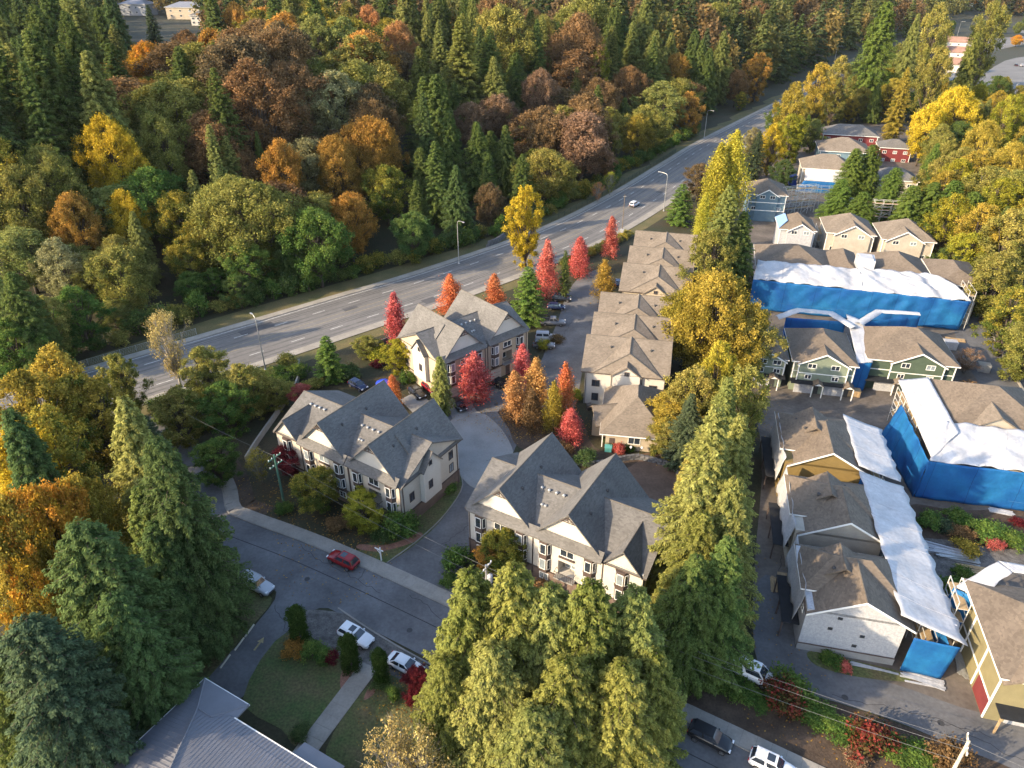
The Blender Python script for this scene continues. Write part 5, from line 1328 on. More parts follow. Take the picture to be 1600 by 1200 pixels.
# --- church garden
tp(459, 948, 6.2, 1.35, 'topiary', 'hedge', 'tall clipped column cedar nearest the lane arrow')
tp(541, 993, 5.8, 1.3, 'topiary', 'hedge', 'clipped column cedar in front of the white SUV')
tp(590, 1016, 5.6, 1.15, 'topiary', 'hedge', 'clipped column cedar right of the concrete walk')
bush(458, 1018, 1.3, 1.7, 'orange', 'rusty orange low shrub under the tallest clipped cedar')
bush(488, 1026, 2.2, 1.4, 'green', 'round dark green shrub beside the tallest clipped cedar')
bush(508, 1034, 2.0, 1.2, 'green', 'green shrub between round shrub and crimson shrub')
bush(520, 1036, 1.8, .9, 'crimson', 'crimson shrub squeezed against the middle clipped cedar')
tp(650, 1048, 2.8, 1.5, 'maple', 'crimson', 'dark crimson maple bush beside the white sedan')
bush(646, 1096, 1.5, 1.1, 'crimson', 'pinkish red shrub below the crimson maple bush')
bush(615, 1092, 1.8, .9, 'green', 'narrow green shrub left of the pinkish red shrub')
bush(594, 1074, 1.0, 1.1, 'dark', 'low dark shrub at the foot of the right clipped cedar')
bush(470, 1150, .9, 1.2, 'dark', 'low dark shrub beside the church walk')
# --- bottom right roadside
bush(1222, 1105, 3.4, 2.4, 'berry', 'red leaved shrub nearest the white van by the lane')
bush(1232, 1090, 2.6, 2.6, 'green', 'green shrub under the red leaved shrub near the white van')
bush(1352, 1170, 3.2, 2.5, 'berry', 'rounded dark red shrub between the lane and the street')
bush(1478, 1200, 3.2, 2.1, 'rust', 'orange red shrub at the foot of the pale utility pole')
bush(1338, 1192, 1.2, 1.3, 'pink', 'low pink shrub below the dark red shrub')
for k, (x, y) in enumerate(((1120, 1066), (1150, 1080), (1180, 1096), (1262, 1118), (1290, 1130), (1318, 1150), (1400, 1175), (1425, 1185), (1450, 1200))):
    bush(x, y, 1.1, 1.9, 'green', 'low green ground cover shrub in the bed beside the street')['group'] = 'ground cover shrubs along the street bed'
# --- estate gardens
for px, py, h, r, pal, lb in ((1448, 820, 1.8, 2.0, 'green', 'green shrub in the site garden nearest the long white sheet'), (1470, 828, 1.6, 1.6, 'blue', 'greyish shrub in the site garden'),
    (1498, 815, 1.6, 2.2, 'green', 'green shrub in the site garden under the blue netting'), (1500, 838, 1.5, 1.8, 'rust', 'russet shrub in the middle of the site garden'),
    (1508, 862, 1.5, 1.9, 'gold', 'yellow orange shrub at the front of the site garden'), (1540, 835, 1.6, 2.6, 'green', 'large green shrub in the right of the site garden'),
    (1552, 855, 1.2, 1.3, 'red', 'small red shrub right of the yellow orange shrub'), (1580, 850, 1.4, 2.0, 'green', 'green shrub at the far right of the site garden'),
    (1480, 920, 1.5, 2.0, 'green', 'green shrub left of the yellow sided house tarp'), (1500, 905, 1.3, 1.8, 'green', 'green shrub above the scrap boards by the yellow sided house'),
    (1590, 820, 1.0, 1.2, 'crimson', 'small dark red shrub on bare earth below the blue netting'), (1300, 1035, 1.0, 1.5, 'green', 'low green shrub before the wrapped gable wall'), (1318, 1046, .9, .9, 'red', 'small red flowering shrub before the wrapped gable wall')):
    bush(px, py, h, r, pal, lb)
tp(1518, 548, 4.8, 3.4, 'sparse', 'pink', 'reddish pink bare looking tree beside the rear lane')
bush(1515, 615, 2.2, 2.4, 'rust', 'rusty shrub at the foot of the reddish pink tree')
# --- right rear
for px, py, h, r, lb in ((1340, 232, 15, 4.6, 'leftmost cedar of the clump behind the sheeted houses'), (1366, 226, 16, 4.6, 'second cedar of the clump behind the sheeted houses'), (1318, 280, 11, 4.2, 'lower cedar at the left front of the rear clump'),
    (1402, 262, 14, 4.2, 'third cedar of the clump behind the sheeted houses'), (1352, 300, 10, 4.5, 'low cedar in the front of the rear clump'), (1430, 290, 12, 4.5, 'fourth cedar toward the yellow tree on the right'),
    (1462, 285, 13, 4.8, 'fifth cedar under the big yellow tree'), (1495, 282, 14, 4.8, 'sixth cedar under the big yellow tree'), (1525, 300, 14, 5.0, 'rightmost cedar of the rear clump')):
    tp(px, py, h + 1.5, r * 1.3, 'broadcedar', 'green', lb)
tp(1388, 3, 50, 12.0, 'broadcedar', 'green', 'tallest green cedar above the red house')
tp(1420, 105, 30, 5.5, 'fir', 'gold', 'yellowing fir at the right foot of the tallest green cedar')
tp(1436, 20, 43, 7, 'cedar', 'light', 'slim fir right of the tallest green cedar')
tp(1470, 6, 46, 9.5, 'alder', 'olive', 'large olive tree in front of the far pink roofs')
tp(1472, 75, 34, 7.5, 'alder', 'olive', 'lower olive tree left of the far pink roofs')
tp(1558, 4, 46, 9.0, 'alder', 'olive', 'large olive tree beside the far car park')
tp(1528, 50, 40, 8.0, 'cedar', 'cedar', 'tall cedar beside the far car park')
tp(1500, 138, 26, 9.5, 'bigmaple', 'yellow', 'largest bright yellow maple on the right')
tp(1458, 165, 22, 6.5, 'maple', 'yellow', 'yellow maple on the left flank of the largest yellow maple')
tp(1480, 118, 17, 3.8, 'poplar', 'gold', 'small golden tree behind the largest yellow maple')
tp(1545, 190, 22, 7.0, 'bigmaple', 'gold', 'golden maple on the right flank of the largest yellow maple')
tp(1585, 150, 24, 6.5, 'alder', 'lime', 'lime green tree on the right edge under the far car park')
tp(1592, 225, 21, 7.0, 'bigmaple', 'gold', 'golden maple on the right edge beside the largest yellow maple')
tp(1498, 305, 17, 5.6, 'alder', 'lime', 'lime green tree with a pale trunk right of the sheeted houses')
tp(1545, 320, 18, 6.5, 'alder', 'gold', 'golden olive tree right of the lime green tree')
tp(1592, 330, 19, 7.0, 'alder', 'olive', 'olive tree on the right edge above the rear lane')
tp(1570, 395, 16, 6.2, 'alder', 'olive', 'dark olive tree overhanging the rear lane fence')
tp(1520, 365, 13, 4.6, 'alder', 'lime', 'lime yellow tree near the scaffold tower')
tp(1600, 450, 15, 5.5, 'alder', 'mixed', 'yellow green tree at the right edge beside the rear lane')
tp(1496, 385, 9, 4.2, 'alder', 'deep', 'dark tree in the shade behind the scaffold tower')
tp(1540, 430, 10, 4.2, 'alder', 'deep', 'dark green tree along the rear lane fence')
tp(1625, 500, 13, 5.0, 'alder', 'olive', 'olive tree cut by the right edge along the rear lane')
tp(1592, 55, 9, 5.0, 'maple', 'flame', 'round orange tree in the far car park')
# --- forest, the trees that stand out
for px, py, h, r, sp, pal, lb in (
    (158, 183, 26, 8.2, 'bigmaple', 'yellow', 'bright yellow maple in the forest on the left'),
    (60, 232, 23, 8.0, 'bigmaple', 'olive', 'olive tree with yellowing top left of the bright yellow maple'),
    (238, 180, 24, 6.5, 'maple', 'olive', 'olive tree right of the bright yellow maple'),
    (20, 262, 22, 6.5, 'maple', 'olive', 'dull green broad tree on the left edge of the forest'),
    (105, 305, 18, 5.6, 'maple', 'orange', 'orange brown tree below the bright yellow maple'),
    (190, 300, 17, 4.5, 'maple', 'yellow', 'lower yellow tree hanging under the bright yellow maple'),
    (326, 194, 27, 5.0, 'fir', 'light', 'tall light green fir in the middle of the left forest'),
    (352, 212, 24, 4.6, 'fir', 'light', 'twin light green fir right of the tall one'),
    (298, 265, 19, 4.6, 'fir', 'light', 'lower fir left of the tall light green fir'),
    (400, 205, 21, 3.0, 'fir', 'deep', 'slim fir beside the orange brown maples'),
    (435, 222, 23, 5.5, 'maple', 'orange', 'orange brown maple right of the slim fir'),
    (520, 112, 26, 9.5, 'alder', 'pale', 'large pale grey green tree in the forest centre'),
    (478, 140, 22, 7.0, 'alder', 'pale', 'pale grey green tree on the left of the large pale one'),
    (575, 185, 24, 9.0, 'bigmaple', 'orange', 'large orange maple above the highway'),
    (520, 215, 22, 7.5, 'bigmaple', 'orange', 'golden orange maple on the left of the large orange maple'),
    (600, 260, 17, 6.5, 'maple', 'mixed', 'yellow green lower maple under the large orange maple'),
    (660, 145, 30, 5.5, 'fir', 'dark', 'tall dark fir with a bare pale trunk above the lamp'),
    (700, 175, 25, 6.5, 'cedar', 'deep', 'dense dark cedar right of the bare trunked fir'),
    (745, 190, 24, 6.5, 'cedar', 'deep', 'second dense dark cedar beside the pinkish trees'),
    (790, 195, 23, 6.0, 'cedar', 'deep', 'third dense dark cedar left of the highway curve'),
    (682, -15, 36, 8.0, 'fir', 'light', 'tallest sunlit fir at the top of the forest'),
    (690, 105, 20, 4.0, 'fir', 'light', 'small sunlit fir below the tallest sunlit fir'),
    (808, 60, 27, 5.0, 'cedar', 'cedar', 'sunlit yellow green fir right of the tallest fir'),
    (575, 10, 28, 7.0, 'maple', 'tan', 'orange tan tree left of the tallest sunlit fir'),
    (622, 35, 25, 7.0, 'maple', 'tan', 'second orange tan tree touching the tallest sunlit fir'),
    (492, 25, 30, 8.0, 'alder', 'light', 'grey green broad conifer in the upper forest'),
    (230, 8, 33, 6.5, 'fir', 'blue', 'bluish fir in the upper left beside distant white roofs'),
    (175, 38, 28, 6.5, 'fir', 'light', 'sunlit fir left of the bluish upper fir'),
    (225, 68, 24, 6.5, 'maple', 'flame', 'orange tree below the bluish upper fir'),
    (365, 5, 28, 8.0, 'bigmaple', 'orange', 'orange tree at the top right of the white roofs'),
    (780, 150, 18, 7.0, 'maple', 'pink', 'pinkish brown tree beside the dense dark cedars'),
    (735, 162, 17, 6.0, 'maple', 'pink', 'lower pinkish brown tree behind the dense dark cedars'),
    (845, 110, 24, 7.0, 'bigmaple', 'pink', 'tall pinkish brown tree in the right forest'),
    (938, 62, 31, 6.0, 'alder', 'lime', 'lime yellow tall tree in the right forest'),
    (902, 105, 24, 4.5, 'cedar', 'light', 'thin grey green fir left of the lime yellow tree'),
    (985, 105, 24, 8.0, 'bigmaple', 'rust', 'rust brown tree right of the lime yellow tree'),
    (1060, 85, 24, 6.5, 'maple', 'orange', 'orange topped tree by the highway lamp'),
    (1000, 180, 17, 6.5, 'maple', 'gold', 'golden maple near the highway fence'),
    (955, 190, 18, 4.5, 'alder', 'olive', 'olive tree left of the golden highway maple'),
    (1120, 5, 34, 11, 'alder', 'olive', 'largest olive tree above the far highway'),
    (1185, 5, 32, 9, 'bigmaple', 'rust', 'brown tree right of the largest olive tree'),
    (1155, 110, 18, 5.5, 'maple', 'rust', 'small rust tree at the far highway verge'),
    (850, 185, 21, 5.5, 'maple', 'rust', 'rust tree above the highway fence'),
    (270, 302, 17, 6.0, 'maple', 'mixed', 'green maple with yellow tips behind the highway'),
    (320, 340, 14, 7.0, 'bigmaple', 'mixed', 'spreading green and yellow maple nearest the highway'),
    (285, 372, 13, 5.0, 'maple', 'mixed', 'lower green and yellow maple by the highway verge'),
    (80, 375, 17, 5.5, 'alder', 'pale', 'pale green willow like tree on the left'),
    (140, 395, 14, 5.0, 'alder', 'olive', 'olive tree right of the pale green willow like tree'),
    (205, 330, 18, 3.8, 'cedar', 'light', 'slim sunlit cedar left of the green and yellow maples'),
    (765, 288, 13, 4.4, 'maple', 'brown', 'small brown maple beside the highway lamp'),
    (955, 268, 8, 2.2, 'sparse', 'lime', 'small yellow green tree on the highway fence'),
    (935, 285, 6.5, 2.4, 'sparse', 'tan', 'small tan tree beside the highway fence'),
    (440, 330, 18, 6, 'cedar', 'deep', 'dark cedar below the orange brown maple')):
    tp(px, py, h, r, sp, pal, lb)

# --- forest fill: kind and colour follow what grows where
GRID = ['cccoolccbbcclbcc', 'cccorlotcbccllbc', 'ccocblbtcbclolcc', 'ccbbbpbckbloccbc', 'lylcbpoccklodlcc', 'lydcbooccbcybccc', 'lolcbooccdccdccc', 'llcdddddbddddccc', 'lllddddddddddccc', 'clldddddddddcccc']
CODE = {'c': (('cedar', 'cedar', 'fir'), ('deep', 'dark', 'light', 'deep'), 'green conifer'), 't': (('fir', 'cedar'), ('light', 'cedar'), 'sunlit conifer'),
        'b': (('maple', 'alder', 'maple', 'bigmaple'), ('rust', 'olive', 'brown', 'olive', 'olive', 'rust'), 'brown tree'), 'r': (('maple',), ('brown', 'rust'), 'brown tree'), 'o': (('maple', 'alder', 'maple'), ('orange', 'olive', 'rust', 'mixed', 'orange'), 'orange tree'),
        'y': (('maple', 'alder'), ('gold', 'olive', 'yellow'), 'golden tree'), 'l': (('alder', 'maple', 'cedar'), ('olive', 'olive', 'light', 'mixed'), 'olive tree'),
        'p': (('alder', 'maple'), ('pale', 'brown'), 'pale tree'), 'k': (('maple',), ('pink', 'rust'), 'pinkish tree'), 'd': (('maple', 'cedar', 'alder', 'maple'), ('deep', 'green', 'green', 'mixed'), 'deep green tree')}
frng = random.Random(5)
cand = []
y = 95.0
while y < 420:
    x = -360.0
    stp = 11.0 + max(0, y - 150) * .03
    while x < 190:
        X = x + frng.uniform(-.38, .38) * stp; Y = y + frng.uniform(-.38, .38) * stp
        s = hw_side(X, Y)
        if s > 15.5:
            edge = max(0, min(1, (s - 15) / 22)); h = frng.uniform(22, 36) * (.62 + .38 * edge)
            zz = hz(X, Y); u, v = PX(X, Y, h + zz); ub, vb = PX(X, Y, zz)
            if 185 < u < 315 and v < 45: continue_ = True
            else: continue_ = False
            if not continue_ and -60 < u < 1420 and v < 1000 and vb > -20: cand.append((X, Y, h, u, v))
        x += stp
    y += stp * .95
for X, Y, h, u, v in cand:
    if any((X - a) ** 2 + (Y - b) ** 2 < (0.55 * r + 2.2) ** 2 for a, b, r in TREES): continue
    low = False
    while h > 8 and any(Y < ys - 3 and abs(u - a) < w * .75 + .24 * h * CAM_F / Y and v < b + w * 1.9 for a, b, ys, w in SHOW if b < 420):
        h *= .88; low = True; u, v = PX(X, Y, h + hz(X, Y))
    code = GRID[max(0, min(9, int(round(v / 50))))][max(0, min(15, int(round(u / 100))))]
    sps, pals, nm = CODE[code]; sp = frng.choice(sps); pal = frng.choice(pals)
    if code in 'bok' and frng.random() < .12: sp, pal = 'fir', 'deep'
    if sp in ('cedar', 'fir') and pal in ('olive', 'mixed', 'green'): pal = 'deep'
    if low and sp in ('cedar', 'fir') and h < 14: sp, pal = 'alder', frng.choice(['green', 'olive', 'mixed'])
    r = (1.25 if low else 1) * {'cedar': .29, 'fir': .26, 'maple': .37, 'bigmaple': .36, 'alder': .32}[sp] * h * frng.uniform(.85, 1.15)
    if sp in ('cedar', 'fir'): h *= 1.18
    pw = {'deep': 'deep green', 'dark': 'dark green', 'light': 'grey green', 'cedar': 'yellow green', 'rust': 'rust brown', 'brown': 'dull brown', 'olive': 'olive', 'orange': 'orange', 'gold': 'golden', 'yellow': 'yellow', 'mixed': 'green and yellow', 'pale': 'pale grey green', 'pink': 'pinkish brown', 'green': 'green'}[pal]
    kn = 'conifer' if sp in ('cedar', 'fir') else 'broadleaf tree'
    lb = f'{pw} {kn} in the woodland'
    FILL.append((u, v, f'{pw} {kn}', tree({'cedar': 'cedar_tree', 'fir': 'fir_tree', 'maple': 'maple_tree', 'bigmaple': 'maple_tree', 'alder': 'broadleaf_tree'}[sp], sp, pal, X, Y, h, r, lb, 'tree', 'woodland trees beyond the highway')))
# right of the highway, behind and beside the estate
for k in range(900):
    px, py = frng.uniform(1180, 1680), frng.uniform(20, 330); h = frng.uniform(11, 19)
    q = G(px, py, h); s_ = hw_side(q.x, q.y); ub, vb = PX(q.x, q.y, 0)
    if s_ > -17 or any((q.x - a) ** 2 + (q.y - b) ** 2 < (.6 * r + 4.0) ** 2 for a, b, r in TREES): continue
    if 1160 < ub < 1290 and vb > 258: continue
    if 1270 < ub < 1440 and vb > 195: continue
    if ub > 1430 and (vb > 480 or vb < 175 and ub > 1470 and vb > 60): continue
    if 1440 < ub < 1520 and vb > 400: continue
    sp = frng.choice(['alder', 'maple', 'alder', 'cedar']); pal = frng.choice(['olive', 'gold', 'olive', 'lime', 'light', 'deep']) if sp != 'cedar' else frng.choice(['light', 'deep', 'green'])
    r = h * (.34 if sp != 'cedar' else .26); TREES.append((q.x, q.y, r))
    pw = {'olive': 'olive', 'gold': 'golden', 'lime': 'lime green', 'light': 'grey green', 'deep': 'deep green', 'green': 'green'}[pal]
    wh = 'beside the far highway' if s_ > -45 else 'along the right edge of the estate' if ub > 1420 else 'behind the upper estate houses'
    lb = f"{pw} {'conifer' if sp == 'cedar' else 'broadleaf tree'} {wh}"
    FILL.append((*PX(q.x, q.y, h), f"{pw} {'conifer' if sp == 'cedar' else 'broadleaf tree'}", tree({'cedar': 'cedar_tree', 'maple': 'maple_tree', 'alder': 'broadleaf_tree'}[sp], sp, pal, q.x, q.y, h, r, lb, 'tree', 'trees around the upper estate')))
used = {}
for u, v, kn, o in FILL:      # say which one: by the landmark tree it stands closest to in the view
    near = sorted(((u - a) ** 2 + (v - b) ** 2, a, b, nm) for a, b, nm in MARKS if 'shrub' not in nm)[:1]
    d2, a, b, nm = near[0]
    rel = ('left of' if u < a else 'right of') if abs(u - a) > abs(v - b) else ('behind' if v < b else 'in front of')
    used.setdefault((kn, rel, nm), []).append((d2, o))
for (kn, rel, nm), L in used.items():
    L.sort(key=lambda q: q[0])
    for k, (d2, o) in enumerate(L):
        o['label'] = f'{kn} {rel} the {nm}' if len(L) == 1 else f'{kn} {ORD[min(k, 29)]} {rel} the {nm}'
# undergrowth along the forest edge
for k, (p, t) in enumerate(line_walk(offset(HW, 16.5), 4.2)):
    if p.y < 100 or p.y > 330: continue
    q = p + Vector((-t.y, t.x, 0)) * frng.uniform(-1.2, 3)
    pal = frng.choice(['green', 'green', 'green', 'olive', 'deep', 'mixed'])
    lb = {'green': 'green', 'olive': 'olive', 'deep': 'dark green', 'rust': 'rusty', 'mixed': 'yellow green'}[pal] + ' shrub at the forest edge along the highway'
    tree('shrub', 'bush', pal, q.x, q.y, frng.uniform(2.5, 6), frng.uniform(2.2, 3.6), lb, 'shrub', lb)
for k, (p, t) in enumerate(line_walk(offset(HW, -13.2), 2.6)):   # hedge between highway and row houses
    u, v = PX(p.x, p.y, 0)
    if not (880 < u < 985): continue
    tree('hedge_shrub', 'bush', 'olive' if k % 3 else 'gold', p.x, p.y, 1.7, 1.9, 'clipped yellow green hedge shrub between highway and row houses', 'shrub', 'hedge between highway and row houses')
for k, (p, t) in enumerate(line_walk(offset(HW, -14.2), 4.0)):   # brambles on the creek bank
    u, v = PX(p.x, p.y, 0)
    if not (215 < u < 470): continue
    for j in range(3):
        q = p + Vector((t.y, -t.x, 0)) * (j * 4.5 + frng.uniform(-1, 2))
        tree('bramble', 'bush', frng.choice(['green', 'olive', 'green', 'deep']), q.x, q.y, frng.uniform(1.2, 2.6), frng.uniform(2, 3), 'green bramble thicket on the bank below the highway', 'shrub', 'brambles on the creek bank')

NTH = 'first second third fourth fifth sixth seventh eighth ninth tenth eleventh twelfth thirteenth fourteenth fifteenth sixteenth seventeenth eighteenth nineteenth twentieth twenty-first twenty-second twenty-third'.split()
rows = {}
for o in COL.objects:
    if o.parent is None and o.get('category') == 'shrub' and o.get('group'): rows.setdefault(o['label'], []).append(o)
for lb, L in rows.items():
    L.sort(key=lambda o: PX(*o.location)[0])
    for k, o in enumerate(L):
        nth = NTH[k] if k < 23 else NTH[len(L) - 1 - k] if len(L) - 1 - k < 23 else None
        if nth: o['label'] = f"{lb}, {nth} from the {'left' if k < 23 else 'right'}"
# --- distant woodland, too far to count
far_con = mat_leaf('leaf_far_conifer', far=[(.07, .1, .034), (.1, .125, .042), (.08, .105, .045), (.12, .14, .045)])
far_bro = mat_leaf('leaf_far_broadleaf', far=[(.16, .105, .05), (.21, .14, .058), (.16, .155, .05), (.22, .165, .055), (.14, .14, .045), (.15, .105, .055)])
farc = [conifer('far_conifer', 201, 22, 6.2, dens=9, lsize=.6, gap=.8, m=far_con, asp=.5), broadleaf('far_broadleaf', 202, 18, 6, nclump=60, per=26, lsize=.62, m=far_bro)]
def scatter(name, label, proto, pts, seed):
    """one countless mass: geometry nodes put a crown on every point"""
    src = bpy.data.objects.new(name + '_source', proto['crown'])
    me = bpy.data.meshes.new(name); me.from_pydata([p[:3] for p in pts], [], [])
    at = me.attributes.new('size', 'FLOAT', 'POINT'); at.data.foreach_set('value', [p[3] for p in pts])
    o = link(bpy.data.objects.new(name, me)); o['kind'] = 'stuff'; o['label'] = label; o['category'] = 'woodland'
    ng = bpy.data.node_groups.new(name, 'GeometryNodeTree')
    ng.interface.new_socket('Geometry', in_out='INPUT', socket_type='NodeSocketGeometry'); ng.interface.new_socket('Geometry', in_out='OUTPUT', socket_type='NodeSocketGeometry')
    n, l = ng.nodes, ng.links
    gi, go = n.new('NodeGroupInput'), n.new('NodeGroupOutput')
    oi = n.new('GeometryNodeObjectInfo'); oi.inputs['Object'].default_value = src
    ip = n.new('GeometryNodeInstanceOnPoints'); na = n.new('GeometryNodeInputNamedAttribute'); na.data_type = 'FLOAT'; na.inputs['Name'].default_value = 'size'
    rv = n.new('FunctionNodeRandomValue'); rv.data_type = 'FLOAT_VECTOR'; rv.inputs[0].default_value = (0, 0, 0); rv.inputs[1].default_value = (0, 0, 6.28); rv.inputs['Seed'].default_value = seed
    l.new(gi.outputs[0], ip.inputs['Points']); l.new(oi.outputs['Geometry'], ip.inputs['Instance'])
    l.new(na.outputs[0], ip.inputs['Scale']); l.new(rv.outputs[0], ip.inputs['Rotation']); l.new(ip.outputs[0], go.inputs[0])
    md = o.modifiers.new('scatter', 'NODES'); md.node_group = ng
    return o
nrng = np.random.default_rng(9)
pc, pb = [], []
y = 415.0
while y < 1500:
    st = 14 + y / 95.0; x = -y * .82 - 40
    while x < y * .82 + 40:
        X = x + nrng.uniform(-.4, .4) * st; Y = y + nrng.uniform(-.4, .4) * st; x += st
        s = hw_side(X, Y)
        u, v = PX(X, Y, hz(X, Y))
        if Y < 700 and abs(s) < 24: continue
        if s < 0 and Y < 430 and u < 1460: continue
        if s < 0 and (u > 1350 and 30 < v < 200): continue
        if 170 < u < 330 and Y < 720: continue
        if u < 60 and v < 90: continue
        (pc if nrng.random() < (.5 if u < 250 or u > 500 else .35) else pb).append((X, Y, hz(X, Y) - .5, nrng.uniform(1.3, 1.95)))
    y += st * .95
scatter('distant_conifer_woodland', 'far conifer woodland reaching to the top of the view', farc[0], pc, 3)
scatter('distant_autumn_woodland', 'far brown and olive autumn woodland at the top of the view', farc[1], pb, 4)
print('fill candidates', len(cand), 'far', len(pc), len(pb))

# --- fallen leaves under the autumn trees: nobody could count them
lr = np.random.default_rng(12); LC = []
for px, py, rad, n in ((741, 640, 4, 260), (838, 660, 5, 420), (884, 668, 4, 320), (804, 668, 4, 260), (615, 560, 4, 220), (490, 815, 5, 320), (562, 848, 4, 260), (1130, 640, 9, 500), (1050, 700, 5, 300), (450, 790, 4, 200), (946, 475, 3, 160), (856, 480, 4, 220), (907, 420, 4, 180), (1515, 620, 5, 260), (1222, 1100, 4, 220), (1352, 1170, 4, 220), (635, 1085, 3, 150), (400, 770, 4, 200), (530, 870, 7, 260), (660, 1120, 6, 220), (1180, 960, 9, 320)):
    q = G(px, py); a_ = lr.random(n) * 6.28; d_ = rad * np.sqrt(lr.random(n)) * 1.2
    LC.append(np.column_stack([q.x + d_ * np.cos(a_), q.y + d_ * np.sin(a_), np.full(n, .075)]))
LC = np.concatenate(LC); nL = len(LC)
lit = leaf_mesh('leaf_litter', LC, lr.normal(size=(nL, 3)) * np.array([1, 1, .12]), np.array([[0, 0, 1.]]) + lr.normal(size=(nL, 3)) * .2, lr.uniform(.06, .14, nL), .7, lr.random(nL), lr)
lo = link(bpy.data.objects.new('leaf_litter', lit)); lo.color = (.2, .1, .03, 1); lo['tip_colour'] = [.38, .24, .05]
tag(lo, 'fallen autumn leaves scattered under the trees', 'leaves', kind='stuff')
# ================================================================ vehicles
def paint(name, col, rough=.25): return mat('car_paint_' + name, col, rough=rough, var=.06, scale=.5, spec=.6)
WHEEL = None
def wheel_meshes():
    t = MB(); n = 14
    for (r0, x0, r1, x1) in ((.33, -.11, .34, -.08), (.34, -.08, .34, .08), (.34, .08, .33, .11)):
        for k in range(n):
            a, b = 2*math.pi*k/n, 2*math.pi*(k+1)/n
            t.poly([(r0*math.cos(a), x0, r0*math.sin(a)), (r0*math.cos(b), x0, r0*math.sin(b)), (r1*math.cos(b), x1, r1*math.sin(b)), (r1*math.cos(a), x1, r1*math.sin(a))])
    for sx in (-.11, .11): t.poly([(.33*math.cos(2*math.pi*k/n), sx, .33*math.sin(2*math.pi*k/n)) for k in range(n)])
    r = MB()
    for sx in (-.118, .118):
        r.poly([(.10*math.cos(2*math.pi*k/8), sx, .10*math.sin(2*math.pi*k/8)) for k in range(8)])
        for k in range(5):
            a = 2*math.pi*k/5; c, s = math.cos(a), math.sin(a)
            r.poly([(c*.05 - s*.035, sx, s*.05 + c*.035), (c*.22 - s*.045, sx, s*.22 + c*.045), (c*.22 + s*.045, sx, s*.22 - c*.045), (c*.05 + s*.035, sx, s*.05 - c*.035)])
        for k in range(14):
            a, b = 2*math.pi*k/14, 2*math.pi*(k+1)/14
            r.poly([(.2*math.cos(a), sx, .2*math.sin(a)), (.2*math.cos(b), sx, .2*math.sin(b)), (.24*math.cos(b), sx, .24*math.sin(b)), (.24*math.cos(a), sx, .24*math.sin(a))])
    return t.mesh('tyre', rubber), r.mesh('rim', rim_m)
WHEEL = wheel_meshes()
CARS = {  # length, half width, belt height, roof height, nose z, tail z, cabin base (rear, front), cabin top (rear, front)
 'suv': dict(L=4.6, w=.92, zb=1.05, zr=1.68, zn=.98, zt=1.05, cb=(-2.2, .95), ct=(-1.75, .25)),
 'sedan': dict(L=4.6, w=.9, zb=.92, zr=1.42, zn=.85, zt=.95, cb=(-1.75, 1.05), ct=(-1.0, .3)),
 'hatch': dict(L=4.2, w=.88, zb=.95, zr=1.5, zn=.88, zt=1.0, cb=(-1.98, .95), ct=(-1.5, .25)),
 'boxy': dict(L=4.7, w=.9, zb=1.1, zr=1.8, zn=1.08, zt=1.1, cb=(-2.28, .75), ct=(-2.1, .4)),
 'van': dict(L=5.4, w=.98, zb=1.25, zr=2.1, zn=1.05, zt=1.25, cb=(-2.62, 1.75), ct=(-2.5, 1.0)),
 'pickup': dict(L=5.5, w=.97, zb=1.1, zr=1.8, zn=1.08, zt=1.1, cb=(-.75, 1.25), ct=(-.55, .6)),
}
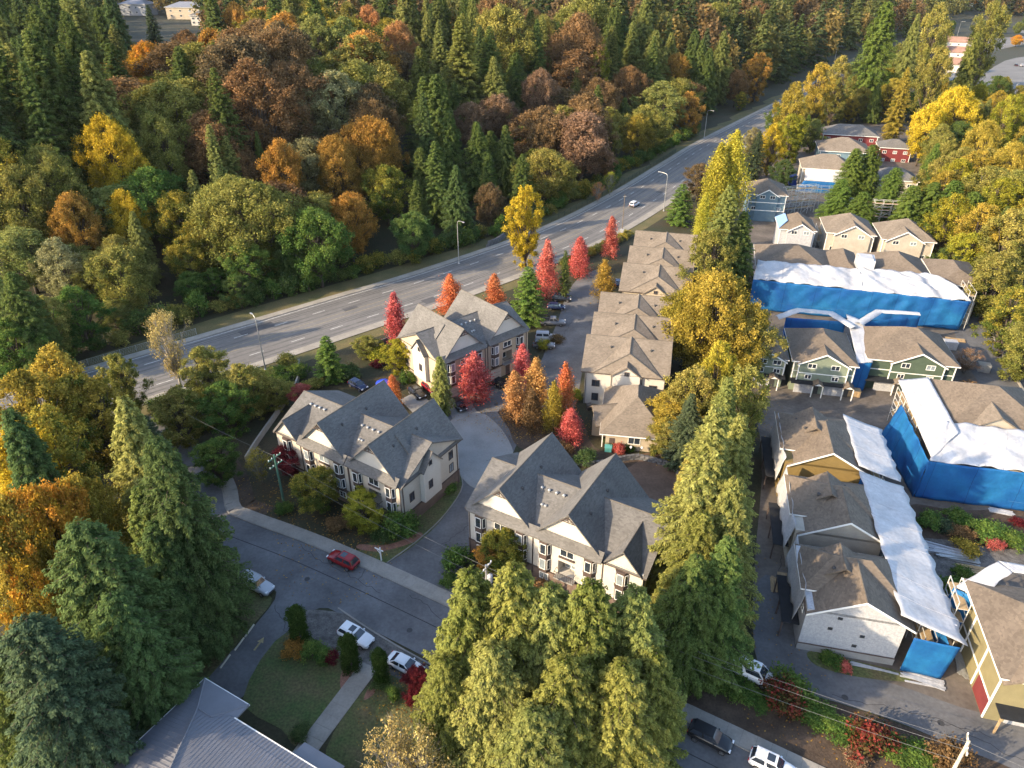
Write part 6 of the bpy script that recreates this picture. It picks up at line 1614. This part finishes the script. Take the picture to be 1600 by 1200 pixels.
def car(label, kind, pm, px=None, py=None, head=0.0, at=None, rack=False, sunroof=False, cat='car', z=.035, scale=1.0):
    s = CARS[kind]; L, w, zb, zr = s['L'], s['w'], s['zb'], s['zr']
    p = G(px, py) if at is None else Vector((*at, 0))
    t = thing('parked_car' if kind != 'pickup' else 'pickup_truck', label, cat, (p.x, p.y, z), head); t.scale = (scale,) * 3
    # body: lofted rounded sections
    st = [(-L/2, .55, s['zt'] - .28, .74), (-L/2 + .10, .36, s['zt'] - .08, .90), (-L/2 + .4, .28, s['zt'], .98), (-L*.25, .26, zb, 1), (0, .26, zb, 1), (L*.2, .26, zb, 1), (L*.29, .27, zb - .03, .99), (L/2 - .5, .28, s['zn'] - .06, .95), (L/2 - .14, .34, s['zn'] - .2, .86), (L/2, .42, s['zn'] - .42, .7)]
    b = MB(); rings = []
    for x, z0, z1, k in st:
        W = w * k; h = z1 - z0; i = len(b.v)
        sec = [(-W*.86, z0), (-W*.98, z0 + h*.18), (-W, z0 + h*.5), (-W*.97, z0 + h*.84), (-W*.84, z1 - .015), (-W*.4, z1 + .02), (W*.4, z1 + .02), (W*.84, z1 - .015), (W*.97, z0 + h*.84), (W, z0 + h*.5), (W*.98, z0 + h*.18), (W*.86, z0)]
        b.v += [(x, yy, zz) for yy, zz in sec]; rings.append(i)
    n = 12
    for a in range(len(rings) - 1):
        for k in range(n):
            kk = (k + 1) % n; b.f.append((rings[a] + k, rings[a] + kk, rings[a+1] + kk, rings[a+1] + k))
    b.f.append(tuple(range(n))); b.f.append(tuple(reversed([rings[-1] + k for k in range(n)])))
    bo = obj('body', b, pm, t, True)
    # cabin: dark glasshouse, painted roof and pillars
    (c0, c1), (t0, t1) = s['cb'], s['ct']; wb, wt = w * .9, w * .7
    gz = zr - .07
    g = MB(); g.v = [(c0, -wb, zb - .02), (c1, -wb, zb - .02), (c1, wb, zb - .02), (c0, wb, zb - .02), (t0, -wt, gz), (t1, -wt, gz), (t1, wt, gz), (t0, wt, gz)]
    def q(name, idx, ins=.0):
        mb = MB(); P = [Vector(g.v[k]) for k in idx]; c = sum(P, Vector()) / 4
        nn = (P[1] - P[0]).cross(P[2] - P[0]).normalized()
        ctr = Vector(((c0 + c1) / 2, 0, zb)); 
        if nn.dot(c - ctr) < 0: nn = -nn
        return mb.extrude([tuple(c + (v - c) * (1 - ins) - nn * .03) for v in P], tuple(nn * (.03 + (.012 if ins else 0))))
    gf = MB(); gf.v = g.v; gf.f = [(0, 1, 5, 4), (1, 2, 6, 5), (2, 3, 7, 6), (3, 0, 4, 7), (4, 5, 6, 7), (3, 2, 1, 0)]
    cab = obj('cabin', gf, pm if kind != 'sedan' else pm, t)
    obj('windshield', q('w', (1, 2, 6, 5), .12), glass, t); obj('rear_window', q('r', (3, 0, 4, 7), .16), glass, t)
    for idx in ((0, 1, 5, 4), (2, 3, 7, 6)):
        P = [Vector(g.v[k]) for k in idx]
        m = 2 if kind != 'pickup' else 2
        for k in range(m):
            a0, a1 = k / m + .04, (k + 1) / m - .04
            lo0, lo1 = P[0].lerp(P[1], a0), P[0].lerp(P[1], a1); hi0, hi1 = P[3].lerp(P[2], a0), P[3].lerp(P[2], a1)
            quad = [lo0.lerp(hi0, .12), lo1.lerp(hi1, .12), lo1.lerp(hi1, .9), lo0.lerp(hi0, .9)]
            nn = Vector((0, 1 if quad[0].y > 0 else -1, .25)).normalized()
            obj('side_window', MB().extrude([tuple(v - nn * .02) for v in quad], tuple(nn * .035)), glass, t)
    rf = MB().extrude([(t0 - .06, -wt - .02, gz), (t1 + .04, -wt - .02, gz), (t1 + .04, wt + .02, gz), (t0 - .06, wt + .02, gz)], (0, 0, .02))
    rf2 = [(t0 + .05, -wt + .12, gz + .02), (t1 - .1, -wt + .12, gz + .02), (t1 - .1, wt - .12, gz + .02), (t0 + .05, wt - .12, gz + .02)]
    rf.extrude(rf2, (0, 0, .05)); ro = obj('roof', rf, pm, t)
    if sunroof: obj('sunroof', MB().box(t1 - .95, t1 - .2, -.42, .42, gz + .071, gz + .085), glass, ro)
    if rack:
        rk = MB()
        for yy in (-.6, .6): rk.tube((t0 + .1, yy, zr + .12), (t1 - .1, yy, zr + .12), .03, n=5)
        for k in range(6): xx = t0 + .2 + (t1 - t0 - .4) * k / 5; rk.tube((xx, -.62, zr + .12), (xx, .62, zr + .12), .025, n=5)
        obj('roof_rack', rk, rim_m, ro)
    if kind == 'pickup':
        obj('load_bed', MB().box(-L/2 + .15, c0 - .1, -w + .16, w - .16, zb - .04, zb + .045), black_paper, t)
        obj('bed_rail', MB().box(-L/2 + .05, c0, -w + .02, -w + .16, zb - .05, zb + .06).box(-L/2 + .05, c0, w - .16, w - .02, zb - .05, zb + .06).box(-L/2 + .02, -L/2 + .14, -w + .1, w - .1, zb - .1, zb + .06), pm, t)
    for xx in (-L * .30, L * .31):
        for yy in (-w + .06, w - .06):
            wh = link(bpy.data.objects.new('wheel', WHEEL[0]), t); wh.location = (xx, yy, .34)
            link(bpy.data.objects.new('rim', WHEEL[1]), wh)
    for yy in (-1, 1):
        obj('headlight', MB().box(L/2 - .28, L/2 - .07, yy * w * .66 - .17, yy * w * .66 + .17, s['zn'] - .34, s['zn'] - .17), lamp_lens, t)
        obj('tail_light', MB().box(-L/2 - .01, -L/2 + .14, yy * w * .7 - .12, yy * w * .7 + .12, s['zt'] - .36, s['zt'] - .12), lamp_red, t)
        obj('door_mirror', MB().box(c1 - .5, c1 - .34, yy * (w + .02) - .09, yy * (w + .02) + .09, zb + .0, zb + .14), pm, t)
    obj('bumper', MB().box(L/2 - .2, L/2 + .02, -w * .62, w * .62, .36, .5), steel_dark, t); obj('bumper', MB().box(-L/2 - .02, -L/2 + .2, -w * .66, w * .66, .4, .54), steel_dark, t)
    obj('grille', MB().box(L/2 - .12, L/2 + .01, -w * .4, w * .4, .53, .68), steel_dark, t)
    return t
white, black, navy, silver, redp, greyp = paint('white', (.72, .73, .75)), paint('black', (.012, .013, .016)), paint('navy', (.01, .018, .06)), paint('silver', (.42, .44, .47), .3), paint('red', (.25, .008, .012)), paint('grey', (.14, .15, .17))
sa = math.atan2(-.49, .87)
car('dark red SUV parked at the kerb of the street', 'suv', redp, 537, 880, sa + math.pi, sunroof=True)
car('silver SUV with roof rack parked under the dark cedars', 'boxy', silver, 404, 919, R(-29), rack=True)
car('white SUV with sunroof on the gravel strip', 'suv', white, 557, 999, R(-30), sunroof=True)
car('white sedan parked behind the crimson maple bush', 'sedan', white, 634, 1044, R(-29))
car('white SUV driving on the highway', 'suv', white, 991, 322, math.atan2(.82, .57))
car('black SUV parked on the street in the lower right', 'suv', black, 1109, 1158, R(-31), sunroof=False)
car('white SUV with sunroof at the bottom edge of the street', 'suv', white, 1206, 1202, R(-30), sunroof=True)
car('white van half hidden under the lower belt trees', 'van', white, 1170, 1056, R(-32), cat='van')
car('black sedan parked in front of the middle townhouse', 'sedan', black, 716, 636, R(-58))
car('black hatchback with open sunroof behind the left townhouse', 'hatch', black, 652, 618, R(-52), sunroof=True)
car('dark red car beside the left wall of the middle townhouse', 'hatch', redp, 672, 610, R(-55))
car('black SUV in front of the right garage of the middle townhouse', 'suv', black, 787, 607, R(-40))
car('black SUV at the top of the parking row beside the courtyard lane', 'suv', black, 877, 470, R(-5))
car('navy hatchback second from the top of the lane parking row', 'hatch', navy, 869, 483, R(-5))
car('grey pickup truck in the lane parking row', 'pickup', greyp, 864, 507, R(-5), cat='pickup')
car('silver minivan with roof rack in the lane parking row', 'boxy', silver, 854, 531, R(-5), rack=True)
car('dark SUV lowest in the lane parking row', 'suv', greyp, 850, 543, R(-5))
car('navy car at the corner of the upper row house', 'hatch', navy, 966, 445, R(80))
car('dark car parked between the left townhouse roof and the shrubs', 'hatch', navy, 560, 606, R(-40))
car('silver SUV in the far car park at the top right', 'suv', silver, 1596, 104, R(70))
car('dark car in the far car park at the top right', 'sedan', black, 1587, 103, R(70))
# blue covered car
p = G(605, 606); t = thing('covered_car', 'car under a bright blue cover behind the left townhouse', 'car', (p.x, p.y, .04), R(-45))
cv = MB(); prof = [(-2.3, .15, .9), (-2.25, .8, .85), (-1.4, 1.0, .8), (-.9, 1.5, .68), (.5, 1.5, .68), (1.1, 1.0, .8), (2.1, .85, .85), (2.3, .2, .9)]
for x, zt, w in prof: cv.v += [(x, -.95, .12), (x, -w - .05, zt * .75), (x, -w * .6, zt), (x, w * .6, zt), (x, w + .05, zt * .75), (x, .95, .12)]
for a in range(len(prof) - 1):
    for k in range(5): i = a * 6 + k; cv.f.append((i, i + 6, i + 7, i + 1))
cv.f += [(0, 1, 2, 3, 4, 5), tuple(reversed([42 + k for k in range(6)]))]
obj('cover', cv, mat_sheet('blue_cover', (.03, .07, .5), transl=.1), t, True)
obj('tie_strap', MB().box(-.05, .05, -1.0, 1.0, .12, .16), steel_dark, t)

# ================================================================ street furniture
def lamp_post(label, base, h=11.0, arm=2.6, ang=0.0, m=steel):
    t = thing('street_lamp', label, 'street lamp', (base.x, base.y, .05), ang)
    obj('base_plate', MB().lathe([(.3, 0), (.3, .12), (.16, .3), (.14, .9)], 8), m, t)
    obj('pole', MB().path([(0, 0, 0), (0, 0, h - 1)], [.13, .085], 8), m, t)
    pts = [(0, 0, h - 1), (.12, 0, h - .4), (.5, 0, h - .05), (arm * .6, 0, h + .1), (arm, 0, h + .08)]
    obj('arm', MB().path(pts, [.08, .075, .07, .06, .055], 7), m, t)
    hd = obj('lamp_head', MB().extrude([(arm - .25, -.16, h + .02), (arm + .5, -.13, h + .02), (arm + .5, .13, h + .02), (arm - .25, .16, h + .02)], (0, 0, .14)), m, t)
    obj('lens', MB().box(arm - .1, arm + .4, -.1, .1, h - .02, h + .018), lamp_lens, hd)
    return t
ha = math.atan2(.7, .71)
lamp_post('street lamp at the left on the near highway sidewalk', G(415, 578), 11.5, 1.2, ha + math.pi / 2)
lamp_post('street lamp on the forest side verge of the highway', G(717, 412), 11.5, 2.2, ha - math.pi / 2)
lamp_post('street lamp on the near highway side right of the white SUV', G(1037, 330), 11.5, 3.0, ha + math.pi / 2)
lamp_post('street lamp on the forest verge at the far highway', G(1100, 216), 11.5, 2.6, ha - math.pi / 2)
lamp_post('street lamp among trees near the end of the visible highway', G(1302, 104), 13, 3.0, ha - math.pi / 2)
lamp_post('lamp by the far pink roofs at the top right', G(1495, 58), 13, 3.0, ha - math.pi / 2)
lamp_post('pale lamp post at the edge of the far car park', G(1578, 166), 11, .5, 0)
p = G(971, 372); t = thing('signal_pole', 'slim brown pole beside the slender pinkish red maple', 'pole', (p.x, p.y, 0))
obj('pole', MB().path([(0, 0, 0), (0, 0, 12.5)], [.13, .07], 8), pole_wood, t); obj('control_box', MB().box(-.35, .35, -.3, .3, 1.2, 2.6), wrap_white, t); obj('cross_bracket', MB().box(-.5, .5, -.04, .04, 11.8, 11.95), steel, t)

def util_pole(label, base, h, m, arms=2, tilt=0.0, transformer=False):
    t = thing('utility_pole', label, 'utility pole', (base.x, base.y, 0), R(60))
    t.rotation_euler = (0, tilt, R(60))
    obj('pole', MB().path([(0, 0, -.3), (0, 0, h)], [.2, .13], 9), m, t)
    for k in range(arms):
        z = h - .5 - k * 1.3
        a = obj('crossarm', MB().box(-1.2, 1.2, -.07, .07, z - .07, z + .07), m, t)
        for xx in (-1.1, -.5, .5, 1.1): obj('insulator', MB().lathe([(.05, 0), (.08, .08), (.05, .2)], 6, (xx, 0, z + .07)), lamp_lens, a)
    if transformer:
        tr = obj('transformer', MB().lathe([(.1, 0), (.34, .05), (.34, .95), (.24, 1.08), (.05, 1.15)], 12, (.0, -.52, h - 2.4)), wrap_white, t)
        obj('lower_box', MB().lathe([(.08, 0), (.24, .05), (.24, .5), (.05, .55)], 10, (0, -.4, h - 6.2)), wrap_white, t)
    return t
P1 = G(443, 782); util_pole('green utility pole beside the crimson maple', P1, 8.4, pole_green, 2)
P2 = G(755, 985); P2 = Vector((-3.0, 60.6, 0)); util_pole('grey pole with white transformer before the front townhouse', P2, 9.3, steel, 1, transformer=True)
P3 = G(1514, 1158, 9.5); P3 = Vector((P3.x, P3.y, 0)); util_pole('pale wooden utility pole in the bottom right corner', P3, 9.5, pole_pale, 1)
def wire(label, a, b, sag, name='power_line', r=.015):
    pts = [Vector(a).lerp(Vector(b), k / 16) - Vector((0, 0, sag * 4 * (k / 16) * (1 - k / 16))) for k in range(17)]
    return tag(obj(name, MB().path([tuple(q) for q in pts], [r] * 17, 4), wire_m), label, 'wire')
wire('upper power line from the green pole to the transformer pole', (P1.x, P1.y, 8.3), (P2.x, P2.y, 9.0), .5)
wire('lower power line from the green pole to the transformer pole', (P1.x + .3, P1.y - .4, 6.4), (P2.x, P2.y, 7.0), .6)
wire('upper power line from the transformer pole to the bottom right pole', (P2.x, P2.y, 9.0), (P3.x, P3.y, 9.3), 1.1)
wire('middle power line from the transformer pole to the bottom right pole', (P2.x, P2.y, 8.4), (P3.x - .4, P3.y - .7, 9.2), 1.2)
wire('lower power line from the transformer pole to the bottom right pole', (P2.x, P2.y, 6.6), (P3.x - .2, P3.y - .2, 6.8), 1.2)
wire('power line from the bottom right pole leaving the view', (P3.x, P3.y, 9.3), (P3.x + 40, P3.y - 22, 9.5), 1.0)
wire('power line from the green pole going left over the street end', (P1.x, P1.y, 8.2), (P1.x - 26, P1.y + 17, 9), .6)
wire('thin service wire from the green pole to the left townhouse', (P1.x, P1.y, 6.6), (-26, 85.5, 6.2), .3, r=.011)

# sign post with white arms
p = G(596, 876); t = thing('sign_post', 'white wooden sign post on the verge by the drive entrance', 'sign', (p.x, p.y, .05), R(-30))
obj('post', MB().box(-.07, .07, -.07, .07, 0, 2.3), trim_white, t); obj('arm', MB().box(-.9, .5, -.05, .05, 1.8, 1.93), trim_white, t); obj('brace', MB().tube((-.6, 0, 1.8), (0, 0, 1.1), .05, n=5), trim_white, t)
p = G(700, 905); t = thing('hydrant', 'small pale blue hydrant in the bed right of the drive entrance', 'hydrant', (p.x, p.y, .05))
obj('barrel', MB().lathe([(.2, 0), (.2, .08), (.14, .1), (.14, .55), (.18, .57), (.12, .72), (.04, .8)], 10), lamp_lens, t); obj('outlet', MB().tube((-.25, 0, .42), (.25, 0, .42), .06, n=8), lamp_lens, t)
for i, (x, y) in enumerate(((985, 712), (1002, 713), (1048, 722))):
    p = G(x, y - 3); t = thing('globe_light', ['left white globe light on the stone retaining wall', 'middle white globe light on the stone retaining wall', 'right white globe light on the stone retaining wall'][i], 'light', (p.x, p.y, .9))
    obj('globe', MB().lathe([(.03, .2), (.16, .26), (.22, .42), (.16, .58), (.03, .64)], 10), lamp_lens, t); obj('stem', MB().box(-.04, .04, -.04, .04, -.2, .25), steel_dark, t)
# stone retaining wall, stone by stone
def stone_wall(label, pix, h=.95, bl=.75, seed=3):
    t = thing('retaining_wall', label, 'wall'); r2 = random.Random(seed)
    ln = smooth([(G(*q).x, G(*q).y) for q in pix], 5)
    ms = []
    for k in range(5):
        L, H, d = bl * r2.uniform(.42, .5), h / 4 - .012, .22
        mb = MB().box(-L, L, -d, d, -H, H); mb.v = [(a + r2.uniform(-.04, .04), b + r2.uniform(-.05, .05), c + r2.uniform(-.02, .02)) for a, b, c in mb.v]; ms.append(mb.mesh('stone', stone))
    for row_ in range(2):
        for k, (p, tt) in enumerate(line_walk(ln[row_:], bl)):
            o = link(bpy.data.objects.new('stone', r2.choice(ms)), t); o.location = (p.x, p.y, h / 4 + row_ * h / 2); o.rotation_euler = (0, 0, math.atan2(tt.y, tt.x) + r2.uniform(-.05, .05))
stone_wall('dark stone retaining wall below the bungalow', [(880, 722), (930, 728), (985, 718), (1010, 720), (1050, 732), (1064, 752)])
stone_wall('low grey rock wall on the forest verge beside the highway', [(762, 386), (776, 380), (788, 372)], h=1.6, bl=1.4, seed=5)
# concrete wall on the creek bank, fences
def wall_line(label, pix, h, w, m, name='concrete_wall'):
    ln = smooth([(G(*q).x, G(*q).y) for q in pix], 5); mb = MB(); A_, B_ = offset(ln, w / 2), offset(ln, -w / 2)
    for i in range(len(ln) - 1):
        a, b, c, d = A_[i], A_[i+1], B_[i+1], B_[i]
        mb.poly([(a.x,a.y,h),(b.x,b.y,h),(c.x,c.y,h),(d.x,d.y,h)]); mb.poly([(a.x,a.y,0),(b.x,b.y,0),(b.x,b.y,h),(a.x,a.y,h)]); mb.poly([(d.x,d.y,0),(c.x,c.y,0),(c.x,c.y,h),(d.x,d.y,h)])
    for i, f in ((0, 1), (-1, -1)):
        a, d = A_[i], B_[i]; mb.poly([(a.x,a.y,0),(d.x,d.y,0),(d.x,d.y,h),(a.x,a.y,h)])
    return tag(obj(name, mb, m), label, 'wall')
wall_line('curving concrete wall between creek bank and left townhouse', [(468, 568), (465, 600), (440, 640), (405, 690), (385, 722)], 1.1, .3, concrete_hwy)
wall_line('low concrete kerb wall along the rear lane', [(1535, 492), (1568, 560), (1600, 615), (1640, 690)], .5, .25, concrete)
wall_line('low concrete barrier at the highway edge behind the middle townhouse', [(590, 540), (640, 517), (662, 506)], .9, .25, stone)
def fence(label, line, h, step, m, name='chain_link_fence', wires=5):
    t = thing(name, label, 'fence'); pm = MB().tube((0, 0, 0), (0, 0, h), .05, n=5).mesh('post', m)
    pts = line_walk(line, step)
    for p, tt in pts:
        o = link(bpy.data.objects.new('post', pm), t); o.location = (p.x, p.y, 0)
    for k in range(len(pts) - 1):
        a, b = pts[k][0], pts[k + 1][0]; mb = MB()
        for j in range(wires): z = h * (j + .6) / wires; mb.tube((a.x, a.y, z), (b.x, b.y, z), .018 if j < wires - 1 else .035, n=4)
        for j in range(7):
            q0 = a.lerp(b, j / 7); q1 = a.lerp(b, (j + 1) / 7); mb.tube((q0.x, q0.y, .1), (q1.x, q1.y, h - .1), .012, n=3); mb.tube((q1.x, q1.y, .1), (q0.x, q0.y, h - .1), .012, n=3)
        obj('mesh_panel', mb, m, t)
fence_m = mat('fence_green', (.05, .07, .055), var=.2)
hl = [p for p in offset(HW, 11.2)]
fence('green chain link fence at the left end of the highway', [p for p in hl if 108 < p.y < 138], 1.5, 3.0, steel)
fence('dark fence along the far bend of the highway', [p for p in hl if 198 < p.y < 300], 1.6, 3.5, fence_m, 'highway_fence', 7)
fence('tall dark fence along the rear lane', smooth([(G(*q).x, G(*q).y) for q in [(1540, 480), (1575, 545), (1612, 610), (1650, 680)]], 5), 1.8, 2.5, fence_m, 'lane_fence', 7)
# concrete wheel stops on the lane
for i, (x, y) in enumerate(((390, 986), (374, 1007), (352, 1034))):
    p = G(x, y); t = thing('wheel_stop', ['pale concrete wheel stop nearest the silver SUV', 'middle pale concrete wheel stop along the lane', 'pale concrete wheel stop nearest the hall roof'][i], 'wheel stop', (p.x, p.y, .03), math.atan2(*(G(400, 970) - G(345, 1045)).yx))
    obj('block', MB().extrude([(-.95, -.1, 0), (-.95, .1, 0), (-.95, .06, .14), (-.95, -.06, .14)], (1.9, 0, 0)), pole_pale, t)
    for xx in (-.6, .6): obj('anchor_pin', MB().lathe([(.03, .13), (.03, .16), (.01, .17)], 6, (xx, 0, 0)), steel, t)
for i, (x, y, lb) in enumerate(((695, 643, 'orange and blue bins by the weeping conifer'), (920, 640, 'dark bin by the wall of the white row house'), (437, 459, 'blue dumped barrel at the forest edge'))):
    p = G(x, y); t = thing('waste_bin', lb, 'bin', (p.x, p.y, .04), R(20))
    obj('body', MB().extrude([(-.4, -.35, 0), (.4, -.35, 0), (.4, .35, 0), (-.4, .35, 0)], (0, 0, 1.0)), bin_blue if i != 1 else steel_dark, t)
    obj('lid', MB().extrude([(-.45, -.42, 1.0), (.45, -.42, 1.0), (.45, .4, 1.08), (-.45, .4, 1.08)], (0, 0, .06)), mat('orange_plastic', (.55, .16, .03), var=.1) if i == 0 else steel_dark, t)

# ================================================================ thin autumn air
hb = MB().box(-2450, 2450, -650, 4300, -1.0, 96.0)
hm = bpy.data.materials.new('haze_air'); hm.use_nodes = True; hn = hm.node_tree.nodes; hn.remove(hn['Principled BSDF'])
pv = hn.new('ShaderNodeVolumePrincipled'); pv.inputs['Color'].default_value = (.88, .93, 1.0, 1); pv.inputs['Density'].default_value = 0.000025; pv.inputs['Anisotropy'].default_value = .2
hm.node_tree.links.new(pv.outputs[0], hn['Material Output'].inputs['Volume'])
hz_o = obj('haze', hb, hm); hz_o['kind'] = 'stuff'; hz_o['label'] = 'thin autumn haze over the whole place'
